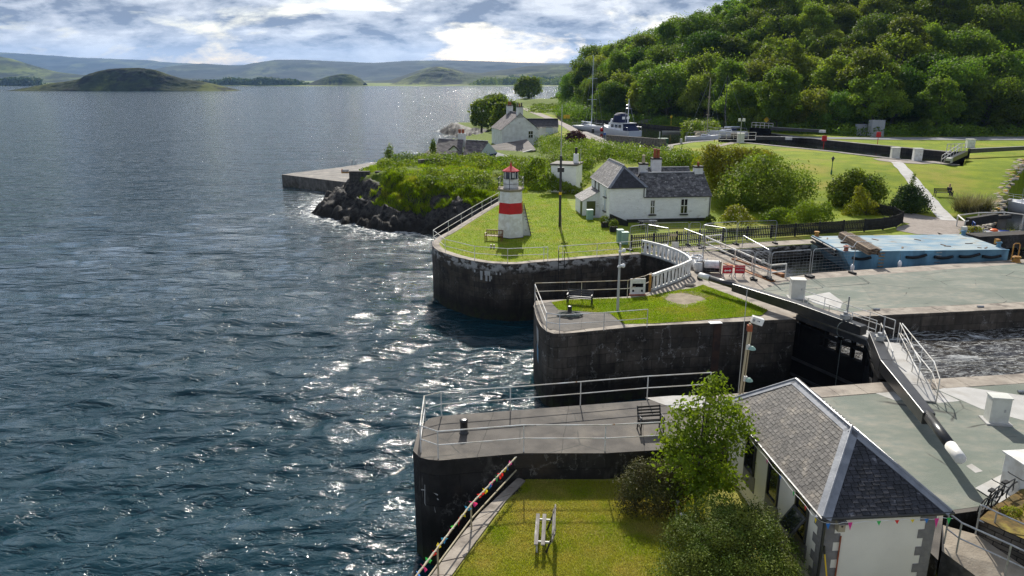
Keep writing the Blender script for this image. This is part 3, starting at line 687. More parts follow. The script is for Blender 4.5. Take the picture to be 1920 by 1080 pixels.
for (X_, Y_, d, sk) in spots:
    k = r.randrange(5); z = float(gz(X_, Y_)); u = 960+FP*X_/Y_*1.0
    row = 'along the foot' if d < 22 else ('along the skyline' if d > sk-24 else 'half way up')
    side = 'left end' if X_/Y_ < .2 else ('middle' if X_/Y_ < .45 else 'right side')
    kind = ['spreading', 'round-topped', 'broad', 'tall', 'bushy'][k]
    lab = f'{kind} leafy green tree {row} of the wooded hill, {side}'
    grp = f'{kind} trees {row} of the wooded hill, {side}'
    sc = r.uniform(.8,1.25)*(.85 if d < 12 else 1.05)
    if k not in made:
        lb, m = protos[k]
        made[k] = tree('broadleaf_tree', lab, 'tree', (X_,Y_,z-.3), lb, 16000, .42, M[m], .3, grp, 300+k, rz=r.random()*6.28, sc=sc, up=.25, hollow=.6)
    else: dup(made[k], (X_,Y_,z-.3), r.random()*6.28, lab, grp, (sc*r.uniform(.9,1.1), sc*r.uniform(.9,1.1), sc))
# low growth at the foot of the hill
pp = []
for i in range(420):
    X_ = r.uniform(15, 125); Y_ = float(hb(X_))+r.uniform(-1.5, 7)
    if X_/Y_ > .76: continue
    s = r.uniform(.6,1.7); pp.append((X_, Y_, float(gz(X_, Y_))+s*.4, s*1.4, s*1.2, s))
for i in range(150):
    Y_ = r.uniform(225, 430); X_ = Y_*r.uniform(.068, .088)+r.uniform(0,3); s = r.uniform(1.4,3.2); pp.append((X_, Y_, float(gz(X_, Y_))+s*.3, s*1.3, s*1.2, s))
tag(leafcloud('undergrowth', pp, 52000, .42, 5, M['leaf_wood_deep']), 'dark undergrowth at the foot of the wooded hill', 'undergrowth', None, 'stuff')
# ================================================================ quays and piers
SW = stonewall('sea_wall_masonry', (.115,.094,.074), (.06,.05,.041), 1.15, .62, (.03,.026,.022), .8, wsc=.6)
SW2 = stonewall('round_quay_masonry', (.075,.061,.047), (.042,.036,.03), .9, .42, (.02,.018,.016), .3, 2., top=4.0)
SW3 = stonewall('pier_concrete', (.032,.029,.026), (.022,.02,.0185), 3.2, 1.3, (.01,.0095,.009), .35, 2.4)
SW4 = stonewall('lock_masonry', (.075,.066,.056), (.05,.045,.04), 1.1, .5, (.03,.027,.024), .25, .2, wl=3.2)
def inset(poly, d):        # rough inward offset of a closed ccw outline
    out = []; n = len(poly)
    for i in range(n):
        a = Vector(poly[i-1]); b = Vector(poly[i]); c = Vector(poly[(i+1) % n])
        t1 = (b-a).normalized(); t2 = (c-b).normalized(); nn = Vector((-t1.y-t2.y, t1.x+t2.x))
        nn = nn.normalized()/max(.5, nn.length/2); out.append((b.x+nn.x*d, b.y+nn.y*d))
    return out
def strip(mb, line, d, z, r=None):                              # coping stones along a line, d metres to its left
    P_ = [Vector(p[:2]) for p in line]; off = []
    for i, p in enumerate(P_):
        t_ = (P_[min(i+1, len(P_)-1)]-P_[max(i-1, 0)]).normalized(); off.append(p+Vector((-t_.y, t_.x))*d)
    for i in range(len(P_)-1):
        L = (P_[i+1]-P_[i]).length; k = max(1, int(L/1.2))
        for j in range(k):
            a = P_[i].lerp(P_[i+1], j/k); b_ = P_[i].lerp(P_[i+1], (j+1)/k); c = off[i].lerp(off[i+1], (j+1)/k); e = off[i].lerp(off[i+1], j/k)
            g = (b_-a)*.006; zz_ = z+random.uniform(-.008,.008)
            A_, B_, C_, E_ = a+g, b_-g, c-g, e+g
            top = [(q.x, q.y, zz_) for q in (A_, B_, C_, E_)]; bot = [(q.x, q.y, z-.06) for q in (A_, B_, C_, E_)]
            mb.fs(bot+top, [(4,5,6,7),(0,1,5,4),(1,2,6,5),(2,3,7,6),(3,0,4,7)])
    return mb
def quay(name, label, poly, m, deckm, zb=-3., z=ZQ, cat='quay', battered=0):
    o = thing(name, label, cat, (poly[0][0], poly[0][1], 0))
    MB().wall(poly, zb, z, True).build('wall', m, o); MB().poly(poly, z).build('deck', deckm, o); return o
np_ = quay('pier', 'long grey concrete pier with a blunt rounded tip in the foreground', NP, SW3, M['aggregate'], cat='pier')
cq_ = quay('quay', 'grassed stone quay with black walls in the middle, running right as a green grey apron', CQ, SW, M['coping'])
pa_ = quay('quay', 'round-nosed quay with white splashed coping under the lighthouse lawn', PA, SW2, M['grass'])
strip(MB(), ROUND, .62, ZQ+.05).build('coping', M['coping'], pa_)
strip(MB(), [(22.1,41.7),(31.3,43.),(46,45.3)], 1.1, ZQ+.02).build('coping', M['coping'], cq_)
strip(MB(), MID[5:]+[(7.7,39.75),(16.6,41.)], .75, ZQ+.02).build('coping', M['coping'], cq_)
strip(MB(), [(40,35),(24.5,32.7),(17.1,31.6),(9.,30.17)], 1.05, ZQ+.015).build('coping', M['coping'], np_)
MB().wall([(16.75,40.7),(17.6,40.85)], -2, 4.55).build('gate_recess_stone', M['concrete'], cq_)
# lock chamber water behind the gates
GA, GB, GM = Vector((16.9,40.9,0)), Vector((17.5,31.75,0)), Vector((19.0,36.3,0))
mb = MB(); mb.poly([GA[:2]+(3.3,), GM[:2]+(3.3,), GB[:2]+(3.3,), (48,36.5,3.3), (48,46,3.3)][::-1])
n_ = 90; rp = MB()
gx = np.linspace(17, 50, 160); gy = np.linspace(31, 46.5, 80); XX, YY = np.meshgrid(gx, gy)
H = 3.3+.22*(fbm(XX*.7, YY*1.6, 5, 4)-.5)+.25*(fbm(XX/3, YY/2, 3, 8)-.5)
hole = inpoly(XX, YY, [tuple(GA[:2]), (GM.x+.15, GM.y), tuple(GB[:2]), (15,31), (15,41)])
V = np.stack([XX.ravel(), YY.ravel(), np.where(hole, 3.0, H).ravel()], 1); ii = np.arange(V.shape[0]).reshape(XX.shape)
Fq = np.stack([ii[:-1,:-1].ravel(), ii[:-1,1:].ravel(), ii[1:,1:].ravel(), ii[1:,:-1].ravel()], 1); Fq = Fq[~hole.ravel()[Fq].any(1)]
struct(npmesh('lock_water', V, Fq, M['rapid'], smooth=True))
# paving, lawns and paths laid on the quays
def sheet(name, pts, m, z=ZQ+.006, kind='structure'):
    return struct(MB().poly([(p[0], p[1]) for p in pts], z).build(name, m), kind)
sheet('pavement', [(8.8,26.3),(11.9,26.4),(12.6,19.2),(13.9,21.),(15.8,21.4),(39.5,28.2),(39.5,33.9),(24.5,31.6),(17.1,30.5),(9.6,29.1)], M['apron'])
sheet('pavement', pz([(1415,548),(1470,529),(1540,522),(1700,511)])+[(45.5,56.3),(45.5,46.6),(31.2,44.3),(22.3,43.)]+pz([(1590,586),(1500,571)]), M['apron'])
sheet('pavement', pz([(1210,746),(1262,742),(1330,741),(1330,760),(1275,770)]), M['slab'])
sheet('pavement', pz([(1757,731),(1790,723),(1960,748),(1960,800),(1840,767)]), M['slab'], ZQ+.012)
sheet('pavement', pz([(1700,735),(1755,731),(1800,752),(1760,756)]), M['slab'], ZQ+.009)
sheet('pavement', pz([(1811,874),(1822,870),(1843,884),(1829,887)]), M['slab'], ZQ+.012)
sheet('pavement', pz([(1627,732),(1665,724),(1692,750),(1680,752)]), M['slab'], ZQ+.012)
sheet('pavement', pz([(1000,574),(1034,566),(1047,582),(1143,588),(1168,609),(1060,622),(1030,618),(1010,600)]), M['aggregate'], ZQ+.03)
LMID = pz([(1034,568),(1060,563.5),(1120,561),(1180,560),(1215,556),(1255,548),(1300,541),(1318,535),(1345,545),(1375,556),(1410,570),(1440,583),(1428,592),(1380,596),(1300,602.5),(1225,607.5),(1170,608.5),(1143,588),(1047,582)])
struct(MB().poly(LMID, ZQ+.035).build('lawn', M['grass']))
def splat(name, u, v, ru, rv, m, z, seed, n=26):
    r = random.Random(seed); pts = []
    for i in range(n): 
        t_ = 6.283*i/n; k = .55+.75*float(vnoise(np.array([3+2.2*math.cos(t_)]),np.array([3+2.2*math.sin(t_)]),seed)[0])+r.uniform(-.09,.09); p = at(u+ru*k*math.cos(t_), v-rv*k*math.sin(t_), z); pts.append((p.x, p.y))
    if sum(pts[i-1][0]*pts[i][1]-pts[i][0]*pts[i-1][1] for i in range(n)) < 0: pts = pts[::-1]
    return struct(MB().poly(pts, z).build(name, m))
splat('bare_earth', 1283, 560, 42, 15, M['dirt'], ZQ+.042, 3, 70)
sheet('pavement', [(10.7,58.1),(16.7,59.1),(23.4,61.1),(38.,64.4),(38,65.5),(23,62.7),(16.5,60.9),(10.9,60.)], M['coping'], ZQ+.02)
# near lawn, a little over a metre below the pier
ZL = 3.4
LN = [(p[0], p[1]) for p in (at(975,905,ZL), at(949,940,ZL), at(915,986,ZL), at(847,1080,ZL), at(700,1290,ZL))]+[(30,13),(30,26),(8,25.9),(6,25.4),(3.5,25),(.6,25)]
struct(MB().poly(LN[::-1] if False else [(p[0], p[1]) for p in LN], ZL).build('lawn', M['grassdry']))
cop = [at(972,897,ZL), at(902,962,ZL), at(862,1010,ZL), at(810,1080,ZL), at(690,1260,ZL)]; inn = [at(985,903,ZL), at(949,940,ZL), at(915,986,ZL), at(847,1080,ZL), at(720,1262,ZL)]
sw_ = thing('sea_wall', 'low dark sea wall with pale cracked coping beside the near lawn', 'sea wall', (cop[1].x, cop[1].y, 0))
mb = MB()
for i in range(len(cop)-1):
    for j in range(3):
        f0, f1 = j/3+.006, (j+1)/3-.006; a = cop[i].lerp(cop[i+1], f0); b_ = cop[i].lerp(cop[i+1], f1); c = inn[i].lerp(inn[i+1], f1); e = inn[i].lerp(inn[i+1], f0)
        zz_ = ZL+.05+random.uniform(-.012,.012); mb.fs([(q.x,q.y,ZL-.1) for q in (a,b_,c,e)]+[(q.x,q.y,zz_) for q in (a,b_,c,e)], [(4,5,6,7),(0,1,5,4),(1,2,6,5),(2,3,7,6),(3,0,4,7)])
mb.build('coping', M['coping'], sw_)
MB().wall([tuple(p[:2]) for p in cop][::-1], -3, ZL).build('wall', SW3, sw_)
pd = M['puddle'] = water('puddle_water', (.02,.018,.014), .05, .03, .04, None, 5, 18)
splat('puddle', 958, 918, 24, 10, pd, ZL+.012, 8)

# ---------------------------------------------------------------- railings
def railing(name, label, pts, h=1.08, mid=.53, m='rail', r_=.024, group=None, ends=(0,0), posts=None, seg=1):
    pts = [Vector(p) for p in pts]; o = thing(name, label, 'railing', pts[0], 0, group)
    for i, p in enumerate(pts):
        if posts is None or i in posts: MB().tube([p-Vector((0,0,.02)), p+Vector((0,0,h))], r_, 8).build('post', M[m], o)
    up = Vector((0,0,h)); um = Vector((0,0,mid))
    MB().tube([p+up for p in pts], r_*1.05, 8).build('top_rail', M[m], o)
    MB().tube([p+um for p in pts], r_*.95, 8).build('mid_rail', M[m], o)
    return o
P = lambda u, v, z=ZQ: at(u, v, z)
railing('railing', 'white tubular railing round the tip and both edges of the near pier',
        [P(1330,741.5),P(1213,749),P(1088,760),P(957,771),P(828,780.5),P(797,788.5),P(789.5,848),P(822,859.5),P(982,846.5),P(1134,846.5),P(1255,840)], 1.1, .55)
railing('railing', 'white railing along the seaward end and lock edge of the mid quay, beside the bollard',
        [P(1003,563),P(1024.5,620.5),P(1049,624.5),P(1132,619.5),P(1213,613)], 1.05, .52)
railing('railing', 'rust-stained cream railing behind the black bench on the mid quay', [P(1220,541.5),P(1207.5,547.5),P(1176,556.5),P(1090,559.5),P(1003.5,562)], 1.1, .55, 'railold')
railing('railing', 'white railing curving round the nose of the lighthouse quay', [P(935,379),P(921,387.5),P(904,397.5),P(885,409),P(865,421.5),P(841,436.5),P(813,455),P(835,473.5),P(890,487.5),P(952,492.5),P(1019.5,489.5),P(1027,489)], 1.1, .55, posts=[0,1,2,3,4,5,6,7,8,9,10,11])
railing('railing', 'white railing right of the gap on the lighthouse quay, ending at the old gate', [P(1047,487.5),P(1055,487),P(1119,482.5),P(1181,478),P(1203,475)], 1.1, .55)
ra = P(968,857,4.4); ra.z = ZL; rb_ = P(884,995,ZL); rc_ = P(822,1081,ZL); d_ = (rc_-rb_)
ln = [ra, rb_, rc_, rc_+d_*1., rc_+d_*2]
o = railing('railing', 'bunting-wound handrail down the sea wall of the near lawn', ln, 1., .45, 'tan', .03, posts=[1,2,3,4])
bt = thing('bunting', 'multicoloured bunting twisted round the sea wall handrail', 'bunting', ln[0])
cord = []; cols = ['flaggreen','pink','flagblue','flagyellow','flagred']
seg_ = [ln[0]+(ln[1]-ln[0])*(i/60) for i in range(60)]+[ln[1]+(ln[3]-ln[1])*(i/70) for i in range(71)]
for i, p in enumerate(seg_): cord.append(p+Vector((.035*math.cos(i*1.1), .01, 1.0+.035*math.sin(i*1.1))))
MB().tube(cord, .008, 5).build('cord', M['white'], bt)
r = random.Random(4)
for i in range(24):
    p = seg_[min(len(seg_)-1, 3+i*5)]+Vector((0,0,1.03)); a = r.uniform(0,6.28); s_ = r.uniform(.1,.16); dx = Vector((math.cos(a), math.sin(a), 0))*s_
    mb = MB(); tip = p+Vector((r.uniform(-.06,.06), r.uniform(-.06,.06), -r.uniform(.14,.24))); mid = (p+tip)/2+Vector((r.uniform(-.05,.05),r.uniform(-.05,.05),.03))
    mb.fs([p-dx,p+dx,mid+dx*.7,mid-dx*.7,tip], [(0,1,2,3),(3,2,4)]).build('flag', M[cols[i % 5]], bt)

# ---------------------------------------------------------------- small things on the piers
def bollard(label, p, h=.62, r_=.15):
    o = thing('bollard', label, 'bollard', p)
    MB().lathe((0,0,-.02), [(r_*1.25,0),(r_*1.25,.05),(r_,.07),(r_,h*.82),(r_*1.12,h*.86),(r_*1.08,h*.97),(r_*.7,h)], 14).build('post', M['black'], o, True, world=False); return o
bollard('lone black iron bollard near the tip of the near pier', P(870,812))
bl = P(1068,592); bollard('black iron bollard in a heap of rope on the mid quay', bl+Vector((0,0,.03)), .6, .13)
r = random.Random(9); pts = []
for i in range(260):
    t_ = i*.31; rad = .22+.28*abs(math.sin(i*.021+.3))+r.uniform(-.03,.03); pts.append((bl.x+math.cos(t_)*rad*1.5, bl.y+math.sin(t_)*rad*.9-.1, ZQ+.055+.0004*i+r.uniform(0,.03)))
pts += [(bl.x-.5-i*.14, bl.y-.3-i*.05, ZQ+.06) for i in range(7)]
tag(MB().tube(pts, .018, 5).build('mooring_rope', M['rope']), 'coiled grey green rope heaped round the mid quay bollard', 'rope')

def bench(label, p, rz, L, mt, group=None, legm=None, slats=5, arms=True, vertical=True, back=.88):
    o = thing('bench', label, 'bench', p, rz); lm = legm or mt
    for x in (-L/2+.04, L/2-.04):
        b = MB(); b.beam((x,-.25,0),(x,-.25,.62),.06,.06); b.build('leg', M[lm], o, world=False)
        b = MB(); b.beam((x,.2,0),(x,.22,.45),.06,.06); b.beam((x,.22,.45),(x,.33,back),.06,.06); b.build('leg', M[lm], o, world=False)
        if arms: MB().beam((x,-.3,.64),(x,.28,.64),.07,.04).build('armrest', M[lm], o, world=False)
        MB().beam((x,-.25,.39),(x,.2,.37),.05,.06).build('seat_rail', M[lm], o, world=False)
    b = MB()
    for i in range(4): b.box((0,-.23+i*.145,.435-.006*i),(L,.115,.03))
    b.build('seat', M[mt], o, world=False)
    b = MB()
    if vertical:
        b.beam((-L/2,.335,back-.02),(L/2,.335,back-.02),.05,.07); b.beam((-L/2,.235,.5),(L/2,.235,.5),.04,.05)
        n = int(L/.13)
        for i in range(n): x = -L/2+L*(i+.5)/n; b.beam((x,.24,.5),(x,.325,back-.04),.06,.02)
    else:
        for i in range(3): b.box((0,.25+.04*i,.55+.13*i),(L,.025,.1),0,(-.2,0))
    b.build('backrest', M[mt], o, world=False); return o
bench('varnished brown slatted bench beside the lighthouse', P(926,451,ZQ+.01), R(-16), 1.55, 'wood')
bench('black slatted bench on the mid quay grass', P(1087,570,ZQ+.03), R(-14), 1.6, 'black', vertical=False)
# iron bench on the near pier, seen from its end
q = P(1219,808); o = thing('bench', 'black cast-iron bench with curled ends on the near pier', 'bench', q, R(8))
for x in (-.46, .46):
    b = MB(); b.tube([(x,-.26,0),(x,-.22,.2),(x,-.25,.42),(x,-.27,.6),(x,-.2,.66),(x,0,.66),(x,.2,.64)], .03, 7); b.tube([(x,.26,0),(x,.2,.22),(x,.18,.44),(x,.27,.75),(x,.33,.9),(x,.37,.95)], .03, 7)
    b.tube([(x,-.24,.42),(x,.18,.42)], .026, 6); b.tube([(x,-.2,.1),(x,0,.28),(x,.2,.1)], .018, 6); b.tube([(x,-.15,.48),(x,0,.6),(x,.15,.5)], .018, 6); b.build('end_frame', M['black'], o, world=False)
b = MB(); [b.box((0,-.22+i*.1,.44),(.98,.07,.025)) for i in range(4)]; b.build('seat', M['blackmatt'], o, world=False)
b = MB(); [b.box((0,.22+.035*i,.56+.12*i),(.98,.02,.07)) for i in range(4)]; b.build('backrest', M['blackmatt'], o, world=False)
# weathered plank bench on the near lawn
a_ = at(1010,964,ZL+.44); b_ = at(1006,1022,ZL+.44); mid_ = (a_+b_)/2; ax = (a_-b_); L = ax.length; rz = math.atan2(ax.y, ax.x)
o = thing('bench', 'bleached plank bench without arms on the near lawn', 'bench', (mid_.x+.1, mid_.y, ZL), rz-math.pi/2)
for x, nm in ((-.12,'a'),(.1,'b')): MB().box((x,0,.44),(.125,L,.045)).build('seat_plank', M['oldwood'], o, world=False, bev=.006)
for z_, x in ((.62,.4),(.79,.45)): MB().box((x,0,z_),(.04,L,.13),0,(0,.22)).build('back_plank', M['oldwood'], o, world=False, bev=.006)
for y in (-L*.36, L*.36):
    b = MB(); b.beam((-.18,y,.4),(.36,y,.38),.05,.06); b.beam((-.1,y,.0),(-.1,y,.4),.06,.08); b.build('leg', M['greypost'], o, world=False)
    b = MB(); b.beam((.2,y,0),(.34,y,.45),.05,.06); b.beam((.34,y,.45),(.48,y,.86),.05,.05); b.build('back_leg', M['black'], o, world=False)

# floodlight poles and instrument post
def lamp_heads(o, p, m, seed, k=3):
    r = random.Random(seed)
    for i in range(k):
        a = r.uniform(-1.,1.2)+i*.9; c = Vector(p)+Vector((math.cos(a)*.14, -abs(math.sin(a))*.14, r.uniform(-.1,.1)))
        MB().lathe(c-Vector((0,0,.08)), [(.03,0),(.1,.04),(.12,.12),(.05,.18)], 10).build('floodlight', M[m], o)
q = P(1158,583,ZQ+.03); o = thing('light_pole', 'grey pole with clustered floodlights on the mid quay lawn', 'light pole', q)
hh = hgt(1158,456,q); MB().tube([q,q+Vector((0,0,hh))],.09,10,.055).build('pole', M['greypost'], o)
for v in (469,498): lamp_heads(o, q+Vector((.08,-.05,hgt(1158,v,q))), 'white', v, 4)
q = P(1387.5,741); o = thing('instrument_post', 'tan steel post with white instrument box and two green lamps beside the lock', 'instrument post', q)
hh = hgt(1390,606,q); top = q+Vector((.15,0,hh))
b = MB(); b.tube([q,top],.055,8); b.tube([q+Vector((.12,.0,0)),top+Vector((.1,0,-.1))],.03,6); b.build('pole', M['tan'], o)
MB().box(top+Vector((.3,0,.12)),(.5,.3,.3),R(-8),(.0,R(16))).build('instrument_box', M['white'], o, bev=.02)
b = MB(); 
for dx,dz,w_,h_ in ((-.15,.06,.1,.025),(-.15,.01,.03,.08),(.02,.05,.035,.035),(.08,.045,.05,.05),(.15,.04,.035,.035)): b.box(top+Vector((.26+dx,-.156-.0,.1+dz-dx*.28)),(w_,.008,h_),R(-8))
b.build('box_mark', M['navy'], o)
MB().box(top+Vector((0,0,-.22)),(.2,.2,.28)).build('bracket', M['terra'], o)
for v in (650,709):
    c = q+Vector((.16,-.05,hgt(1390,v,q))); MB().lathe(c+Vector((.12,-.12,-.08)), [(.02,0),(.17,.02),(.14,.08),(.05,.16)], 12).build('lamp', M['mint'], o); MB().box(c+Vector((-.02,0,0)),(.16,.12,.22)).build('lamp_bracket', M['white'], o)
MB().tube([q+Vector((-.08,.02,0)), q+Vector((-.1,.02,hgt(1386,540,q)))],.016,6).build('aerial', M['greypost'], o)
# drain grating and loose stone on the mid quay
q = P(1341,605.5); o = tag(MB().box(q+Vector((0,0,.02)),(.75,.4,.03),R(8)).build('drain_grate', M['galv']), 'small steel drain grate in the mid quay coping', 'drain grate')
q = P(1294,537); tag(MB().blob(q+Vector((0,0,.1)),(.42,.13,.1),9,5,.15,4).build('driftwood', M['coping']), 'pale broken timber lying by the bare earth patch', 'driftwood')
# white board with slot and two holes leaning at the old gate
q = P(1195,553); o = thing('barrier_board', 'upright white board with a slot and two round holes by the old gate', 'board', q, R(3))
b = MB(); w_, h_ = 1.0, 1.05
for x0,x1,z0,z1 in ((-.5,.5,.78,1.1),(-.5,-.36,.52,.78),(.36,.5,.52,.78),(-.5,.5,.36,.52),(-.5,-.36,.2,.36),(-.22,.22,.2,.36),(.36,.5,.2,.36),(-.5,.5,.06,.2)): b.box(((x0+x1)/2,0,(z0+z1)/2),(x1-x0,.06,z1-z0))
b.build('board', M['white'], o, world=False)
MB().box((0,.1,.55),(.9,.02,.9)).build('backing', M['tar'], o, world=False); MB().box((0,-.02,.03),(1.05,.3,.06)).build('foot', M['terra'], o, world=False)

# ---------------------------------------------------------------- old sea-lock gate: white crescent of boards over dark planking
def crescent(label, line, grp):
    o = thing('old_lock_gate', label, 'lock gate', (line[0][0], line[0][1], ZQ), 0, grp); L_ = [Vector((p[0], p[1], 0)) for p in line]
    MB().wall([tuple(p) for p in line], -2, ZQ+.12).build('planking', SWP, o)
    MB().tube([p+Vector((0,0,ZQ+.1)) for p in L_], .11, 6).build('sill', M['greypost'], o)
    b = MB()
    for i in range(len(L_)-1): b.beam(L_[i]+Vector((0,0,ZQ+1.12)), L_[i+1]+Vector((0,0,ZQ+1.12)), .16, .16)
    b.build('top_rail', M['white'], o)
    tot = [0]
    for i in range(len(L_)-1): tot.append(tot[-1]+(L_[i+1]-L_[i]).length)
    def pt(s):
        for i in range(len(L_)-1):
            if s <= tot[i+1]: return L_[i].lerp(L_[i+1], (s-tot[i])/(tot[i+1]-tot[i])), (L_[i+1]-L_[i]).normalized()
        return L_[-1], (L_[-1]-L_[-2]).normalized()
    s = .12; k = 0
    while s < tot[-1]-.25:
        w_ = .46; a, t_ = pt(s+w_/2); n_ = Vector((-t_.y, t_.x, 0))*.03
        bw, tw = (.07, .16) if k % 2 else (.16, .07)          # boards that taper up and down by turns
        vs = []
        for sg in (-1, 1):
            vs += [a-t_*bw+n_*sg+Vector((0,0,ZQ+.2)), a+t_*bw+n_*sg+Vector((0,0,ZQ+.2)), a+t_*tw+n_*sg+Vector((0,0,ZQ+1.08)), a-t_*tw+n_*sg+Vector((0,0,ZQ+1.08))]
        MB().fs(vs, [(0,1,2,3),(7,6,5,4),(0,4,5,1),(1,5,6,2),(2,6,7,3),(3,7,4,0)]).build('board', M['white'], o)
        s += w_+.02; k += 1
    return o
SWP = stonewall('old_gate_planks', (.06,.055,.05), (.03,.028,.026), .3, 4, (.01,.01,.01), .5, 1.2)
crescent('far white boarded half of the old sea-lock gate, curving from the lawn railing', CRES[:8], None)
crescent('near white boarded half of the old sea-lock gate, casting a toothed shadow', CRES[7:], None)
b = MB(); q = P(1221,546); o = tag(MB().box(q+Vector((-.1,.05,.55)),(.14,.14,1.15)).build('gate_post', M['ochre']), 'rusty orange post at the near end of the old gate', 'post')
# ================================================================ buildings
def slates(mb, o_, ux, un, poly, sw, sh, lift=.014, seed=1, jit=.12):
    """lapped slates on a plane: poly is a list of (s, t) in metres along ux and un"""
    o_ = Vector(o_); ux = Vector(ux).normalized(); un = Vector(un).normalized(); nn = ux.cross(un).normalized()
    r = random.Random(seed); S0 = min(p[0] for p in poly); S1 = max(p[0] for p in poly); T1 = max(p[1] for p in poly)
    mb.fs([o_+ux*a+un*b-nn*.02 for a, b in poly], [tuple(range(len(poly)))], -.55)
    def span(t):
        xs_ = []
        for i in range(len(poly)):
            (a, b), (c, d) = poly[i], poly[(i+1) % len(poly)]
            if (b > t) != (d > t): xs_.append(a+(c-a)*(t-b)/(d-b))
        return (min(xs_), max(xs_)) if len(xs_) > 1 else None
    row = 0; t_ = 0.
    while t_ < T1:
        sp = span(min(t_+sh*.5, T1-.001))
        if sp:
            s = sp[0]-(row % 2)*sw*.5-r.uniform(0,.05)
            while s < sp[1]:
                w_ = sw*r.uniform(1-jit,1+jit); a = max(s, sp[0]); b = min(s+w_-.017, sp[1])
                if b-a > .03:
                    l1 = lift*r.uniform(.75,1.5); dt = r.uniform(-.018,.012); rv = r.random()
                    p = [o_+ux*a+un*(t_+dt)+nn*l1, o_+ux*b+un*(t_+dt+r.uniform(-.008,.008))+nn*l1, o_+ux*b+un*(t_+sh*1.12)+nn*.002, o_+ux*a+un*(t_+sh*1.12)+nn*.002]
                    mb.fs(p+[p[0]-nn*(l1+.01), p[1]-nn*(l1+.01)], [(0,1,2,3),(4,5,1,0)], rv)
                s += w_
        t_ += sh; row += 1
    return mb
def hiproof(o, A, ux, uy, W_, L_, ze, zr, hip0, hip1, m_near, m_side, sw, sh, leadw=.3, seed=1, names=True):
    """eave rectangle from A along ux (W_) and uy (L_); ridge runs along uy"""
    c = lambda a, b, z: A+ux*a+uy*b+Vector((0,0,z))
    E0, E1, E2, E3 = c(0,0,ze), c(W_,0,ze), c(W_,L_,ze), c(0,L_,ze); R0, R1 = c(W_/2,hip0,zr), c(W_/2,L_-hip1,zr)
    def slope(name, p0, p1, q1, q0, m, sd_):
        u_ = (p1-p0); L = u_.length; u_ = u_/L; n_ = u_.cross(q0-p0).normalized(); v_ = n_.cross(u_).normalized()
        pl = [(0,0),(L,0)]+[((k-p0).dot(u_), (k-p0).dot(v_)) for k in ([q1, q0] if (q1-q0).length > .01 else [q0])]
        slates(MB(), p0, u_, v_, pl, sw, sh, seed=sd_).build(name, m, o)
    slope('roof_slope', E3, E0, R0, R1, m_side, seed); slope('roof_slope', E1, E2, R1, R0, m_side, seed+1)
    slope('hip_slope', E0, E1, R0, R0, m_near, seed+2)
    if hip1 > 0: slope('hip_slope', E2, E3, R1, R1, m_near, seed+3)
    return E0, E1, E2, E3, R0, R1
def lead(mb, a, b, n1, n2, w_):                        # two strips folded over a hip or ridge
    a, b = Vector(a), Vector(b); d = (b-a).normalized()
    for n_ in (n1, n2):
        n_ = Vector(n_).normalized(); s_ = d.cross(n_).normalized(); s_ = s_ if s_.z < 0 else -s_
        u_ = n_*.03; mb.fs([a+u_, b+u_, b+s_*w_+u_, a+s_*w_+u_, a+s_*w_, b+s_*w_], [(0,1,2,3),(3,2,5,4)])
    mb.tube([a+Vector((0,0,.03)), b+Vector((0,0,.03))], .045, 8); return mb

# ---- the office by the near lawn
th = R(4.5); ux = Vector((math.cos(th), math.sin(th), 0)); uy = Vector((-math.sin(th), math.cos(th), 0))
A0 = Vector((8.63,17.9,0)); W_, L_ = 3.76, 7.7; ze, zr = 6.3, 7.82
o = thing('house', 'white roughcast hipped-roof lock office with grey quoins at the bottom right', 'house', (A0.x, A0.y, ZL))
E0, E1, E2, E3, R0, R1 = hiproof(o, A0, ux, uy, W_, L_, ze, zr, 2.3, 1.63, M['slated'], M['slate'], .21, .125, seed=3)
nL = (E0-E3).cross(R1-E3).normalized(); nR = (E2-E1).cross(R0-E1).normalized(); nF = (E1-E0).cross(R0-E0).normalized(); nB = (E3-E2).cross(R1-E2).normalized()
lead(MB(), R0, E0, nL, nF, .22).build('hip_flashing', M['lead'], o); lead(MB(), R0, E1, nF, nR, .2).build('hip_flashing', M['lead'], o)
lead(MB(), R1, E3, nB, nL, .2).build('hip_flashing', M['lead'], o); lead(MB(), R1, E2, nB, nR, .2).build('hip_flashing', M['lead'], o)
lead(MB(), R0, R1, nL, nR, .22).build('ridge_flashing', M['lead'], o)
c = lambda a, b, z: A0+ux*a+uy*b+Vector((0,0,z))
iw = .24; wl = [c(iw,iw,0), c(W_-iw,iw,0), c(W_-iw,L_-iw,0), c(iw,L_-iw,0)]
b = MB()
for i in range(4): p, q = wl[i], wl[(i+1) % 4]; b.fs([p+Vector((0,0,ZL-.3)), q+Vector((0,0,ZL-.3)), q+Vector((0,0,ze+.02)), p+Vector((0,0,ze+.02))], [(0,1,2,3)])
b.build('wall', M['render'], o)
b = MB(); b.tube([E3+ux*-.03+Vector((0,0,-.03)), E0+ux*-.03-uy*.03+Vector((0,0,-.03)), E1-uy*.03+ux*.03+Vector((0,0,-.03)), E2+ux*.03+Vector((0,0,-.03))], .055, 8); b.build('gutter', M['black'], o)
b = MB(); b.fs([c(.02,.02,ze-.02),c(W_-.02,.02,ze-.02),c(W_-.02,L_-.02,ze-.02),c(.02,L_-.02,ze-.02)], [(3,2,1,0)]); b.build('soffit', M['black'], o)
q = c(.16,.14,0); MB().tube([q+Vector((0,0,ze-.1)), q+Vector((0,0,ZL))], .045, 8).build('downpipe', M['black'], o)
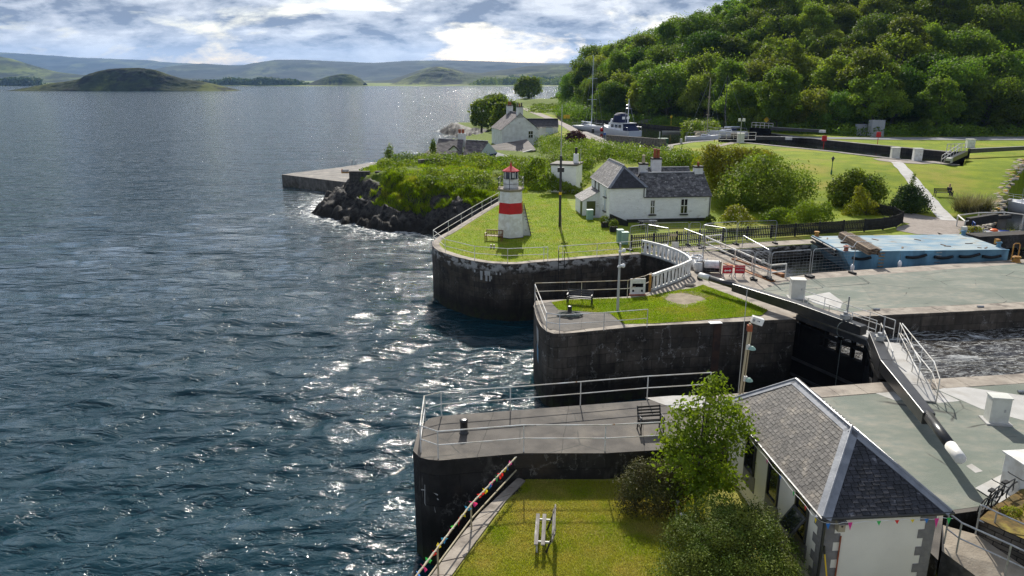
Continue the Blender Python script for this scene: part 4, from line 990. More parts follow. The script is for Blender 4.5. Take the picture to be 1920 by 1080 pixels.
for xa, sg in ((iw, 1), (W_-iw, -1)):
    b = MB(); z = ze-.28; k = 0
    while z > ZL-.2:
        w1 = .3 if k % 2 else .48
        b.box(c(xa+sg*w1/2-sg*.004,iw+.04,z+.02),(w1,.12,.28),th); b.box(c(xa+sg*.04,iw+(.55 if k % 2 else .34)/2,z+.02),(.12,.55 if k % 2 else .34,.28),th); z -= .285; k += 1
    b.build('quoin', M['quoin'], o)
for bb, nm in ((5.45,0),(3.55,1),(1.55,2)):
    w1, h1, zc = .75, 1.35, ze-.95; p = c(iw,bb,zc)
    f = MB(); 
    for dy in (-w1/2, w1/2): f.box(p+uy*dy-ux*.02,(.1,.07,h1),th)
    for dz in (-h1/2, h1/2): f.box(p+Vector((0,0,dz))-ux*.02,(.1,w1+.07,.07),th)
    wn = f.build('window', M['black'], o); g = MB().box(p-ux*.004,(.03,w1-.06,h1-.06),th).build('pane', M['glass'], wn)
    MB().box(p-ux*.0-Vector((0,0,h1/2+.35)),(.05,w1+.25,.6),th).build('apron_stone', M['quoin'], o)
    if nm == 2:
        f2 = MB(); q = p-ux*.28+Vector((0,0,-.15)); f2.box(q,(.05,w1+.04,.75),th,(0,R(35))); f2.build('open_sash', M['black'], wn); MB().box(q-ux*.03,(.03,w1-.12,.6),th,(0,R(35))).build('sash_pane', M['glass'], wn)
# nest box, tools and bunting on the gable
q = c(.62,iw-.11,ze-.36); nb = thing('nest_box', 'small wooden nest box under the office eave', 'nest box', q, th)
MB().box((0,0,0),(.2,.2,.3)).build('box', M['tan'], nb, world=False); MB().box((0,-.03,.17),(.26,.3,.03),0,(.25,0)).build('lid', M['oldwood'], nb, world=False); MB().tube([(0,-.102,.03),(0,-.108,.03)],.03,10).build('hole', M['black'], nb, world=False)
b = MB(); b.tube([c(.42,iw-.5,ZL),c(.3,iw-.06,5.0)],.022,8); tl = tag(b.build('tool_handle', M['yellow']), 'yellow tool handle leaning on the office wall', 'tool')
b = MB(); b.tube([c(.3,iw-.06,5.0),c(.26,iw-.05,5.25)],.03,8); b.build('grip', M['black'], tl)
tag(MB().tube([c(.72,iw-.05,ZL),c(.72,iw-.05,5.55)],.022,8).build('brown_pole', M['terra']), 'thin brown pole standing against the office wall', 'pole')
b2 = thing('bunting', 'coloured pennant bunting strung along the office gutter', 'bunting', E0)
lines = [(E3.lerp(E0,t_)-ux*.1 if t_ < 1 else E0) for t_ in np.linspace(.35,1,14)]+[E0.lerp(E1,t_)-uy*.1 for t_ in np.linspace(.02,1,24)]
lines = [p+Vector((0,0,-.1-.05*math.sin(i*.9)**2)) for i, p in enumerate(lines)]
MB().tube(lines,.007,5).build('cord', M['white'], b2)
for i, (t_, cname, sz) in enumerate([(.03,'flagblue',.2),(.2,'pink',.26),(.42,'flaggreen',.15),(.56,'flagred',.13),(.68,'flagyellow',.11),(.79,'flagblue',.15),(.87,'pink',.32),(.965,'flaggreen',.22)]):
    p = E0.lerp(E1,t_)-uy*.11+Vector((0,0,-.11)); k = .065
    MB().fs([p-ux*k,p+ux*k,p+ux*.02+Vector((0,0,-sz))], [(0,1,2)]).build('pennant', M[cname], b2)
for i, (t_, cname) in enumerate([(.98,'flagyellow'),(.9,'flagred'),(.8,'flaggreen'),(.68,'flagblue'),(.55,'pink')]):
    p = E3.lerp(E0,t_)-ux*.11+Vector((0,0,-.11)); MB().fs([p-uy*.065,p+uy*.065,p-Vector((0,0,.16))], [(0,1,2)]).build('pennant', M[cname], b2)

# ---- the white cottage beyond the lighthouse lawn
B0 = at(1141,418)+Vector((0,0,0)); B1 = at(1330,414); ux = (B1-B0).normalized(); uy = Vector((-ux.y, ux.x, 0)); LW = (B1-B0).length
c = lambda a, b, z: Vector((B0.x,B0.y,0))+ux*a+uy*b+Vector((0,0,z))
zE = ZQ+hgt(1141,352,B0); zW = ZQ+hgt(1272,366.5,c(7,0,ZQ)); wB = 3.62
o = thing('cottage', 'white lime-washed cottage with a hipped two-storey end and a long slated wing', 'cottage', (B0.x,B0.y,ZQ))
D_ = 8.2; zRg = ZQ+5.35; e = .14
def face(mb, pts): return mb.fs(pts, [tuple(range(len(pts)))])
b = MB(); face(b, [c(0,0,ZQ-.3),c(LW,0,ZQ-.3),c(LW,0,zW),c(wB,0,zW),c(wB,0,zE),c(0,0,zE)])
face(b, [c(0,D_,ZQ-.3),c(0,0,ZQ-.3),c(0,0,zE),c(0,D_,zE)]); face(b, [c(wB,0,zW-.2),c(wB,D_,zW-.2),c(wB,D_,zE),c(wB,0,zE)]); face(b, [c(wB,D_,ZQ),c(0,D_,ZQ),c(0,D_,zE),c(wB,D_,zE)])
yr1, yv, yr2, yb = 2.55, 4.75, 7.0, 9.2; zr1, zv, zr2 = zW+1.9, zW+.55, zW+1.9
face(b, [c(LW,0,ZQ-.3),c(LW,yb,ZQ-.3),c(LW,yb,zW),c(LW,yr2,zr2),c(LW,yv,zv),c(LW,yr1,zr1),c(LW,0,zW)]); face(b, [c(LW,yb,ZQ),c(wB,yb,ZQ),c(wB,yb,zW),c(LW,yb,zW)])
b.build('wall', M['harled'], o)
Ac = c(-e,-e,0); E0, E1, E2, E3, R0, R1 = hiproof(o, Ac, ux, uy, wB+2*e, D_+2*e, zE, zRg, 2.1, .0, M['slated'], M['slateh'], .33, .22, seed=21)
nL = (E0-E3).cross(R1-E3).normalized(); nR = (E2-E1).cross(R0-E1).normalized(); nF = (E1-E0).cross(R0-E0).normalized()
lead(MB(), R0, E0, nL, nF, .2).build('hip_flashing', M['lead'], o); lead(MB(), R0, E1, nF, nR, .2).build('hip_flashing', M['lead'], o); lead(MB(), R0, R1, nL, nR, .17).build('ridge_flashing', M['lead'], o)
x0 = wB+.02
def wing(p0, p1, q1, q0, nm, sd_):
    u_ = (p1-p0); L = u_.length; u_ /= L; n_ = u_.cross(q0-p0).normalized(); v_ = n_.cross(u_).normalized()
    slates(MB(), p0, u_, v_, [(0,0),(L,0),(L,(q1-p0).dot(v_)),(0,(q0-p0).dot(v_))], .33, .2, seed=sd_).build(nm, M['slateh'], o)
xe = LW+.06
wing(c(x0,-e,zW-.08),c(xe,-e,zW-.08),c(xe,yr1,zr1),c(x0,yr1,zr1),'roof_slope',31); wing(c(xe,yv,zv),c(x0,yv,zv),c(x0,yr1,zr1),c(xe,yr1,zr1),'roof_slope',32)
wing(c(x0,yv,zv),c(xe,yv,zv),c(xe,yr2,zr2),c(x0,yr2,zr2),'roof_slope',33); wing(c(xe,yb,zW),c(x0,yb,zW),c(x0,yr2,zr2),c(xe,yr2,zr2),'roof_slope',34)
MB().tube([c(x0,yr1,zr1+.04),c(xe,yr1,zr1+.04)],.08,8).build('ridge_flashing', M['lead'], o); MB().tube([c(x0,yr2,zr2+.04),c(xe,yr2,zr2+.04)],.08,8).build('ridge_flashing', M['lead'], o)
b = MB(); b.tube([c(-e,D_,zE-.04),c(-e-.03,-e-.03,zE-.04),c(wB+e,-e-.03,zE-.04)],.05,7); b.tube([c(wB-.2,-e-.03,zW-.12),c(xe,-e-.03,zW-.12)],.05,7); b.build('gutter', M['black'], o)
for a_, y_, zt in ((LW-.1,-.06,zW-.1),(wB-.2,-.06,zE-.05)): MB().tube([c(a_,y_,zt),c(a_,y_,ZQ if a_ > wB else zW-.12)],.045,7).build('downpipe', M['black'], o)
for y_ in (4.4, 6.1): MB().tube([c(-.07,y_,zE),c(-.07,y_,ZQ)],.055,7).build('downpipe', M['black'], o)
MB().box(c(LW/2+.95,-.03,ZQ+.1),(LW-1.7,.1,.45),math.atan2(ux.y,ux.x)).build('plinth', M['black'], o)
az = math.atan2(ux.y, ux.x)
def sash(u0, u1, v0, v1, sill=True):
    s = lambda u, v: (Vector((atY(u,v,B0.y+.4).x,0,0)), v)
    p0 = c(0,0,0); ry = lambda u: at(u,414.5).x
    a0 = (at(u0,415.5)-B0).dot(ux); a1 = (at(u1,415.5)-B0).dot(ux); base = c((a0+a1)/2,0,ZQ); zt = ZQ+hgt((u0+u1)/2,v0,base); zb = ZQ+hgt((u0+u1)/2,v1,base)
    m_ = c((a0+a1)/2,-.0,(zt+zb)/2); w1 = a1-a0; h1 = zt-zb
    f = MB(); 
    for k in (-.5,0,.5): f.box(m_+ux*w1*k-uy*.01,(.06,.09,h1),az)
    for k in (-.5,0.04,.5): f.box(m_+Vector((0,0,h1*k))-uy*.012,(w1+.06,.085,.06),az)
    wn = f.build('window', M['white'], o); MB().box(m_-uy*.004,(w1,.04,h1),az).build('pane', M['glass'], wn)
    MB().box(m_-uy*.08-Vector((0,0,h1/2+.1)),(w1+.35 if sill else w1+.12,.2,.12),az).build('sill', M['black'], o)
sash(1217,1224.5,375.5,401); sash(1275,1288,373,400,False)
for y_, z0, z1 in ((1.55,.95,2.1),(1.55,2.35,3.05),(5.2,.95,2.2)):
    m_ = c(-.02,y_,ZQ+(z0+z1)/2); wn = MB().box(m_,(.07,.75,z1-z0),az).build('window', M['white'], o); MB().box(m_-ux*.02,(.05,.62,z1-z0-.1),az).build('pane', M['greygel'], wn); MB().box(m_-ux*.08-Vector((0,0,(z1-z0)/2+.06)),(.2,.95,.1),az).build('sill', M['black'], o)
MB().box(c(-.02,2.35,ZQ+.9),(.06,.75,1.1),az).build('hatch_door', M['white'], o)
for nm, (a_, y_), w1, zb, zt, pots in (('a',(wB+.55,3.2),(.8,.6),zr1-.6,ZQ+5.3,[('buffpot',.16,.8)]),('b',(6.55,yr2-.4),(1.0,.65),zr2-.8,ZQ+5.45,[('terra',.17,.95),('terra',.17,.9)]),('c',(LW-.55,yr1+.1),(.85,.6),zr1-.9,ZQ+5.0,[('terra',.12,.4)])):
    p = c(a_,y_,0); ch = MB().box(p+Vector((0,0,(zb+zt)/2)),(w1[0],w1[1],zt-zb),az).build('chimney', M['harldirty'], o)
    MB().box(p+Vector((0,0,zt+.07)),(w1[0]+.12,w1[1]+.12,.16),az).build('chimney_cap', M['blackmatt'], ch)
    for i, (mm, rr_, hh_) in enumerate(pots): MB().lathe(p+ux*(i-.5*(len(pots)-1))*.36+Vector((0,0,zt+.14)), [(rr_*1.15,0),(rr_,.08),(rr_*.9,hh_*.85),(rr_*1.1,hh_*.9),(rr_*1.05,hh_),(rr_*.7,hh_)], 12).build('chimney_pot', M[mm], ch, True)
# lean-to on the left flank
b = MB(); p0, p1 = 4.2, 7.4; wx = 1.75; zl, zh = ZQ+1.55, ZQ+2.5
face(b, [c(0,p0,ZQ-.3),c(-wx,p0,ZQ-.3),c(-wx,p0,zl),c(0,p0,zh)]); face(b, [c(-wx,p1+.6,ZQ-.3),c(-wx,p0,ZQ-.3),c(-wx,p0,zl),c(-wx,p1+.6,zl)][::-1]); face(b, [c(-wx,p1+.6,ZQ),c(0,p1+.6,ZQ),c(0,p1+.6,zh),c(-wx,p1+.6,zl)])
b.build('outhouse_wall', M['harled'], o)
q0 = c(-wx-.12,p1+.7,zl-.05); q1 = c(-wx-.12,p0-.1,zl-.05); u_ = (q1-q0); L = u_.length; u_ /= L; tt_ = c(0,p1+.7,zh+.03)-q0
slates(MB(), q0, u_, tt_.normalized(), [(0,0),(L,0),(L,tt_.length),(0,tt_.length)], .3, .2, seed=41).build('outhouse_roof', M['slateh'], o)
MB().box(c(-wx-.02,p0+.55,ZQ+.75),(.08,.75,1.5),az).build('outhouse_door', M['olive'], o)
MB().box(c(-wx*.5,p0-.03,ZQ+.75),(.9,.08,1.5),az).build('outhouse_door', M['olive'], o)
# dark boarded screen stepping away from the corner, planters, cabinets, picnic bench
p, q = c(.05,-.15,ZQ), at(1177,424.5); 
tag(MB().beam(p+Vector((0,0,.45)), q+Vector((0,0,.22)), .1, .95, h2=.5).build('low_wall', M['blackmatt']), 'low dark wall sloping from the white cottage corner', 'wall')
for i, (u, v, lab) in enumerate(((1134,426,'planter with a clipped shrub nearest the white cottage wall'),(1150,434,'planter with a clipped shrub beside the twin cabinets'))):
    q = at(u,v); pl = thing('planter', 'black '+lab, 'planter', q)
    MB().box((0,0,.25),(.65,.65,.5),0,None,None,1.08).build('tub', M['blackmatt'], pl, world=False); f_ = leafcloud('foliage', [(0,0,.72,.42,.42,.36)], 700, .1, 60+i, M['leaf_mid'], pl)
def cabinet(name, label, p, d, m, rz=0, roof=.06, base=True, cap=None, split=False):
    o_ = thing(name, label, 'cabinet', p, rz); w1, d1, h1 = d
    MB().box((0,0,h1/2),(w1,d1,h1)).build('body', M[m], o_, world=False, bev=.012)
    MB().box((0,0,h1+.03),(w1+roof,d1+roof,.06)).build('lid', M[cap or m], o_, world=False, bev=.01)
    if base: MB().box((0,0,.02),(w1+.25,d1+.25,.1)).build('plinth', M['slab'], o_, world=False)
    if split: MB().box((0,-d1/2-.004,h1/2),(.012,.008,h1*.94)).build('door_seam', M['rubber'], o_, world=False)
    MB().box((w1*.22,-d1/2-.01,h1*.55),(.05,.02,.12)).build('handle', M['galv'], o_, world=False); return o_
cabinet('cabinet', 'mint green cabinet against the cottage flank wall', at(1105.5,411.5), (.6,.5,.95), 'mint', .15, .06, False)
cabinet('cabinet', 'left mint green cabinet of the pair by the quay railing', at(1162,455), (.5,.55,1.1), 'mint', .1, .06, False)
cabinet('cabinet', 'right, nearer mint green cabinet of the pair by the quay railing', at(1171,457.5), (.55,.55,1.0), 'mint', .1, .06, False)
o = thing('picnic_table', 'dark picnic table in front of the white cottage', 'table', at(1214,428), az)
MB().box((0,0,.72),(1.7,.65,.05)).build('top', M['oldwood'], o, world=False)
for y_ in (-.6,.6): MB().box((0,y_,.44),(1.7,.25,.04)).build('seat', M['oldwood'], o, world=False)
for x_ in (-.6,.6): b = MB(); b.beam((x_,-.65,0),(x_,-.2,.7),.08,.06); b.beam((x_,.65,0),(x_,.2,.7),.08,.06); b.beam((x_,-.65,.4),(x_,.65,.4),.06,.08); b.build('leg_frame', M['blackmatt'], o, world=False)

# ---- lighthouse: six-sided tapering tower
q = at(958,447.5); q.y += 1.1; o = thing('lighthouse', 'small white six-sided lighthouse with a red band and red lantern roof', 'lighthouse', q)
H1 = 4.25; rt = R(-96)
def hexa(mb, z0, z1, r0, r1): return mb.lathe((0,0,0), [(r0,z0),(r1,z1)], 6, rt)
rad = lambda z: 1.3+(1.06-1.3)*z/H1
hexa(MB(), 0, 2.15, rad(0), rad(2.15)).build('tower', M['white'], o, world=False); hexa(MB(), 2.15, 3.12, rad(2.15)+.003, rad(3.12)+.003).build('red_band', M['red'], o, world=False); hexa(MB(), 3.12, H1, rad(3.12), rad(H1)).build('tower', M['white'], o, world=False)
MB().lathe((0,0,0), [(rad(0)+.03,-.05),(rad(0)+.03,.07)], 6, rt).build('plinth', M['black'], o, world=False)
MB().lathe((0,0,0), [(1.08,H1-.16),(1.18,H1-.08),(1.28,H1),(1.28,H1+.09)], 6, rt).build('gallery', M['coping'], o, world=False)
MB().lathe((0,0,0), [(.72,H1+.09),(.66,H1+.16),(.66,H1+.86),(.7,H1+.9)], 16).build('lantern_base', M['white'], o, world=False)
lg = MB().lathe((0,0,0), [(.58,H1+.9),(.58,H1+1.58)], 8, rt).build('lantern_glass', M['glassblue'], o, world=False)
for k in range(8): t_ = rt+k*math.pi/4; MB().beam((.61*math.cos(t_),.61*math.sin(t_),H1+.88),(.61*math.cos(t_),.61*math.sin(t_),H1+1.6),.06,.06).build('glazing_bar', M['white'], lg, world=False)
for k in (0,1,2,3): 
    t0 = rt+(k+2.0)*math.pi/4; t1 = t0+math.pi/4; a_ = Vector((.605*math.cos(t0),.605*math.sin(t0),0)); b_ = Vector((.605*math.cos(t1),.605*math.sin(t1),0)); MB().fs([a_+Vector((0,0,H1+.9)),b_+Vector((0,0,H1+.9)),b_+Vector((0,0,H1+1.58)),a_+Vector((0,0,H1+1.58))],[(0,1,2,3)]).build('blank_panel', M['white'], lg, world=False)
rf = MB().lathe((0,0,0), [(.78,H1+1.56),(.76,H1+1.62),(.1,H1+2.0),(.09,H1+2.08),(.06,H1+2.12),(.1,H1+2.18),(.03,H1+2.3)], 8, rt).build('lantern_roof', M['redroof'], o, world=False)
MB().tube([(0,0,H1+2.25),(0,0,H1+2.5)],.02,6).build('finial', M['redroof'], rf, world=False)
for k in range(6): t_ = rt+k*math.pi/3; p = Vector((1.2*math.cos(t_),1.2*math.sin(t_),H1+.08)); MB().tube([p,p+Vector((0,0,.95))],.028,6).build('gallery_post', M['black' if math.sin(t_)<.3 else 'galv'], o, world=False)
ring = lambda z: [Vector((1.2*math.cos(rt+k*math.pi/3),1.2*math.sin(rt+k*math.pi/3),z)) for k in range(7)]
MB().tube(ring(H1+1.02),.026,6).build('gallery_rail', M['black'], o, world=False); MB().tube(ring(H1+.55),.022,6).build('gallery_rail', M['black'], o, world=False); MB().tube(ring(H1+.2),.022,6).build('gallery_rail', M['black'], o, world=False)
MB().box((.2,-.62,H1+1.25),(.24,.2,.42)).build('lamp', M['greypost'], o, world=False)
b = MB(); b.fs([(1.1,.25,2.9),(1.1,.5,2.9),(1.78,.5,0),(1.78,.25,0),(1.1,.25,0),(1.1,.5,0)],[(0,3,2,1),(0,4,3),(1,2,5)]); b.build('buttress', M['harldirty'], o, world=False)
b = MB(); b.beam((1.14,.22,2.95),(1.82,.22,0),.07,.07); b.build('buttress_edge', M['blackmatt'], o, world=False)
b = MB(); [b.box((1.25+.09*i,.2,.3+.31*(7-i)*.95),(.5-.02*i,.05,.035)) for i in range(8)]; b.build('step', M['blackmatt'], o, world=False)
for i, (u, v) in enumerate(((920.8,465.5),(926.3,465.8))): tag(MB().tube([at(u,v),at(u,v)+Vector((0,0,.32))],.09,8).build('stump_post', M['tan']), ('left' if i == 0 else 'right')+' one of two short wooden stumps on the lighthouse lawn', 'post')
# mast pole on the lawn
q = at(1049.5,425); hh = hgt(1050.5,196,q); o = thing('mast_pole', 'tall thin dark mast with a yellow ring on the lighthouse lawn', 'mast', q)
h1 = hgt(1050,292,q); MB().tube([q,q+Vector((0,0,h1))],.13,10,.11).build('lower_pole', M['black'], o); MB().tube([q+Vector((0,0,h1)),q+Vector((.02,0,hh))],.055,8,.03).build('upper_pole', M['greypost'], o)
MB().tube([q+Vector((0,0,hgt(1050,365,q))),q+Vector((0,0,hgt(1050,360,q)))],.145,10).build('ring', M['yellow'], o); MB().box(q+Vector((0,-.12,hgt(1050,318,q))),(.62,.2,.42)).build('box', M['black'], o)
tag(MB().tube([at(1052.5,438),at(1052.5,438)+Vector((0,0,1.7))],.03,6).build('stake', M['tan']), 'thin pale stake beside the foot of the tall mast', 'stake')

# ---- white flat-roofed hut, jetty, boundary walls
o = thing('hut', 'small white flat-roofed hut with a white chimney in the bushes', 'hut', at(1070,352)); yb_ = 92.
p0 = atY(1033,345,yb_); p1 = atY(1080,350,yb_-1); zt = atY(1060,309,yb_).z; ux = (Vector((p1.x,p1.y,0))-Vector((p0.x,p0.y,0))); wd = ux.length; ux /= wd; uy = Vector((-ux.y,ux.x,0)); ah = math.atan2(ux.y,ux.x)
m_ = Vector((p0.x,p0.y,0))+ux*wd/2+uy*1.6
MB().box(m_+Vector((0,0,(ZQ-.5+zt)/2)),(wd,3.2,zt-ZQ+.5),ah).build('wall', M['harled'], o); MB().box(m_+Vector((0,0,zt+.1)),(wd+.25,3.45,.14),ah).build('roof', M['concrete'], o); MB().box(m_+Vector((0,-.02,zt-.0)),(wd+.2,3.4,.1),ah).build('fascia', M['black'], o)
ch = MB().box(m_+ux*(wd/2-.45)+Vector((0,0,zt+.65)),(.55,.55,1.3),ah).build('chimney', M['harled'], o); MB().lathe(m_+ux*(wd/2-.45)+Vector((0,0,zt+1.25)), [(.2,0),(.16,.1),(.16,.75),(.2,.8)], 10).build('chimney_pot', M['blackmatt'], ch); MB().tube([m_+ux*(wd/2+.1)+Vector((0,0,zt)),m_+ux*(wd/2+.15)+Vector((0,0,zt+1.9))],.04,6).build('vent_pipe', M['greypost'], o)
zj = 2.05; jp = pz([(528,327),(644,341),(662,342),(730,318),(735,306),(700,304),(639,313.5)], zj)
o = quay('jetty', 'flat concrete jetty jutting into the bay at left', jp, stonewall('jetty_concrete', (.15,.135,.12), (.11,.1,.09), 2.2, 3., (.05,.045,.04), .25, .25), M['concrete'], zb=-2, z=zj, cat='jetty')
for u in (657,662): pass
q = at(659,310,zj); b = MB(); 
for dx in (0,.75): b.tube([q+Vector((dx,0,-.1)),q+Vector((dx,0,.95)),q+Vector((dx+.15,.4,1.05)),q+Vector((dx+.15,.6,-.5))],.05,6)
tag(b.build('ladder_rail', M['galv']), 'grey ladder hoops on the far edge of the jetty', 'ladder')
q = at(649,324,zj); o = thing('winch', 'rusty winch with a pale drum on the jetty deck', 'winch', q)
MB().tube([(-.6,0,.3),(.5,0,.35)],.28,10).build('drum', M['slab'], o, world=False); MB().box((0,0,.08),(1.5,.8,.16)).build('frame', M['ochre'], o, world=False); MB().tube([(-.75,0,.3),(-.65,0,.3)],.42,10).build('flange', M['terra'], o, world=False)
yw = 103.; o = thing('stone_wall', 'stub of dark stone wall with a gateway beside the jetty', 'wall', atY(656,352,yw))
pl = lambda u, v: atY(u,v,yw)
a_, b_ = pl(656,352), pl(693,342); zt = pl(670,321.5).z; MB().box(((a_.x+b_.x)/2,yw+.4,(zt+a_.z-.8)/2),(b_.x-a_.x,.8,zt-a_.z+.8)).build('wall', SWJ if 'SWJ' in globals() else M['drystone'], o)
a_, b_ = pl(704,343), pl(713,341); MB().box(((a_.x+b_.x)/2,yw+.4,(zt+a_.z-.8)/2),(b_.x-a_.x,.8,zt-a_.z+.8)).build('gate_pillar', M['drystone'], o)
p0, p1 = at(781,337,ZQ), at(832,334,ZQ); tag(MB().beam(p0+Vector((0,3,1.6)),p1+Vector((0,3,1.7)),.7,1.8).build('stone_wall', M['drystone']), 'old mossy stone wall fragment in the scrub above the rocks', 'wall')

# ---- far cottages by the shore
def gable(name, label, base, ux, w1, L1, hE, hR, roofm, wallm, sw=.5, sh=.35, seed=1, cat='house'):
    o_ = thing(name, label, cat, base); uy = Vector((-ux.y,ux.x,0)); f = lambda a, b, z: base+ux*a+uy*b+Vector((0,0,z)); b_ = MB()
    face(b_, [f(0,0,-1),f(w1,0,-1),f(w1,0,hE),f(w1/2,0,hR),f(0,0,hE)]); face(b_, [f(w1,L1,-1),f(0,L1,-1),f(0,L1,hE),f(w1/2,L1,hR),f(w1,L1,hE)]); face(b_, [f(0,L1,-1),f(0,0,-1),f(0,0,hE),f(0,L1,hE)]); face(b_, [f(w1,0,-1),f(w1,L1,-1),f(w1,L1,hE),f(w1,0,hE)]); b_.build('wall', wallm, o_)
    for s_, (p, q, t0, t1) in enumerate(((f(-.2,L1+.15,hE-.1),f(-.2,-.15,hE-.1),f(w1/2,-.15,hR+.1),f(w1/2,L1+.15,hR+.1)),(f(w1+.2,-.15,hE-.1),f(w1+.2,L1+.15,hE-.1),f(w1/2,L1+.15,hR+.1),f(w1/2,-.15,hR+.1)))):
        u_ = q-p; L = u_.length; u_ /= L; n_ = u_.cross(t1-p).normalized(); v_ = n_.cross(u_).normalized(); slates(MB(), p, u_, v_, [(0,0),(L,0),(L,(t0-p).dot(v_)),(0,(t1-p).dot(v_))], sw, sh, .02, seed+s_).build('roof_slope', roofm, o_)
    MB().tube([f(w1/2,-.15,hR+.14),f(w1/2,L1+.15,hR+.14)],.09,6).build('ridge_flashing', M['lead'], o_); return o_, f
Yg = 158.; p0 = atY(941,268,Yg); p1 = atY(1009,262,Yg+2); p0.z = p1.z = 4.0; ux = (p1-p0); wg = ux.length; ux /= wg
hE = atY(941,243,Yg).z-4; hR = atY(975,214,Yg).z-4
o, f = gable('gable_house', 'tall white gabled house by the shore with chimneys at both ends', Vector((p0.x,p0.y,4.)), ux, wg, 9.5, hE, hR, M['slatefar'], M['harldirty'], seed=51)
for y_, pots in ((.45,3),(9.0,2)):
    p = f(wg/2,y_,0); ch = MB().box(p+Vector((0,0,hR+.3)),(1.3,.9,2.2),math.atan2(ux.y,ux.x)).build('chimney', M['harldirty'], o)
    MB().box(p+Vector((0,0,hR+1.45)),(1.45,1.05,.16),math.atan2(ux.y,ux.x)).build('chimney_cap', M['blackmatt'], ch)
    for k in range(pots): MB().tube([p+ux*(k-(pots-1)/2)*.42+Vector((0,0,hR+1.5)),p+ux*(k-(pots-1)/2)*.42+Vector((0,0,hR+2.3-.15*(k%2)))],.15,8).build('chimney_pot', M['terra' if y_ > 5 or k == 1 else 'drystone'], ch)
m_ = f(wg*.79,-.03,hE-1.1); wn = MB().box(m_,(1.15,.12,1.6),math.atan2(ux.y,ux.x)).build('window', M['white'], o); b = MB(); [b.box(m_+ux*dx-Vector((0,.06,-dz)),(.4,.06,.62),math.atan2(ux.y,ux.x)) for dx in (-.25,.25) for dz in (-.36,.36)]; b.build('pane', M['glass'], wn)
# blue-black roofed extension to its right
p0 = atY(985,255,176); p0.z = 4.5; p1 = atY(1045,252,176); L1 = p1.x-p0.x
o, f2 = gable('shed', 'long white shed with a dark blue-black roof behind the gabled house', Vector((p1.x,174,4.6)), Vector((0,1,0)), 5.2, L1, atY(1040,238,174).z-4.6, atY(1010,223.5,177).z-4.6, M['slated'], M['harldirty'], seed=61, cat='shed')
m_ = Vector((atY(1030,245,173.9).x,173.93,atY(1030,245,173.9).z)); MB().box(m_,(1.6,.1,1.7)).build('door', M['greygel'], o)
# low grey roofed lean-to in front of the gable, mossy long roof
Yl = 146.; q = atY(935,303,Yl); o = thing('shed', 'low lean-to with a patchy grey felt roof in front of the gabled house', 'shed', Vector((q.x,q.y,3.)))
pt = [atY(905,275,Yl+6),atY(988,261,Yl+9),atY(1006,281,Yl),atY(925,297,Yl-1)]
MB().fs(pt+[p-Vector((0,0,.25)) for p in pt], [(3,2,1,0),(4,5,6,7),(3,7,6,2),(2,6,5,1)]).build('roof', mat('felt_roof', (.1,.088,.08), (.16,.14,.125), .35, .85, .3, c3=(.3,.28,.26), sc3=.5, t3=(.62,.7), stretch=(1,2.5,1)), o)
b = MB(); face(b, [Vector((pt[3].x,pt[3].y,2)),Vector((pt[2].x,pt[2].y,2)),pt[2]-Vector((0,0,.2)),pt[3]-Vector((0,0,.2))]); face(b, [Vector((pt[2].x,pt[2].y,2)),Vector((pt[1].x,pt[1].y,2)),pt[1]-Vector((0,0,.2)),pt[2]-Vector((0,0,.2))]); b.build('wall', M['blackmatt'], o)
a_, b_ = atY(967,290,Yl-.6), atY(999,280.5,Yl-.6); MB().beam(a_,b_,.9,.2).build('roof_light', M['slab'], o)
# low slated cottages at the water
def lowroof(label, uA, vA, uB, vB, uC, vC, uD, vD, Yf, Yr, gablem=None, seed=1):
    p = [atY(uA,vA,Yf),atY(uB,vB,Yf),atY(uC,vC,Yr),atY(uD,vD,Yr)]; o_ = thing('cottage', label, 'cottage', Vector((p[0].x,p[0].y,2.)))
    u_ = p[1]-p[0]; L = u_.length; u_ /= L; n_ = u_.cross(p[3]-p[0]).normalized(); v_ = n_.cross(u_).normalized(); slates(MB(), p[0], u_, v_, [(0,0),(L,0),((p[2]-p[0]).dot(u_),(p[2]-p[0]).dot(v_)),((p[3]-p[0]).dot(u_),(p[3]-p[0]).dot(v_))], .55, .38, .02, seed).build('roof_slope', M['slatefar'], o_)
    bk = [p[2]+Vector((0,Yr-Yf,p[1].z-p[2].z)), p[3]+Vector((0,Yr-Yf,p[0].z-p[3].z))]; MB().fs([p[3],p[2],bk[0],bk[1]],[(0,1,2,3)]).build('rear_slope', M['slatefar'], o_)
    b_ = MB(); face(b_, [Vector((p[0].x,p[0].y+.2,1)),Vector((p[1].x,p[1].y+.2,1)),p[1]+Vector((0,.2,-.1)),p[0]+Vector((0,.2,-.1))])
    face(b_, [Vector((p[1].x-.2,p[1].y,1)),Vector((bk[0].x-.2,bk[0].y,1)),bk[0]-Vector((.2,0,.1)),p[2]-Vector((.2,0,.1)),p[1]-Vector((.2,0,.1))]); b_.build('wall', M['harldirty'], o_); MB().tube([p[3]+Vector((0,0,.05)),p[2]+Vector((0,0,.05))],.1,6).build('ridge_flashing', M['lead'], o_); return o_, p
o, p = lowroof('low pinkish-slated cottage with a white chimney at the water, farthest left', 812,288,865,289,869,263,822,260.5,139,143,seed=71)
m_ = atY(866,262,143.4); zt = atY(866,252,143).z; ch = MB().box((m_.x,143.5,(m_.z-1.2+zt)/2),(1.5,1.1,zt-m_.z+1.6)).build('chimney', M['harldirty'], o); [MB().tube([(m_.x+dx,143.5,zt),(m_.x+dx,143.5,zt+.95)],.25,8).build('chimney_pot', M['terra'], ch) for dx in (-.4,.25)]
o, p = lowroof('low pinkish-slated cottage with a pale gable, beside the white chimney', 868,293,900,296,915,265,874,263,137,141,seed=75)
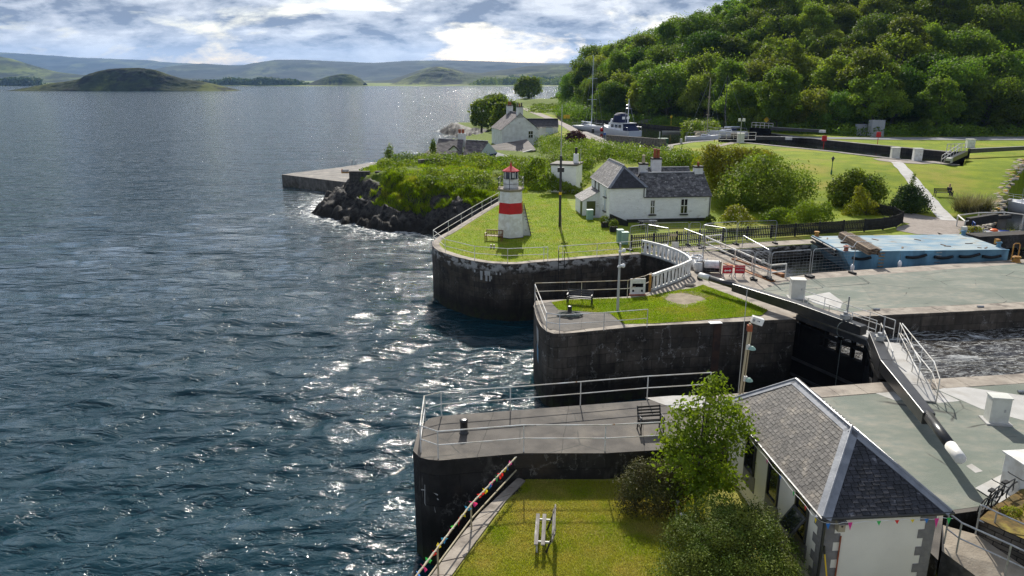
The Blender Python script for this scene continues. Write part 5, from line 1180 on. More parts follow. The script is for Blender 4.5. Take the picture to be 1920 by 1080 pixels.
b = MB(); face(b, [atY(896,294,136.9),atY(933,287,138.2),atY(916,267,137.4)]); b.build('gable_wall', M['greygel'], o); b = MB(); b.beam(atY(894,296,136.7),atY(934,288.5,138.1),.3,.35); b.build('verge_board', M['navy'], o)
o = thing('dormer', 'small gabled porch between the two low slated cottages', 'porch', atY(852,283,137)); b = MB(); face(b, [atY(842,281,137),atY(858,283,137),atY(851,274,137)]); b.build('gable_wall', M['white'], o)
b = MB(); b.beam(atY(841,281.5,136.9),atY(851,273,136.9),.3,.2); b.beam(atY(851,273,136.9),atY(861,282,136.9),.3,.2); b.build('verge_board', M['black'], o)
pt = [atY(925,300,131),atY(958,299,131),atY(950,291,134),atY(933,285.5,134)]; tag(MB().fs(pt+[p-Vector((0,0,.6)) for p in pt], [(0,1,2,3),(4,5,1,0),(5,6,2,1)]).build('lean_to', M['slab']), 'pale weathered lean-to roof poking above the scrub', 'lean-to')
# ================================================================ sea-lock gates
def lockgate(label, heel, end, zb=5.25, side=1, boxend=.62, walk=True):
    o = thing('lock_gate', label, 'lock gate', (heel.x, heel.y, ZQ)); h = Vector((heel.x, heel.y, 0)); m = Vector((GM.x, GM.y, 0)); d = (m-h).normalized(); L = (m-h).length
    n = Vector((-d.y, d.x, 0))*side; n = n if n.x > 0 else -n; U = Vector((0,0,1)); k = -n*.18 
    MB().beam(h+k+U*.5, m+k+U*.5, .34, 5.3).build('leaf_panel', M['tar'], o)
    MB().beam(h+k+U*3.7, h+d*L*.36+k+U*3.7, .3, 1.4).build('leaf_panel', M['tar'], o); MB().beam(h+k+U*3.3, m+k+U*3.3, .32, .5).build('leaf_rail', M['tar'], o)  # upper filler panel added: its black stands in for darkness over the openings
    for t_ in (.06,.24,.42,.6,.78,.96): MB().beam(h+d*L*t_+k+U*3.1, h+d*L*t_+k+U*4.85, .3 if t_ in (.06,.96) else .2, .3 if t_ in (.06,.96) else .2).build('leaf_post', M['tar'], o)
    MB().beam(h+k+U*4.2, m+k+U*4.2, .3, .16).build('leaf_rail', M['tar'], o); MB().beam(h+k+U*4.72, m+k+d*.1+U*4.72, .42, .3).build('leaf_top', M['black'], o)
    for z_ in (2.2,1.2,.2): MB().beam(h+k*2.+U*z_, m+k*2.+U*z_, .1, .16).build('leaf_rib', M['black'], o)
    e = Vector((end.x, end.y, 0)); bd = (e-h).normalized(); bl = (e-h).length; up = U*zb
    MB().beam(m-d*.6+k+up, h+k+up, .5, .52, w2=.56, h2=.6).build('balance_beam', M['black'], o, bev=.03)
    MB().beam(h+k+up, h+bd*bl*boxend+up, .56, .6, w2=.46, h2=.5).build('balance_beam', M['black'], o, bev=.03)
    MB().tube([h+bd*bl*(boxend-.02)+up+U*.08, h+bd*(bl-.95)+up+U*.1], .2, 14, .19).build('beam_tail', M['black'], o, True)
    MB().tube([h+bd*(bl-.97)+up+U*.1, h+bd*(bl-.03)+up+U*.1, h+bd*bl+up+U*.1], [.205,.205,.17], 14).build('end_cap', M['white'], o, True)
    w0, w1 = h+n*.55-d*.9, m+n*.62+d*(-.15)
    if walk:
        MB().beam(w0+U*4.8, w1+U*4.8, .95, .09).build('walkway', M['slab'], o)
        for s_, (a, b_) in enumerate(((w0+n*.48, w1+n*.48+d*.35),(w0-n*.46+d*1.2, w1-n*.46))):
            kk = 5 if s_ == 0 else 4; ps = [a.lerp(b_, i/(kk-1))+U*4.84 for i in range(kk)]
            for p in ps: MB().tube([p, p+U*1.05], .022, 6).build('rail_post', M['rail'], o)
            for hh in (1.05,.55): MB().tube([p+U*hh for p in ps], .022, 6).build('walkway_rail', M['rail'], o)
    wp = h+d*L*.62-n*.1; wi = MB().box(wp+U*5.62,(.42,.36,.26),math.atan2(d.y,d.x)).build('winch', M['greypost'], o, bev=.02)
    MB().tube([wp+U*5.45,wp+U*5.9],.12,8).build('gear_post', M['galv'], wi); MB().tube([wp+n*.12+U*5.6,wp+n*.12+U*6.75],.04,8).build('spindle', M['galv'], wi); MB().tube([wp-n*.25+U*5.7,wp+n*.3+U*5.7],.07,8).build('shaft', M['galv'], wi)
    return o, d, n
g1, d1, n1_ = lockgate('lock gate leaf whose black beam points away to the white bags', GA, at(1312,516,5.35), boxend=.63)
g2, d2, n2_ = lockgate('lock gate leaf whose black beam swings out over the near green apron', GB, at(1801,861,5.35), boxend=.62)
# hanging rope loop, chain and ramp of the near leaf
wp = GA.lerp(GM,.62)+Vector((-.35,-.25,0)); tag(MB().tube([wp+Vector((.25*math.cos(t_),-.12,5.0+.42*math.sin(t_))) for t_ in np.linspace(0,6.28,16)],.02,6).build('rope_loop', M['rope']), 'rope loop hanging from the far lock gate winch', 'rope')
tag(MB().tube([wp+Vector((.05,-.15,4.4)), wp+Vector((.03,-.15,1.2))],.018,5).build('chain', M['rope']), 'thin line hanging down the dark face of the far lock gate', 'line')
rp = thing('ramp', 'pale boarded ramp with white handrails down from the lock gates to the near apron', 'ramp', (GB.x+.8,GB.y,ZQ))
U = Vector((0,0,1)); w1 = Vector((GM.x,GM.y,0))+n2_*.55-d2*.2; a_ = at(1715,725,4.62); a_.z = 0; a_ = Vector((GB.x,GB.y,0))+n2_*1.0-d2*.7
pts = [w1+U*4.88, a_+U*4.84, a_-d2*1.35+U*4.56]
for i in range(2): MB().beam(pts[i], pts[i+1], 1.15, .07).build('boards', M['slab'], rp)
for sg in (1,):
    q = [p+n2_*.6*sg for p in (pts[0]+d2*.1, pts[0].lerp(pts[1],.33), pts[0].lerp(pts[1],.66), pts[1], pts[2])]
    for p in q: MB().tube([p,p+U*1.08],.024,6).build('rail_post', M['rail'], rp)
    for hh in (1.08,.56): MB().tube([p+U*hh for p in q],.024,6).build('handrail', M['rail'], rp)
cabinet('cabinet', 'pale metal control cabinet on the green apron behind the far beam', at(1493,559), (.85,.7,1.25), 'cab', R(-8), .08)
cabinet('cabinet', 'pale metal control cabinet on the near apron beside the black beam', at(1866,791), (.72,.55,1.12), 'cab', R(-10), .06, split=False)
MBp = at(1512,560); 
sheet('pavement', pz([(1508,556),(1555,548),(1580,566),(1575,580),(1530,570)]), M['slab'], ZQ+.012)
for i, (u, v) in enumerate(((1643,582),(1838,577),(1916,737))):
    q = P(u,v); o = tag(MB().tube([q+Vector((-.2,0,.08)),q+Vector((.2,0,.08))],.06,8).tube([q,q+Vector((0,0,.1))],.07,8).build('mooring_cleat', M['galv']), ['grey mooring cleat at the left end of the far lock lip','grey mooring cleat further right along the far lock lip','grey mooring cleat at the right edge of the near lock lip'][i], 'cleat')

# ================================================================ bottom right corner
q = at(1893,936); o = cabinet('cabinet', 'tall white cabinet with an orange sticker at the right edge', q+Vector((.75,.35,0)), (1.3,.8,1.35), 'white', R(6), .16, False)
MB().box((-.3,-.41,1.0),(.2,.02,.09),R(-20)).build('sticker', M['orange'], o, world=False)
sheet('pavement', pz([(1828,917),(1893,884),(1960,880),(1960,945),(1872,945)]), M['slab'], ZQ+.05)
def bike(label, p, rz, lean):
    o = thing('bicycle', label, 'bicycle', p, rz); T = Matrix.Rotation(lean, 3, 'X')
    rot = lambda l: [T @ Vector(x) for x in l]
    for x in (-.5,.5):
        w_ = MB().tube(rot([(x+.33*math.cos(a),0,.34+.33*math.sin(a)) for a in np.linspace(0,2*math.pi,25)]),.022,6,cap=False).build('wheel', M['rubber'], o, world=False)
        b = MB(); [b.tube(rot([(x,0,.34),(x+.32*math.cos(a),0,.34+.32*math.sin(a))]),.004,4) for a in np.linspace(0,5.9,12)]; b.build('spokes', M['galv'], w_, world=False)
    b = MB(); J = dict(r=(-.5,0,.34),b=(-.08,0,.3),s=(-.2,0,.82),h=(.33,0,.86),f=(.5,0,.34),h2=(.36,0,.7))
    for a, c_ in (('r','b'),('b','s'),('s','r'),('s','h'),('b','h2'),('h2','f'),('h2','h')): b.tube(rot([J[a],J[c_]]),.02,6)
    b.build('frame', M['black'], o, world=False)
    MB().tube(rot([(.3,-.26,.98),(.34,-.2,.94),(.34,.2,.94),(.3,.26,.98)]),.016,6).build('handlebar', M['black'], o, world=False); c_ = T @ Vector((-.24,0,.9)); MB().box(c_,(.26,.13,.06)).build('saddle', M['rubber'], o, world=False); return o
bike('black bicycle leaning at the mossy planter wall, left of two', at(1850,958)+Vector((0,0,0)), R(35), .12)
bike('black bicycle leaning at the mossy planter wall, right of two', at(1874,945)+Vector((.1,.1,0)), R(28), .15)
zt = 4.95; pf = [at(1838,985,3.9),at(1920,1052,3.6)]; 
tp = pz([(1836,973),(1862,950),(1975,880),(1975,1035)], zt)
o = thing('planter_wall', 'dry-stone retaining wall topped with brown moss and weeds', 'wall', (tp[0][0], tp[0][1], ZQ))
lo_ = tp; MB().wall(lo_, 3.2, zt, True).build('wall', stonewall('drystone_wall', (.14,.12,.1), (.06,.055,.05), .45, .16, (.015,.013,.012), .1, -3.), o); MB().poly(lo_[::-1] if 0 else lo_, zt).build('soil', M['moss'], o)
leafcloud('weeds', [(tp[1][0]+.35,tp[1][1]-.35,zt+.03,.3,.25,.14),(tp[1][0]+1.3,tp[1][1]-.25,zt+.05,.5,.3,.16)], 900, .08, 31, M['leaf_yellow'])['kind'] = 'stuff'
tag(bpy.context.scene.objects['weeds'], 'weeds on the planter wall', 'weeds')
rampl = [at(1766,984,4.46),at(1834,1003,4.4),at(1925,1047,4.15),at(1990,1085,3.95),at(1870,1110,3.8),at(1766,1033,4.3)]
struct(MB().poly([tuple(p) for p in rampl]).build('path', M['flag']))
mb = MB(); mb.fs([rampl[0],rampl[5],rampl[4],rampl[4]-U*2,rampl[5]-U*2,rampl[0]-U*2],[(0,1,4,5),(1,2,3,4)]); tag(mb.build('ramp_wall', M['drystone']), 'rough dark stone face under the flagged ramp', 'wall')
railing('railing', 'grey steel railing down the outer side of the flagged ramp', [at(1770,1018,4.42),at(1793,1036,4.3),at(1884,1078,4.0),at(1990,1130,3.6)], 1.02, .5, 'galv', .026)
railing('railing', 'grey steel railing in front of the mossy planter wall', [at(1829,1001,4.45),at(1858,1015,4.3),at(1960,1062,4.0)], 1.02, .5, 'galv', .026)

# ================================================================ the dock: barge, walkway, works gear
zb_ = 5.25; c0, c1, c2, c3 = at(1523,443,zb_), at(1579,473,zb_), at(1892,469,zb_), at(1806,439,zb_)
o = thing('barge', 'flat pale blue steel work barge in the dock, streaked with rust', 'barge', (c1.x, c1.y, 3.4))
rk = (c2-c1).normalized()*1.3
bot = [c0+rk-U*1.9, c1+rk-U*1.9, c2-U*1.9, c3-U*1.9]
MB().fs([c0,c1,c2,c3]+bot, [(0,1,5,4),(1,2,6,5),(2,3,7,6),(3,0,4,7),(7,6,5,4)]).build('hull', M['blue'], o)
MB().fs([c0+U*.004,c1+U*.004,c2+U*.004,c3+U*.004], [(0,1,2,3)]).build('deck', M['bluedeck'], o)
out = (c1-c2).cross(U).normalized(); out = out if out.y < 0 else -out
f = lambda t_, dz: c1.lerp(c2, t_)+U*dz+out*.12
for t0, t1 in ((.06,.17),(.38,.5),(.55,.66),(.7,.82),(.84,.95)):
    pts = [f(t0+(t1-t0)*s, -.42-.12*math.sin(math.pi*s)+.16*(s if t0 in (.38,.7) else 0)) for s in np.linspace(0,1,7)]; MB().tube(pts,.11,8).build('fender_tube', M['rubber'], o, True)
eo = (c1-c0).normalized(); en = Vector((-(c2-c1).normalized().x, -(c2-c1).normalized().y, 0))*.12
for t0, t1 in ((.02,.42),(.45,.86)):
    MB().tube([c0.lerp(c1,t0)+en-U*.08,c0.lerp(c1,t1)+en-U*.08],.1,8).build('fender_tube', M['rubber'], o); MB().tube([c0.lerp(c1,t0+.02)+en-U*.42,c0.lerp(c1,t1)+en-U*.42],.11,8).build('fender_tube', M['rubber'], o)
for t0 in (.235,.575):
    b = MB(); 
    for i in range(6): b.beam(f(t0-.015,-.1-.26*i)-out*.06,f(t0+.018,-.1-.26*i)-out*.06,.05,.05)
    b.build('hull_ladder', M['ochre' if t0 < .4 else 'galv'], o)
b = MB(); b.beam(c0+U*.04,c1+U*.04,.12,.1); b.beam(c1+U*.03,c2+U*.03,.1,.06); b.build('gunwale', M['blue'], o)
for i, (u, v, mm) in enumerate(((1531,443,'ochre'),(1586,471,'terra'),(1872,463,'blue'),(1806,441,'blue'))):
    q = at(u,v,zb_); MB().lathe(q, [(.22,0),(.16,.08),(.16,.3),(.24,.34),(.2,.42)], 10).build('deck_bollard', M[mm], o)
q = at(1806,440,zb_); MB().box(q+U*.45,(.35,.3,.5)).build('deck_winch', M['cab'], o); q = at(1868,462,zb_); MB().box(q+U*.4,(.3,.3,.4)).build('deck_winch', M['ochre'], o)
# deck litter is part of the place: short boards and scraps
r = random.Random(2)
for i in range(11):
    q = at(r.uniform(1540,1850), r.uniform(447,466), zb_); tag(MB().box(q+U*.03,(r.uniform(.25,.9),r.uniform(.06,.14),.04),r.uniform(0,3)).build('board_scrap', M['timber']), 'small scrap of wood lying on the blue barge deck', 'scrap', 'wood scraps on the blue barge deck')
p0, p1 = at(1583,436,zb_+.5), at(1640,468,zb_+.5); p0.z = p1.z = zb_+.12; d_ = (p1-p0).normalized(); s_ = d_.cross(U); o = thing('timber_stack', 'stack of weathered planks strapped on the blue barge deck', 'timber stack', (p0+p1)/2)
rr2 = random.Random(6)
for j in range(5):
    for i in range(4):
        a_ = p0+s_*(i-1.5)*.24+U*(.1*j)+d_*rr2.uniform(-.25,.2); MB().beam(a_, a_+(p1-p0)+d_*rr2.uniform(-.25,.2), .21, .075).build('plank', M['timber'], o)
for t_ in (.3,.66): MB().beam(p0.lerp(p1,t_)-s_*.75-U*.05,p0.lerp(p1,t_)+s_*.9-U*.05,.12,.12).build('bearer', M['timber'], o); b = MB(); q = p0.lerp(p1,t_); b.tube([q-s_*.85-U*.1,q-s_*.52+U*.5,q+s_*.52+U*.5,q+s_*.85-U*.1],.025,6); b.build('strap', M['plastic'], o)
for i, (u, v) in enumerate(((1601,505),(1690,498))):
    q = at(u,v,4.5)+Vector((0,.25,0)); q.z = 4.25; fo = thing('boat_fender', 'white boat fender hanging '+('at the left end' if i == 0 else 'in the middle')+' of the barge side', 'fender', q); MB().lathe((0,0,-.1), [(.05,0),(.13,.06),(.14,.5),(.1,.6),(.04,.68)], 10).build('body', M['gel'], fo, True, world=False); MB().tube([(0,0,.55),(0,.1,1.1)],.012,5).build('line', M['rope'], fo, world=False)
# small blue workboat behind the barge
def hull(mb, L, Bm, H, bow=.35, n=14, stern=.85, sheer=.25, keel=.4):
    secs = []
    for i in range(n+1):
        t_ = i/n; x = -L/2+L*t_; wv = Bm/2*(stern+(1-stern)*min(1, t_*2.5))*(1 if t_ < 1-bow else max(.02, 1-((t_-(1-bow))/bow)**2.0)); zt_ = H+sheer*t_*t_
        zk = -keel*(1-max(0, (t_-.75)/.25)**2)
        secs.append([(x,-wv,zt_),(x,-wv*.93,zt_*.35),(x,-wv*.62,zk*.5),(x,0,zk),(x,wv*.62,zk*.5),(x,wv*.93,zt_*.35),(x,wv,zt_)])
    vs = [p for s in secs for p in s]; fs = []
    for i in range(n):
        for j in range(6): a = i*7+j; fs.append((a,a+7,a+8,a+1))
    fs.append((0,1,2,3,4,5,6)); mb.fs(vs, fs); return secs
def deckof(secs, dz=-.08):
    mb = MB()
    for i in range(len(secs)-1): mb.fs([tuple(Vector(secs[i][0])+U*dz),tuple(Vector(secs[i][6])+U*dz),tuple(Vector(secs[i+1][6])+U*dz),tuple(Vector(secs[i+1][0])+U*dz)],[(3,2,1,0)])
    return mb
q = at(1862,452,3.9); o = thing('workboat', 'small blue workboat with white and red gear behind the barge', 'boat', (q.x,q.y+.8,3.5), R(-22)); b = MB(); sec = hull(b, 3.2, 1.5, 1.1); b.build('hull', M['boatblue'], o, world=False); deckof(sec).build('deck', M['boatblue'], o, world=False)
for y_ in (-.75,-.25,.3,.75): MB().box((-.2,y_*.7,1.15),(2.2,.14,.06)).build('deck_board', M['white'], o, world=False)
MB().lathe((.4,.1,1.18), [(.3,0),(.34,.12),(.2,.2)], 10).build('fish_box', M['orange'], o, world=False); b = MB(); b.tube([(-1.3,-.6,1.1),(-1.3,-.6,1.9),(-1.3,.6,1.9),(-1.3,.6,1.1)],.04,6); b.build('frame', M['boatblue'], o, world=False); MB().box((-1.2,-.1,1.3),(.35,.35,.4)).build('engine_box', M['ochre'], o, world=False)
# yellow ladder hoop on the quay corner
q = at(1903,487); b = MB(); b.tube([q+Vector((-.3,0,-.2)),q+Vector((-.3,0,1.2)),q+Vector((-.2,0,1.3)),q+Vector((.1,0,1.3)),q+Vector((.2,0,1.2)),q+Vector((.2,0,-.2))],.045,8); o = tag(b.build('ladder_hoop', M['ochre']), 'yellow ladder hoop at the dock edge right of the barge', 'ladder'); MB().tube([q+Vector((-.1,0,0)),q+Vector((-.1,0,.35))],.3,10).build('bollard_base', M['ochre'], None) if 0 else None
q = at(1905,491); tag(MB().lathe(q, [(.36,0),(.28,.06),(.22,.3),(.32,.36),(.25,.45)], 12).build('bollard', M['ochre']), 'stout rusty yellow bollard at the dock edge', 'bollard')

# white walkway rails and orange timbers over the old inner gate
o = thing('footbridge', 'white railed footbridge with orange timbers across the dock end', 'footbridge', at(1345,475))
l1 = [at(1321,466),at(1377,494),at(1409,509),at(1443,524)]; l2 = [at(1351,462.5),at(1321,466)]; l3 = [at(1443,524),at(1472,521)]
for l_, ps in ((l1,(0,1,2,3)),(l2,(0,)),(l3,(1,))):
    for i in ps: MB().tube([l_[i],l_[i]+U*1.02],.05,8).build('post', M['rail'], o)
    MB().beam(l_[0]+U*1.02,l_[-1]+U*1.02,.1,.1).build('top_rail', M['rail'], o); MB().beam(l_[0]+U*.5,l_[-1]+U*.5,.08,.08).build('mid_rail', M['rail'], o)
for i, (a_, b_, zz1) in enumerate(((at(1375,486),at(1468,516),4.35),(at(1360,494),at(1450,528),4.3))): MB().beam(Vector((a_.x,a_.y,zz1)),Vector((b_.x,b_.y,zz1)),.4,.5).build('timber_beam', M['orangewood'], o)
MB().fs([(p.x,p.y,4.4) for p in (at(1340,470),at(1358,492),at(1452,528),at(1470,520))],[(0,1,2,3)]).build('deck', M['oldwood'], o)
# steel mesh fence panels on block feet
def fpanel(label, a, b_, h=1.9):
    a = Vector(a); b_ = Vector(b_); o = thing('mesh_fence_panel', label, 'fence panel', a); d = (b_-a).normalized(); L = (b_-a).length; q = a+U*.12
    MB().tube([q, q+U*(h-.15), q+d*.12+U*h, q+d*(L-.12)+U*h, q+d*L+U*(h-.15), q+d*L], .027, 7).build('frame', M['galv'], o)
    m_ = MB(); 
    for i in range(1,9): m_.tube([q+U*(h*i/9),q+d*L+U*(h*i/9)],.006,4,cap=False)
    k = int(L/.28)
    for i in range(1,k): m_.tube([q+d*(L*i/k)+U*.05,q+d*(L*i/k)+U*h],.0035,3,cap=False)
    m_.build('mesh', M['galv'], o)
    for p in (a,b_): MB().box(p+U*.07,(.24,.62,.14),math.atan2(d.y,d.x)).build('foot_block', M['rubber'], o)
for lab, a, b_ in (('far left panel behind the twin mint cabinets',(1180,470),(1209,465)),('panel turned towards the lighthouse in front of the cottage',(1212,466),(1252,474)),('wide panel standing against the picket fence',(1213,463),(1289,461)),
    ('narrow gate panel by the picket fence',(1291,461),(1311,461)),('angled panel left of the footbridge rails',(1315,466),(1359,474)),('panel behind the footbridge, before the shrubs',(1318,464),(1379,459)),('rightmost panel on the far dock edge',(1381,459),(1453,457)),
    ('panel slanting behind the white bags',(1279,474),(1316,490)),('panel across the path behind the red signs',(1316,514),(1411,524)),('panel slanting over the footbridge',(1389,489),(1438,521)),('narrow panel at the near end of the footbridge',(1413,525),(1440,523)),
    ('panel on the dock edge with the black water behind it',(1443,526),(1516,520)),('panel on the dock edge beside the barge corner',(1520,519),(1598,513))): fpanel('grey mesh fence panel, '+lab, at(*a), at(*b_))
q = at(1427,523)+Vector((0,-.05,1.3)); tag(MB().box(q,(.24,.01,.3)).build('notice', M['white']), 'small white notice fixed on the narrow fence panel', 'notice')
q = at(1261,462); tag(MB().box(q+Vector((0,-.1,1.0)),(.62,.02,.22)).build('notice', M['buffpot']), 'buff notice board on the wide mesh panel', 'notice')
q = at(1264,467); tag(MB().box(q+Vector((0,-.3,.45)),(.6,.03,.45)).build('notice', M['cab']), 'white and orange board leaning below the buff notice', 'notice')
# builders' bags
def bag(label, p, s, seed):
    o = thing('builders_bag', label, 'bag', p); r = random.Random(seed); b = MB(); n = 22; prof = [(.42,0),(.52,.1),(.55,.35),(.53,.55),(.5,.68),(.45,.72),(.38,.62)]
    i0 = len(b.v)
    for k, (rad, z) in enumerate(prof):
        for j in range(n): a = 6.283*j/n; sq = 1/max(abs(math.cos(a)),abs(math.sin(a)))**.45; w_ = rad*sq*(1+.07*math.sin(a*5+seed)+r.uniform(-.05,.05)); b.v.append((math.cos(a)*w_*s, math.sin(a)*w_*s, (z+r.uniform(-.03,.05)*(k > 1))*s))
    for k in range(len(prof)-1):
        for j in range(n): A = i0+k*n+j; B_ = i0+k*n+(j+1)%n; b.f.append((A,B_,B_+n,A+n)); b.r.append(.5); b.uv.append(None)
    b.build('sack', M['plastic'], o, True, world=False); MB().blob((0,0,.55*s),(.4*s,.4*s,.16*s),10,6,.15,seed).build('rubble', M['drystone'], o, world=False)
    for sx_ in (-.4,.4): MB().tube([(sx_*s,-.2*s,.68*s),(sx_*1.05*s,0,.95*s),(sx_*s,.2*s,.68*s)],.02,5).build('strap', M['plastic'], o, world=False)
bag('white builders bag of rubble nearest the white beam end', at(1314,508), 1.0, 3); bag('white builders bag of rubble standing right against the old gate apex', at(1299,500), .95, 5); bag('half-slumped white builders bag behind the front two', at(1307,494), .85, 8)
bag('white builders bag behind the crescent gate, furthest left', at(1242,474), .9, 12); bag('white builders bag behind the middle of the crescent gate', at(1262,482), .8, 15); bag('small torn white bag near the slanting fence panel', at(1283,486), .7, 18)
q = at(1333,512); o = thing('hose_reel', 'black frame with a white wrapped roll beside the white bags', 'hose reel', q, R(-6)); MB().tube([(-.5,0,.6),(.5,0,.6)],.34,14).build('roll', M['plastic'], o, world=False); MB().box((0,-.05,.3),(1.1,.6,.3)).build('tray', M['rubber'], o, world=False)
for x in (-.62,.62): b = MB(); b.tube([(x,-.3,0),(x,-.25,.9),(x,.25,.9),(x,.3,0)],.045,6); b.build('side_frame', M['black'], o, world=False)
q = at(1312,524)+U*0; tag(MB().box(q+U*.12,(.32,.3,.24)).build('block_weight', M['rubber']), 'black block weight on the ground under the white beam end', 'weight')
# red works signs
def words(body, size, m, parent, loc, name='lettering'):
    cu = bpy.data.curves.new('t', 'FONT'); cu.body = body; cu.size = size; cu.align_x = 'CENTER'; cu.align_y = 'CENTER'; cu.extrude = .004; t_ = bpy.data.objects.new('t', cu); COL.objects.link(t_)
    me = bpy.data.meshes.new_from_object(t_.evaluated_get(bpy.context.evaluated_depsgraph_get())); bpy.data.objects.remove(t_); me.materials.clear(); me.materials.append(m)
    o = bpy.data.objects.new(name, me); COL.objects.link(o); o.parent = parent; o.location = loc; o.rotation_euler = (R(90),0,0); return o
def sign(label, p, rz, lines, arrow):
    o = thing('works_sign', label, 'sign', p, rz); MB().box((0,0,.62),(.72,.03,.58)).build('plate', M['redsign'], o, world=False)
    for x in (-.3,.3): b = MB(); b.beam((x,-.02,.36),(x,-.16,0),.04,.04); b.beam((x,.03,.36),(x,.4,0),.04,.04); b.build('leg', M['galv'], o, world=False)
    for i, (t_, s_, z) in enumerate(lines): words(t_, s_, M['white'], o, (0,-.022,z))
    if arrow:
        b = MB(); z = .53; y = -.02; b.fs([(-.14,y,z-.035),(.14,y,z-.035),(.14,y,z+.035),(-.14,y,z+.035)],[(0,1,2,3)]); [b.fs([(sg*.14,y,z-.1),(sg*.28,y,z),(sg*.14,y,z+.1)],[(0,1,2)]) for sg in (-1,1)]; b.build('arrow', M['white'], o, world=False)
sign('red sign with a white double arrow, left of the two on the quay', at(1363,521), R(4), [('FOOTPATH',.125,.8)], True)
sign('red FOOTPATH CLOSED sign, right of the two on the quay', at(1386,521), R(-2), [('FOOTPATH',.125,.78),('CLOSED',.15,.56)], False)

# ================================================================ picket fence round the garden
fl = [at(1183,466),at(1225,463),at(1268,459),at(1311,456),at(1355,453),at(1400,449.5),at(1445,446),at(1490,443),at(1535,440),at(1580,436.5),at(1620,434),at(1655,431),at(1680,426),at(1691,419),at(1675,409),at(1640,402),at(1600,399.5)]
o = thing('picket_fence', 'dark brown picket fence curving round the cottage garden', 'fence', fl[0])
for i in range(len(fl)-1):
    a, b_ = fl[i], fl[i+1]; L = (b_-a).length; k = max(3, int(L/.17)); d = (b_-a)/L; m_ = MB()
    for j in range(k): p = a+d*(L*(j+.5)/k); m_.beam(p+U*.06,p+U*(1.12+.03*random.random()),.1 if i < 6 else .13,.025)
    m_.beam(a+U*.35,b_+U*.35,.04,.09); m_.beam(a+U*.88,b_+U*.88,.04,.09); m_.build('panel', M['blackmatt'], o); MB().beam(a,a+U*1.2,.12,.12).build('post', M['blackmatt'], o)

# ================================================================ upper lawn, paths
def ribbon(name, pts, wd, m, dz=.05):
    V = []; ps = [Vector((p[0],p[1],0)) for p in pts]; q = []
    for i in range(len(ps)-1):
        k = max(1, int((ps[i+1]-ps[i]).length/1.2)); q += [ps[i].lerp(ps[i+1], j/k) for j in range(k)]
    q.append(ps[-1]); fs = []
    wds = wd if isinstance(wd, (list,tuple)) else None
    for i, p in enumerate(q):
        t_ = (q[min(i+1,len(q)-1)]-q[max(i-1,0)]).normalized(); n = Vector((-t_.y,t_.x,0)); w0 = (np.interp(i/(len(q)-1), np.linspace(0,1,len(wds)), wds) if wds else wd)
        for s in (-1,-.5,0,.5,1): v = p+n*s*w0/2*(1+.06*math.sin(i*1.7+s)); V.append((v.x,v.y,max(float(gz(v.x,v.y)), 4.5)+dz))
    for i in range(len(q)-1):
        for j in range(4): a = i*5+j; fs.append((a,a+5,a+6,a+1))
    return struct(npmesh(name, V, fs, m, smooth=True))
def gp(u, v):                                            # where a pixel ray meets the ground surface
    z = 5.
    for i in range(14): p = at(u,v,z); z = .5*z+.5*max(float(gz(p.x,p.y)),4.5)
    return Vector((p.x,p.y,max(float(gz(p.x,p.y)),4.5)))
ribbon('path', [gp(985,203),gp(1000,210),gp(1030,222),gp(1062,236),gp(1080,247),gp(1110,259),gp(1150,271),gp(1200,282),gp(1250,291),gp(1300,298)], [3.5,3.2,3,2.6,2.3,2.2,2.1,2.0], M['gravel'])
ribbon('path', [gp(1335,276),gp(1355,272),gp(1375,268),gp(1395,265)], [1.6,1.5,2.2], M['gravel'])
ribbon('path', [gp(1676,301),gp(1688,312),gp(1705,331),gp(1722,352),gp(1745,378),gp(1766,402),gp(1780,414)], 1.5, M['slab'])
ribbon('path', [gp(1650,297.5),gp(1684,303),gp(1720,305),gp(1760,304)], [2.4,4,3.6,2.2], M['gravel'])
ribbon('path', [(p.x,p.y) for p in (at(1690,402),at(1725,412),at(1765,420),at(1810,432))], [2.2,5.5,6.5,5], M['gravel'], .035)
ribbon('path', [(p.x,p.y) for p in (at(1700,436),at(1740,430),at(1800,436))], [2.,6,6], M['gravel'], .03)
ribbon('road', [(54,151),(62,146.5),(80,145.5),(104,146.5),(140,149)], [3,7,8.5,8.5,8.5], M['tarmac'], .08)
ribbon('road', [(58,128.5),(70,118),(82,112)], [1.5,7,10], M['tarmac'], .06) if 0 else None
# banks of the canal: walls and coping
ck = thing('canal_wall', 'dark retaining wall and pale coping along the canal and upper lock', 'wall', (CANAL[0][0], CANAL[0][1], 6))
UW = stonewall('canal_masonry', (.05,.045,.04), (.03,.027,.024), 1., .45, (.015,.014,.013), .2, -4)
bank = [Vector((p[0],p[1],0)) for p in BANK]; farb = [Vector((p[0],p[1],0)) for p in FARB]
def zl(p): return float(gz(p.x,p.y))
for l_, nm in ((BANK,'near'),(FARB,'far')):
    m_ = MB()
    for i in range(len(l_)-1):
        a, b_ = l_[i], l_[i+1]; m_.q([(a[0],a[1],4),(b_[0],b_[1],4),(b_[0],b_[1],7.0),(a[0],a[1],7.0)], None, [(i*9,4),(i*9+9,4),(i*9+9,7),(i*9,7)])
    m_.build('wall', UW, ck)
strip(MB(), BANK[2:][::-1], 1.3, 7.03).build('coping', M['concrete'], ck); strip(MB(), FARB[:4][::-1], 1.2, 7.03).build('coping', M['concrete'], ck)
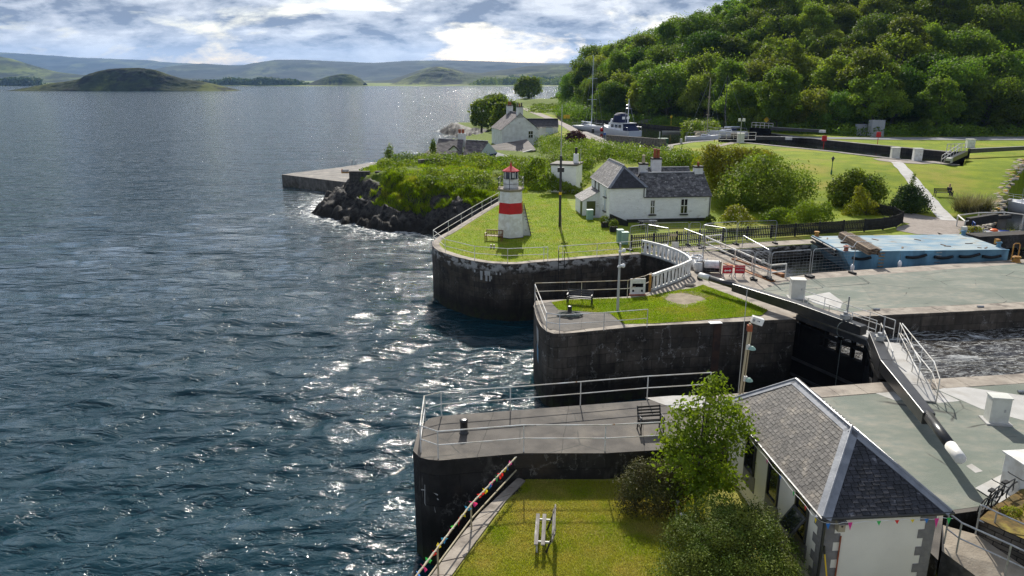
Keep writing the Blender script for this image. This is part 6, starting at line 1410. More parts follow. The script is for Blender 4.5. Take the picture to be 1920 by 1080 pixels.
# channel at the right edge
cw = thing('channel_wall', 'stone bank of the side channel at the right edge, with orange lichen', 'wall', (CH[0][0],CH[0][1],4))
MB().wall(CH, 2, 4.55).build('wall', UW, cw); 
m_ = MB()
for i in range(len(CH)-1):
    a, b_ = Vector(CH[i]+(0,)), Vector(CH[i+1]+(0,)); t_ = (b_-a).normalized(); n = Vector((-t_.y,t_.x,0)); n = n if n.x < 0 else -n
    for j in range(26): p = a.lerp(b_,(j+.5)/26)+n*random.uniform(-.3,1.2); z = max(4.5,float(gz(p.x,p.y))); m_.box((p.x,p.y,z-.08),(random.uniform(.25,.8),random.uniform(.25,.6),.22),random.random()*3)
m_.build('edge_stones', mat('lichen_stone', (.4,.36,.3), (.3,.27,.23), .6, .9, .4, c3=(.5,.28,.03), sc3=.7, t3=(.52,.6), world=True), cw)
# black beam gate and white rails at the right end of the dock
a, b_ = gp(1803,433), at(1888,430); o = thing('lock_gate', 'stubby black balance beam with white rails at the right end of the dock', 'lock gate', a)
p0, p1 = at(1812,431), at(1890,424); MB().beam(p0+U*.75,p0.lerp(p1,.66)+U*.95,.5,.75).build('balance_beam', M['blackmatt'], o); MB().beam(p0.lerp(p1,.66)+U*.95,p1+U*.95,.4,.35).build('balance_beam', M['blackmatt'], o); MB().beam(p1+Vector((-.6,.1,-1)),p1+Vector((-.6,.1,.9)),.5,.5).build('heel_post', M['concrete'], o)
q = [at(1793,425),at(1832,420),at(1880,419),at(1916,424)]
for p in q+[at(1806,437)]: MB().tube([p-U*.3,p+U*1.1],.06,8).build('rail_post', M['rail'], o)
MB().tube([p+U*1.1 for p in q],.06,8).build('rail', M['rail'], o); MB().tube([q[0]+U*1.1,at(1806,437)+U*1.1,at(1812,436)+U*1.1],.06,8).build('rail', M['rail'], o)
tag(MB().beam(at(1822,447)+U*-.3,at(1925,441)+U*-.3,1.6,1.2).build('stone_sill', UW), 'dark stone sill with ochre weed under the stubby beam', 'sill')
leafcloud('weeds', [(at(1822,437).x,at(1822,437).y,4.6,1.0,.6,.5),(at(1860,433).x,at(1860,433).y,4.4,2.4,.4,.25)], 1800, .14, 33, M['leaf_yellow'])['kind'] = 'stuff'
tag(bpy.data.objects['weeds.001'], 'yellow weeds under the stubby beam', 'weeds')

# ================================================================ boats
def yacht(label, p, rz, L, mast, m_hull='gel', boom=True, cover='greygel', sx_=1., hullm2=None, mastm='greygel', spread=2):
    o = thing('sailing_yacht', label, 'yacht', p, rz); Bm = L*.3; b = MB(); sec = hull(b, L, Bm, 1.0, .5, 16, .75, .35, .5); b.build('hull', M[m_hull], o, True, world=False); deckof(sec, -.03).build('deck', M['gel'], o, world=False)
    b = MB(); b.fs([(-L*.12,-Bm*.26,1.0),(L*.2,-Bm*.2,1.1),(L*.2,Bm*.2,1.1),(-L*.12,Bm*.26,1.0),(-L*.1,-Bm*.2,1.5),(L*.14,-Bm*.14,1.42),(L*.14,Bm*.14,1.42),(-L*.1,Bm*.2,1.5)],[(4,5,6,7),(0,1,5,4),(1,2,6,5),(2,3,7,6),(3,0,4,7)]); cb = b.build('cabin', M['gel'], o, world=False)
    for sg in (-1,1): MB().box((0,sg*Bm*.212,1.28),(L*.18,.04,.14),-sg*.13).build('cabin_window', M['glassblue'], cb, world=False)
    b = MB(); b.lathe((-L*.16,0,1.25), [(Bm*.3,0),(Bm*.28,.3),(Bm*.16,.55)], 12); b.build('spray_hood', M['glassblue' if hullm2 is None else hullm2], o, world=False)
    ms = MB(); ms.tube([(L*.08,0,.9),(L*.08,0,mast)],.1,8,.07); ms.build('mast', M[mastm], o, world=False)
    for k in range(spread): z = mast*(.42 if k == 0 else .7) if spread > 1 else mast*.55; MB().tube([(L*.08,-Bm*.38,z),(L*.08,Bm*.38,z)],.05,6).build('spreader', M[mastm], o, world=False)
    w_ = MB(); w_.tube([(L*.49,0,1.4),(L*.09,0,mast*.97)],.016,4); w_.tube([(-L*.49,0,1.1),(L*.08,0,mast)],.016,4)
    for sg in (-1,1): w_.tube([(L*.06,sg*Bm*.47,1.1),(L*.08,sg*Bm*.38,mast*.42),(L*.08,0,mast*.9)],.016,4); w_.tube([(L*.02,sg*Bm*.47,1.1),(L*.08,0,mast*.45)],.016,4)
    w_.build('rigging', M['galv'], o, world=False)
    if boom: MB().tube([(L*.07,0,1.9),(-L*.3,0,2.0)],.16,8,.1).build('sail_cover', M[cover], o, world=False)
    rl = MB(); pts = [(x_,-Bm*.49*(1 if x_ < .2*L else .6),1.15) for x_ in (-L*.45,-L*.2,.05*L,.3*L)]
    for sg in (-1,1):
        for x_,y_,z_ in pts: rl.tube([(x_,y_*sg,z_-.1),(x_,y_*sg,z_+.6)],.02,5)
        rl.tube([(x_,y_*sg,z_+.6) for x_,y_,z_ in pts]+[(L*.48,0,2.0)],.02,5)
    rl.build('guard_rail', M['galv'], o, world=False); return o
q = at(1104,245,6.2); hm = hgt(1109,104,q); yacht('white sailing yacht with a very tall mast moored behind the motor yacht', q+Vector((.2,1,0)), R(104), 11.5, hm, spread=2)
bpy.data.objects['sailing_yacht'].rotation_euler.z = R(-62)
q = at(1128,243,6.9); tag(MB().blob(q,(.42,.42,.5),10,6).build('mooring_buoy', M['red']), 'round red buoy hung at the tall-masted yacht stern', 'buoy')
q = at(1322,261,6.2); hm = hgt(1327,141,q); o = yacht('low moored yacht showing a thick cream mast and furled sail cover above the bank', q+Vector((0,1.2,-.5)), R(8), 7.5, hm, cover='tan', mastm='tan', spread=2, hullm2='tan')
q = at(1366,257,6.2); o = yacht('white-hulled yacht with a dark blue stripe and a slim dark mast under the trees', q+Vector((.4,3,0)), R(172), 8.8, hgt(1372,140,q), cover='greygel', mastm='blackmatt', spread=1, hullm2='navy')
MB().box((0,0,.62),(8.,2.72,.16)).build('stripe', M['navy'], o, world=False) if 0 else None
q = at(1917,402,3.5); o = yacht('white yacht bow with blue covers at the right edge', q+Vector((1.5,1,0)), R(118), 8., 6.2, cover='boatblue', hullm2='boatblue', spread=1)
q = at(1265,250,6.2); o = thing('dinghy', 'low grey open boat moored against the far bank', 'boat', q+Vector((0,2,0)), R(178)); b = MB(); sec = hull(b, 5., 1.5, .35, .4, sheer=.1); b.build('hull', M['greypost'], o, True, world=False); deckof(sec,-.15).build('inside', M['greypost'], o, world=False)
# motor yacht: stern towards us
q = at(1166,258,6.2); o = thing('motor_yacht', 'white motor yacht with navy canopy and a radar mast', 'motor yacht', q+Vector((-.3,2.5,0)), R(118)); L = 11.5; Bm = 3.9
b = MB(); sec = hull(b, L, Bm, 1.55, .42, 18, .88, .75, .5); b.build('hull', M['gel'], o, True, world=False); deckof(sec,-.06).build('deck', M['gel'], o, world=False)
MB().box((-L/2-.02,0,.95),(.06,Bm*.84,1.1)).build('transom', M['greygel'], o, world=False)
MB().box((-L/2-.35,0,.25),(.7,Bm*.8,.12)).build('swim_platform', M['timber'], o, world=False)
cb = MB().box((-.6,0,2.2),(5.6,3.,1.5),0,None,None,.93).build('cabin', M['gel'], o, world=False, bev=.08)
for sg in (-1,1):
    for x in (-2.2,-.9,.5): MB().box((x,sg*1.47,2.35),(.95,.04,.62)).build('cabin_window', M['glassblue'], cb, world=False)
MB().box((-3.46,.4,2.15),(.05,.8,1.25)).build('cabin_door', M['navy'], cb, world=False); MB().box((2.12,0,2.4),(.06,2.4,.65)).build('windscreen', M['glassblue'], cb, world=False)
b = MB(); b.fs([(-5.2,-1.5,1.5),(-3.4,-1.5,1.5),(-3.4,-1.5,2.95),(-5.2,1.5,1.5),(-3.4,1.5,1.5),(-3.4,1.5,2.95)],[(0,1,2),(3,5,4),(0,2,5,3)]); b.build('aft_canopy', M['navy'], o, world=False)
MB().box((-1.2,0,3.02),(5.4,3.3,.12)).build('flybridge_deck', M['gel'], o, world=False); MB().box((1.,0,3.4),(.5,2.8,.75),0,(0,R(-18))).build('flybridge_screen', M['gel'], o, world=False)
cn = MB().lathe((-.6,0,3.1), [(1.75,0),(1.75,.75),(1.55,1.5),(1.0,1.9),(.2,2.0)], 16).build('flybridge_canopy', M['navy'], o, world=False)
for a in (-2.7,-2.15,-1.55,-.9,-.3,3.4,2.8): t_ = a; p = Vector((-.6+1.73*math.cos(t_),1.73*math.sin(t_),4.05)); MB().box(p,(.04,.6,.55),t_).build('canopy_window', M['gel'], cn, world=False)
b = MB(); b.tube([(-3.0,0,3.0),(-3.1,0,8.0)],.13,8,.06); b.build('mast', M['gel'], o, world=False)
for z,w1 in ((6.6,.5),(5.9,.55)): MB().lathe((-2.75,0,z), [(.1,0),(w1*.7,.06),(w1*.7,.2),(.1,.28)], 12).build('radar_dome', M['gel'], o, world=False)
b = MB(); b.tube([(-3.05,-.9,6.),(-3.05,.9,6.)],.05,6); b.tube([(-3.1,0,7.6),(-5.3,0,3.1)],.03,5); b.tube([(-3.1,.7,6.),(-4.,1.4,3.)],.025,5); b.build('rigging', M['galv'], o, world=False)
rl = MB(); [rl.tube([(x_,sg*(1.8 if x_ < 2 else 1.8-(x_-2)*.42),1.55+.05*max(0,x_)),(x_,sg*(1.8 if x_ < 2 else 1.8-(x_-2)*.42),2.3+.05*max(0,x_))],.03,5) for x_ in (-5.4,-3,-1,1,3,4.8) for sg in (-1,1)]; [rl.tube([(x_,sg*(1.8 if x_ < 2 else 1.8-(x_-2)*.42),2.3+.05*max(0,x_)) for x_ in (-5.4,-3,-1,1,3,4.8)],.03,5) for sg in (-1,1)]; rl.build('guard_rail', M['galv'], o, world=False)
for x_ in (-3.6,-1.,1.5): MB().lathe((x_,-2.05,.3), [(.05,0),(.16,.1),(.16,.8),(.05,.95)], 8).build('hull_fender', M['navy'], o, True, world=False)

# ================================================================ upper lock, signs, cabinets, posts
def ugate(label, p0, p1, zb, gate_l, rails, capend=1.2):
    o = thing('lock_gate', label, 'lock gate', p0); a = Vector((p0.x,p0.y,zb)); b_ = Vector((p1.x,p1.y,zb)); d = (b_-a).normalized(); L = (b_-a).length
    MB().beam(a,b_-d*capend,.5,.62,w2=.4,h2=.5).build('balance_beam', M['black'], o); MB().beam(b_-d*capend,b_,.42,.5).build('end_cap', M['white'], o); MB().beam(a+d*.2+U*.33,b_-d*(capend+.1)+U*.28,.3,.04).build('beam_cap', M['slab'], o)
    MB().beam(a-d*gate_l-U*1.9,a-U*1.9,.35,3.8).build('leaf_panel', M['tar'], o)
    n = Vector((-d.y,d.x,0))*rails
    for t_ in np.linspace(0,1,6): p = a-d*gate_l*t_+n; MB().tube([p-U*.3,p+U*1.05],.05,6).build('rail_post', M['rail'], o)
    for hh in (1.05,.5): MB().tube([a+n+U*hh,a-d*gate_l+n+U*hh],.05,6).build('walkway_rail', M['rail'], o)
    MB().beam(a-d*gate_l+n*.8-U*.3,a+n*.8-U*.3,.8,.1).build('walkway', M['slab'], o)
    return o
ugate('upper lock gate with a white-tipped beam along the near lawn edge', gp(1415,267), gp(1484,268), 7.75, 6.5, -.6); ugate('upper lock gate with a white-tipped beam on the wooded bank', at(1445,252,7), at(1546,258,7), 8.2, 5., .6)
ugate('upper lock gate at right with its long black beam across the far bank', at(1815,296,7), at(1960,288,7), 8.0, 3.8, .7)
a_, b_ = gp(1776,310), gp(1808,300); o = thing('lock_gate', 'upper lock gate stub with white railings and a grey-tipped short beam', 'lock gate', a_); MB().beam(a_+U*.6,b_+U*1.,.6,.6).build('balance_beam', M['black'], o); MB().beam(a_+U*.6,a_.lerp(b_,.12)+U*.65,.66,.66).build('end_cap', M['greypost'], o)
for t_ in np.linspace(0,1,7): p = a_.lerp(b_,t_)+Vector((-.2,1.2,0)); MB().tube([p+U*.4*t_,p+U*(1.2+1.*t_)],.04,6).build('rail_post', M['rail'], o)
for hh in (1.2,.65): MB().tube([a_+Vector((-.2,1.2,hh)),b_+Vector((-.2,1.2,hh+1.))],.045,6).build('walkway_rail', M['rail'], o)
for lab, u, v, d, m_, cap in (('squat grey cabinet left of the pale one by the canal bend',1375.5,266,(1.1,.9,1.5),'drystone','drystone'),('pale domed cabinet by the canal bend',1388,268,(1.2,.9,1.7),'cab','white'),('grey control cabinet at the head of the paved footpath',1677,297,(1.1,.9,1.55),'cab',None),('pale control cabinet right of the footpath head',1718.5,302,(1.1,.85,1.75),'white',None),('white cabinet beside the far right lock gate',1818,277,(1.2,1.,1.4),'white',None)):
    cabinet('cabinet', lab, gp(u,v), d, m_, R(-10), .1, True, cap)
cabinet('cabinet', 'smaller grey roadside cabinet under the wood, left of two', gp(1613,254)+Vector((0,0,0)), (1.9,1.2,2.2), 'greycab', R(5), .1, False, None, True); cabinet('cabinet', 'larger grey roadside cabinet under the wood, right of two', gp(1641,256), (2.7,1.4,3.2), 'greycab', R(5), .1, False, None, True)
def lifebox(lab, u, v):
    q = gp(u,v); o = thing('lifebuoy_stand', lab, 'lifebuoy stand', q); MB().tube([q,q+U*1.4],.05,8).build('post', M['red'], o); MB().box(q+U*1.75,(.8,.3,.9),0,None,None,.9).build('case', M['red'], o, bev=.05); MB().box(q+Vector((0,-.16,1.78)),(.1,.02,.3)).build('emblem', M['redroof'], o)
lifebox('orange-red lifebuoy stand on the lawn edge by the upper lock', 1543.5,279.5); lifebox('red lifebuoy stand across the water before the grey cabinets', 1645,271)
q = gp(1558.5,327); o = thing('street_lamp', 'old-fashioned dark green lamp post on the lawn', 'street lamp', q); hh = hgt(1558.5,303,q); MB().tube([q,q+U*.5,q+U*.55,q+U*hh],[.11,.1,.06,.045],8).build('post', M['green'], o)
MB().lathe(q+U*hh,[(.08,0),(.17,.35),(.03,.36)],6).build('lantern', M['glassblue'], o); MB().lathe(q+U*(hh+.36),[(.27,0),(.12,.18),(.03,.3)],8).build('lamp_cap', M['black'], o)
q = gp(1386,281); o = thing('light_pole', 'slim grey pole with twin floodlights by the canal bend', 'light pole', q); hh = hgt(1387,226,q); MB().tube([q,q+U*hh],.07,8,.05).build('pole', M['greypost'], o); [MB().box(q+Vector((dx,0,hh+.1)),(.4,.3,.45),dx).build('floodlight', M['white'], o) for dx in (-.35,.35)]
def post(name, lab, u, v, vt, rad, m_, cat='post', cap=None):
    q = gp(u,v); h_ = hgt(u,vt,q); return tag(MB().tube([q,q+U*h_],rad,8).build(name, M[m_]), lab, cat)
post('post','plain grey post near the green bin',1235.5,279,247,.09,'greypost'); o = post('sign_post','thin dark post with a blue top by the canal path',1133,268,251,.06,'black'); q = gp(1133,268); MB().box(q+U*hgt(1133,251,q),(.5,.1,.4)).build('sign_plate', M['boatblue'], o)
o = post('litter_bin','black litter bin on a post beside the tall-masted yacht',1111.5,249,241,.3,'black','bin'); post('bollard','short pale bollard at the canal edge',1277,270,260,.22,'greypost','bollard')
q = gp(1242,280); o = thing('bin', 'dark green bin at the end of the low stone wall', 'bin', q); MB().box(q+U*.85,(1.5,1.1,1.7)).build('body', M['green'], o); MB().box(q+U*1.75,(1.6,1.2,.12)).build('lid', M['green'], o)
q = gp(1062,226)+Vector((0,-1,0)); o = thing('sign', 'yellow notice by the canal water under the wood', 'sign', q); MB().box(q+U*1.1,(1.8,.1,1.)).build('plate', M['yellow'], o); MB().tube([q,q+U*1.],.08,6).build('post', M['black'], o)
q = at(1261,236,7); q.y += 2; o = thing('sign', 'small yellow marker on a pole on the far canal bank', 'sign', q); MB().tube([q,q+U*2.],.06,6).build('post', M['yellow'], o); MB().box(q+U*2.1,(.5,.1,.6)).build('plate', M['yellow'], o)
q = at(1444,247,7.2); q.y += 3; q.z = 7.2; o = thing('sign', 'yellow diamond sign by the upper lock railings', 'sign', q); MB().tube([q,q+U*1.6],.06,6).build('post', M['black'], o); MB().box(q+U*2.4,(.9,.08,.9),0,(0,R(45))).build('plate', M['yellow'], o)
q = at(1452,246,7.2); q.y += 4; o = thing('sign', 'back of a grey sign beside the yellow diamond', 'sign', q); MB().tube([q,q+U*2.],.05,6).build('post', M['greypost'], o); MB().box(q+U*2.6,(.9,.08,1.3)).build('plate', M['greypost'], o)
a_, b_ = gp(1139,265), gp(1246,282); tag(MB().beam(a_+U*.45,b_+U*.75,.5,1.5,h2=2.1).build('stone_wall', M['drystone']), 'low dark stone wall in front of the motor yacht', 'wall')
q = gp(1184,286); o = thing('anchor', 'old black anchor lying on the grass verge', 'anchor', q); MB().tube([(-1.3,0,.15),(1.2,0,.9)],.1,8).build('shank', M['black'], o, world=False); MB().tube([(.7,-.9,.15),(1.2,-.5,.75),(1.35,0,.95),(1.2,.5,.75),(.7,.9,.15)],.12,8).build('arms', M['black'], o, world=False); MB().tube([(-1.1,-.8,.3),(-1.1,.8,.2)],.08,8).build('stock', M['black'], o, world=False)
for i,(u,v) in enumerate(((1493,222),(1497,223))): pass
q = gp(1000,222); o = thing('person', 'far walker in dark clothes on the towpath', 'person', q) if 0 else None

# ================================================================ bench with a seated person on the upper lawn
q = gp(1768,368); bench('dark bench with a seated person on the grass bank', q, R(-6), 3.0 if 0 else 1.9, 'blackmatt', vertical=False)
def skin(name, joints, edges, m, parent=None):
    me = bpy.data.meshes.new(name); me.from_pydata([j[:3] for j in joints], edges, []); o = bpy.data.objects.new(name, me); COL.objects.link(o); me.materials.append(m); o.parent = parent
    o.modifiers.new('skin','SKIN'); 
    for v, j in zip(me.skin_vertices[0].data, joints): v.radius = (j[3], j[4] if len(j) > 4 else j[3])
    me.skin_vertices[0].data[0].use_root = True; s = o.modifiers.new('sub','SUBSURF'); s.levels = s.render_levels = 1; return o
pp = thing('person', 'person in dark clothes sitting at the right end of the bench', 'person', q+Vector((.62,-.02,0)), R(-6))
J = [(0,.02,.52,.15,.13),(0,.06,.75,.14,.1),(0,.08,.98,.17,.11),(0,.06,1.1,.06),(0,.02,1.2,.085,.1),(0,.0,1.33,.07,.09)]
J += [(-.1,-.1,.52,.085),(-.11,-.42,.5,.06),(-.11,-.44,.12,.045),(-.11,-.56,.05,.04),(.1,-.1,.52,.085),(.11,-.42,.5,.06),(.12,-.46,.12,.045),(.12,-.58,.05,.04)]
J += [(-.2,.06,1.0,.06),(-.24,-.02,.76,.045),(-.1,-.22,.66,.03),(-.05,-.28,.66,.022),(.2,.06,1.0,.06),(.24,-.02,.76,.045),(.1,-.22,.66,.03),(.05,-.28,.66,.022)]
EE = [(0,1),(1,2),(2,3),(3,4),(4,5),(0,6),(6,7),(7,8),(8,9),(0,10),(10,11),(11,12),(12,13),(2,14),(14,15),(15,16),(16,17),(2,18),(18,19),(19,20),(20,21)]
skin('body', J, EE, M['skin'], pp)
skin('jacket', [(a,b_,c_,r1+.02,(r2[0]+.02) if r2 else r1+.02) for a,b_,c_,r1,*r2 in [J[0],J[1],J[2],J[14],J[15],(J[16][0],J[16][1],J[16][2],.035),J[18],J[19],(J[20][0],J[20][1],J[20][2],.035)]], [(0,1),(1,2),(2,3),(3,4),(4,5),(2,6),(6,7),(7,8)], M['cloth'], pp)
skin('trousers', [(a,b_,c_,r1+.015) for a,b_,c_,r1,*_ in [J[0],J[6],J[7],J[8],J[10],J[11],J[12]]], [(0,1),(1,2),(2,3),(0,4),(4,5),(5,6)], M['cloth'], pp)
MB().blob((0,.04,1.3),(.1,.11,.12),12,8).build('hair', M['hair'], pp, True, world=False)

# ================================================================ garden and lawn planting
G = lambda u, v: gp(u,v)
def lobes_px(l, Yb):                                   # crown lobes given as (u, v, half width px, half height px, depth offset m)
    out = []
    for u, v, a, b_, dy in l: p = atY(u,v,Yb+dy); k = Yb*1.02/FP; out.append((p.x,p.y,p.z,a*k,max(a,b_)*k*.9,b_*k))
    return out
def ptree(label, base, l, n, size, m, seed, tr=.14, cat='tree', name='garden_tree', **kw):
    lb = [(x-base.x,y-base.y,z-base.z,a,b_,c_) for x,y,z,a,b_,c_ in lobes_px(l, base.y)]; return tree(name, label, cat, base, lb, n, size, M[m], tr, None, seed, **kw)
def pshrub(label, base, l, n, size, m, seed, name='shrub', cat='shrub', **kw):
    lb = [(x-base.x,y-base.y,z-base.z,a,b_,c_) for x,y,z,a,b_,c_ in lobes_px(l, base.y)]; return shrub(name, label, cat, base, lb, n, size, M[m], seed, None, **kw)
ptree('multi-stemmed yellow green garden tree right of the white cottage', Vector((24.5,84,4.6)), [(1345,300,36,24,0),(1328,322,18,30,0),(1380,290,30,16,1),(1362,325,34,28,-1),(1400,305,28,24,1),(1338,350,16,22,0),(1335,283,16,11,0),(1420,288,20,10,1),(1440,298,20,12,1)], 12000, .27, 'leaf_yellow', 401, hollow=.12, aspect=.5)
ptree('broad rounded olive green garden tree, biggest beside the fence', Vector((29.5,79,4.5)), [(1435,330,50,34,0),(1480,345,42,32,0),(1395,348,40,36,-1),(1450,368,56,30,-1.5),(1508,360,26,24,0),(1400,380,36,24,-1),(1430,305,34,16,1),(1470,390,50,18,-1),(1365,380,24,26,-1)], 16000, .27, 'leaf_mid', 402, hollow=.08, aspect=.5)
ptree('grey green round garden tree in front of the lamp post', Vector((39.,80.5,4.6)), [(1575,372,22,18,-1),(1598,345,28,22,0),(1570,355,20,18,0),(1630,352,26,22,0),(1612,370,34,20,-1),(1648,365,16,16,0),(1605,326,12,9,0)], 10000, .25, 'leaf_mid', 403, hollow=.2)
ptree('small ochre yellow tree inside the fence corner', Vector((36.8,75.5,4.5)), [(1615,375,14,18,0),(1598,395,16,14,0),(1630,390,14,14,0),(1612,357,9,9,0),(1590,405,12,8,0),(1640,403,9,8,0)], 2600, .2, 'leaf_yellow', 404, .08, hollow=.3)
pshrub('dense dark green rounded shrub right of the fence by the path', Vector((41.6,77,4.4)), [(1705,377,27,24,0),(1698,385,24,16,-.5),(1715,385,26,17,0),(1700,360,14,12,0)], 6500, .2, 'leaf_dark', 405, hollow=.75)
tag(shrub('sapling','slim feathery sapling above the dark rounded shrub','tree',G(1692,352)-Vector((0,2,1.)),[(0,0,1.4,.35,.35,1.0),(.1,0,2.4,.2,.2,.7)],420,.16,M['leaf_mid'],406,hollow=.1),'slim feathery sapling above the dark rounded shrub','tree')
pshrub('bright green bush at the fence, centre', Vector((30.2,68.5,4.4)), [(1515,397,22,20,0),(1535,405,24,16,0),(1500,408,20,14,0),(1548,392,12,12,0)], 4200, .18, 'leaf_bright', 407)
pshrub('bright green bush under the big olive tree', Vector((27.2,71.5,4.4)), [(1462,405,24,14,0),(1440,412,18,12,0)], 2600, .18, 'leaf_bright', 408)
pshrub('loose bush dotted with pale flowers right of the cottage gable', Vector((20.9,68.3,4.4)), [(1383,405,22,15,0),(1365,412,16,10,0),(1402,415,16,10,0),(1380,392,14,7,0)], 2600, .17, 'leaf_yellow', 409)
b_ = pshrub('scatter of pale flowers on the bush right of the cottage gable', Vector((20.9,68.2,4.4)), [(1383,404,23,16,0)], 160, .13, 'flower', 410, name='blossom', cat='blossom'); b_['kind'] = 'stuff'
pshrub('small dark bush at the foot of the gable downpipe', Vector((20.4,70.5,4.4)), [(1332,412,10,7,0)], 500, .15, 'leaf_mid', 411)
pshrub('purple brown round bush beside the canal path', gp(1079,267), [(1078,256,15,9,0),(1085,259,13,7,0),(1070,261,10,6,0)], 2600, .3, 'leaf_purple', 412)
pshrub('reddish straggling bush by the old anchor', gp(1216,295), [(1216,286,10,8,0),(1212,280,7,6,0),(1222,290,8,5,0)], 800, .3, 'leaf_purple', 413, hollow=.3)
r = random.Random(77); P_ = []; base = gp(1817,394)
for i, (u, v) in enumerate(((1800,388),(1830,388),(1846,391),(1815,392))):
    c_ = gp(u,v+6); 
    for j in range(420): P_.append((c_.x+r.gauss(0,.28),c_.y+r.gauss(0,.28),c_.z))
tag(blades('pampas_grass', P_, 1.5, .03, M['pampas'], 12, 1.1), 'tawny clump of pampas grass beside the bench', 'grass clump')
# young rowan, dark conifer shrub and cotoneaster by the office
tree('young_tree', 'light green young tree against the left wall of the office', 'tree', Vector((6.5,22.7,ZL)), [(0,0,2.3,1.2,1.0,.8),(.35,.1,3.3,1.05,.9,.7),(-.6,0,3.0,.9,.8,.6),(.15,0,4.3,.75,.65,.6),(.95,.2,2.7,.8,.7,.6),(-.85,-.1,2.1,.75,.7,.55),(.35,.1,4.85,.38,.38,.35),(.1,-.1,1.5,1.1,.9,.5),(-.65,.1,3.75,.55,.5,.4),(1.0,.1,3.8,.55,.5,.4),(-1.1,0,2.7,.4,.4,.3),(1.35,.1,3.2,.4,.4,.35),(-.3,-.3,1.0,.9,.8,.5),(.6,-.2,1.3,.9,.8,.55)], 6200, .165, M['leaf_bright'], .05, None, 420, hollow=.1, aspect=.5)
shrub('shrub', 'dark spiky juniper-like shrub left of the young tree', 'shrub', Vector((4.9,22.9,ZL)), [(0,0,.6,1.0,.9,.7),(-.6,0,.9,.6,.5,.45),(.6,-.2,.6,.8,.8,.7),(-.3,.3,1.3,.5,.5,.4),(.5,.2,1.2,.7,.6,.5),(-.8,-.3,.4,.5,.5,.35)], 15000, .09, M['leaf_brown'], 421, hollow=.4, aspect=.35)
rq = random.Random(8); cot = []
for i in range(34):
    a_ = rq.uniform(0,6.28); e_ = rq.uniform(.1,1.3); cot.append((1.75*math.cos(a_)*math.cos(e_)+.1, 1.6*math.sin(a_)*math.cos(e_)-.3, .8+1.05*math.sin(e_), rq.uniform(.25,.5), rq.uniform(.25,.5), rq.uniform(.2,.4)))
shrub('shrub', 'large sprawling cotoneaster with tiny grey green leaves in front of the office', 'shrub', Vector((6.45,19.4,ZL)), [(-1.5,-.9,.5,.8,.9,.6),(0,-1.8,.6,1.6,1.,.8),(0,0,.9,1.6,1.4,1.15),(-.9,.2,.7,1.0,1.0,.8),(.9,-.2,1.0,1.0,1.1,1.0),(.1,.8,1.3,1.1,.8,.8),(.6,-1.1,.8,1.2,1.1,.9),(-.6,-1.2,.6,1.1,1.0,.7),(1.2,.5,1.3,.7,.7,.7),(-.1,-.4,1.6,.8,.8,.5)]+cot, 60000, .062, M['leaf_coto'], 422, hollow=.6, aspect=.55)
for i, (u, v) in enumerate(((1260,935),(1247,908),(1270,958))):
    q = at(u,v,ZL+.35); o = thing('garden_light', ['pale bollard light among the dark shrub stems, middle','pale bollard light at the left of the dark shrub, farthest','pale bollard light at the lawn edge, nearest'][i], 'garden light', Vector((q.x,q.y-.75,ZL))); MB().tube([(0,0,0),(0,0,.62)],.04,8).build('post', M['greypost'], o, world=False); MB().lathe((0,0,.6),[(.06,0),(.06,.1),(.1,.11),(.03,.16)],10).build('cap', M['white'], o, world=False)
# trees by the shore behind the cottages, the lone oak at the point
def shoretree(label, u, v, Yb, l, n, size, m, seed, tr=.3): return ptree(label, Vector((at(u,v,3).x*0+ (u-960)/FP*Yb*1.02, Yb, 2.6)), l, n, size, m, seed, tr, name='broadleaf_tree')
shoretree('dark rounded tree on the shore left of the gabled house', 905, 240, 232, [(905,205,20,16,0),(925,195,20,14,4),(892,222,9,12,0),(915,225,20,12,-2),(935,188,14,10,6),(940,205,14,14,4)], 6500, .75, 'leaf_mid', 431)
shoretree('paler green tree just behind the gabled house', 945, 245, 205, [(945,212,18,14,0),(935,226,14,10,0),(958,205,14,12,0),(940,200,10,7,0)], 4500, .65, 'leaf_yellow' if 0 else 'leaf_mid', 432)
b0 = Vector((30/FP*432*1.02,432,6.0)); ptree('lone round oak on the point against the bright water', b0, [(989,158,17,11,0),(976,166,12,10,0),(1003,165,12,10,0),(990,172,18,10,-2),(984,152,10,7,0),(998,153,11,7,0)], 6500, .95, 'leaf_mid', 433, .7, name='oak_tree')
pshrub('bushes at the water edge right of the lone oak', Vector((24,420,6)), [(1040,190,10,6,0),(1030,193,9,4,0),(1050,186,8,8,0)], 1500, 1., 'leaf_mid', 434)
# scrub on the mound, brambles, reeds
r = np.random.default_rng(3); lob = []; n_ = 0
while n_ < 330:
    X_, Y_ = r.uniform(-21,12), r.uniform(91,124)
    if not inpoly(np.array([X_]),np.array([Y_]),COAST)[0] and X_ < 6: continue
    if X_ < 6 and pdist(np.array([X_]),np.array([Y_]),COAST)[0] < 4.5+1.5*r.random(): continue
    if Y_ < 93.5 and X_ < 0: continue
    if X_ > 2.5 and Y_ < 92.2: continue
    if X_ < -17.6 and Y_ < 105.5: continue
    if -14 < X_ < -4 and 99.3 < Y_ < 102.5: continue
    s = (.3+1.2*r.random()**2.2); lob.append((X_,Y_,float(gz(X_,Y_))+s*.3,s*1.35,s*1.25,s*.8)); n_ += 1
tag(leafcloud('scrub', lob, 36000, .28, 51, M['leaf_scrub'], up=.6), 'wild scrub covering the mound above the rocks', 'scrub', None, 'stuff')
lob = []
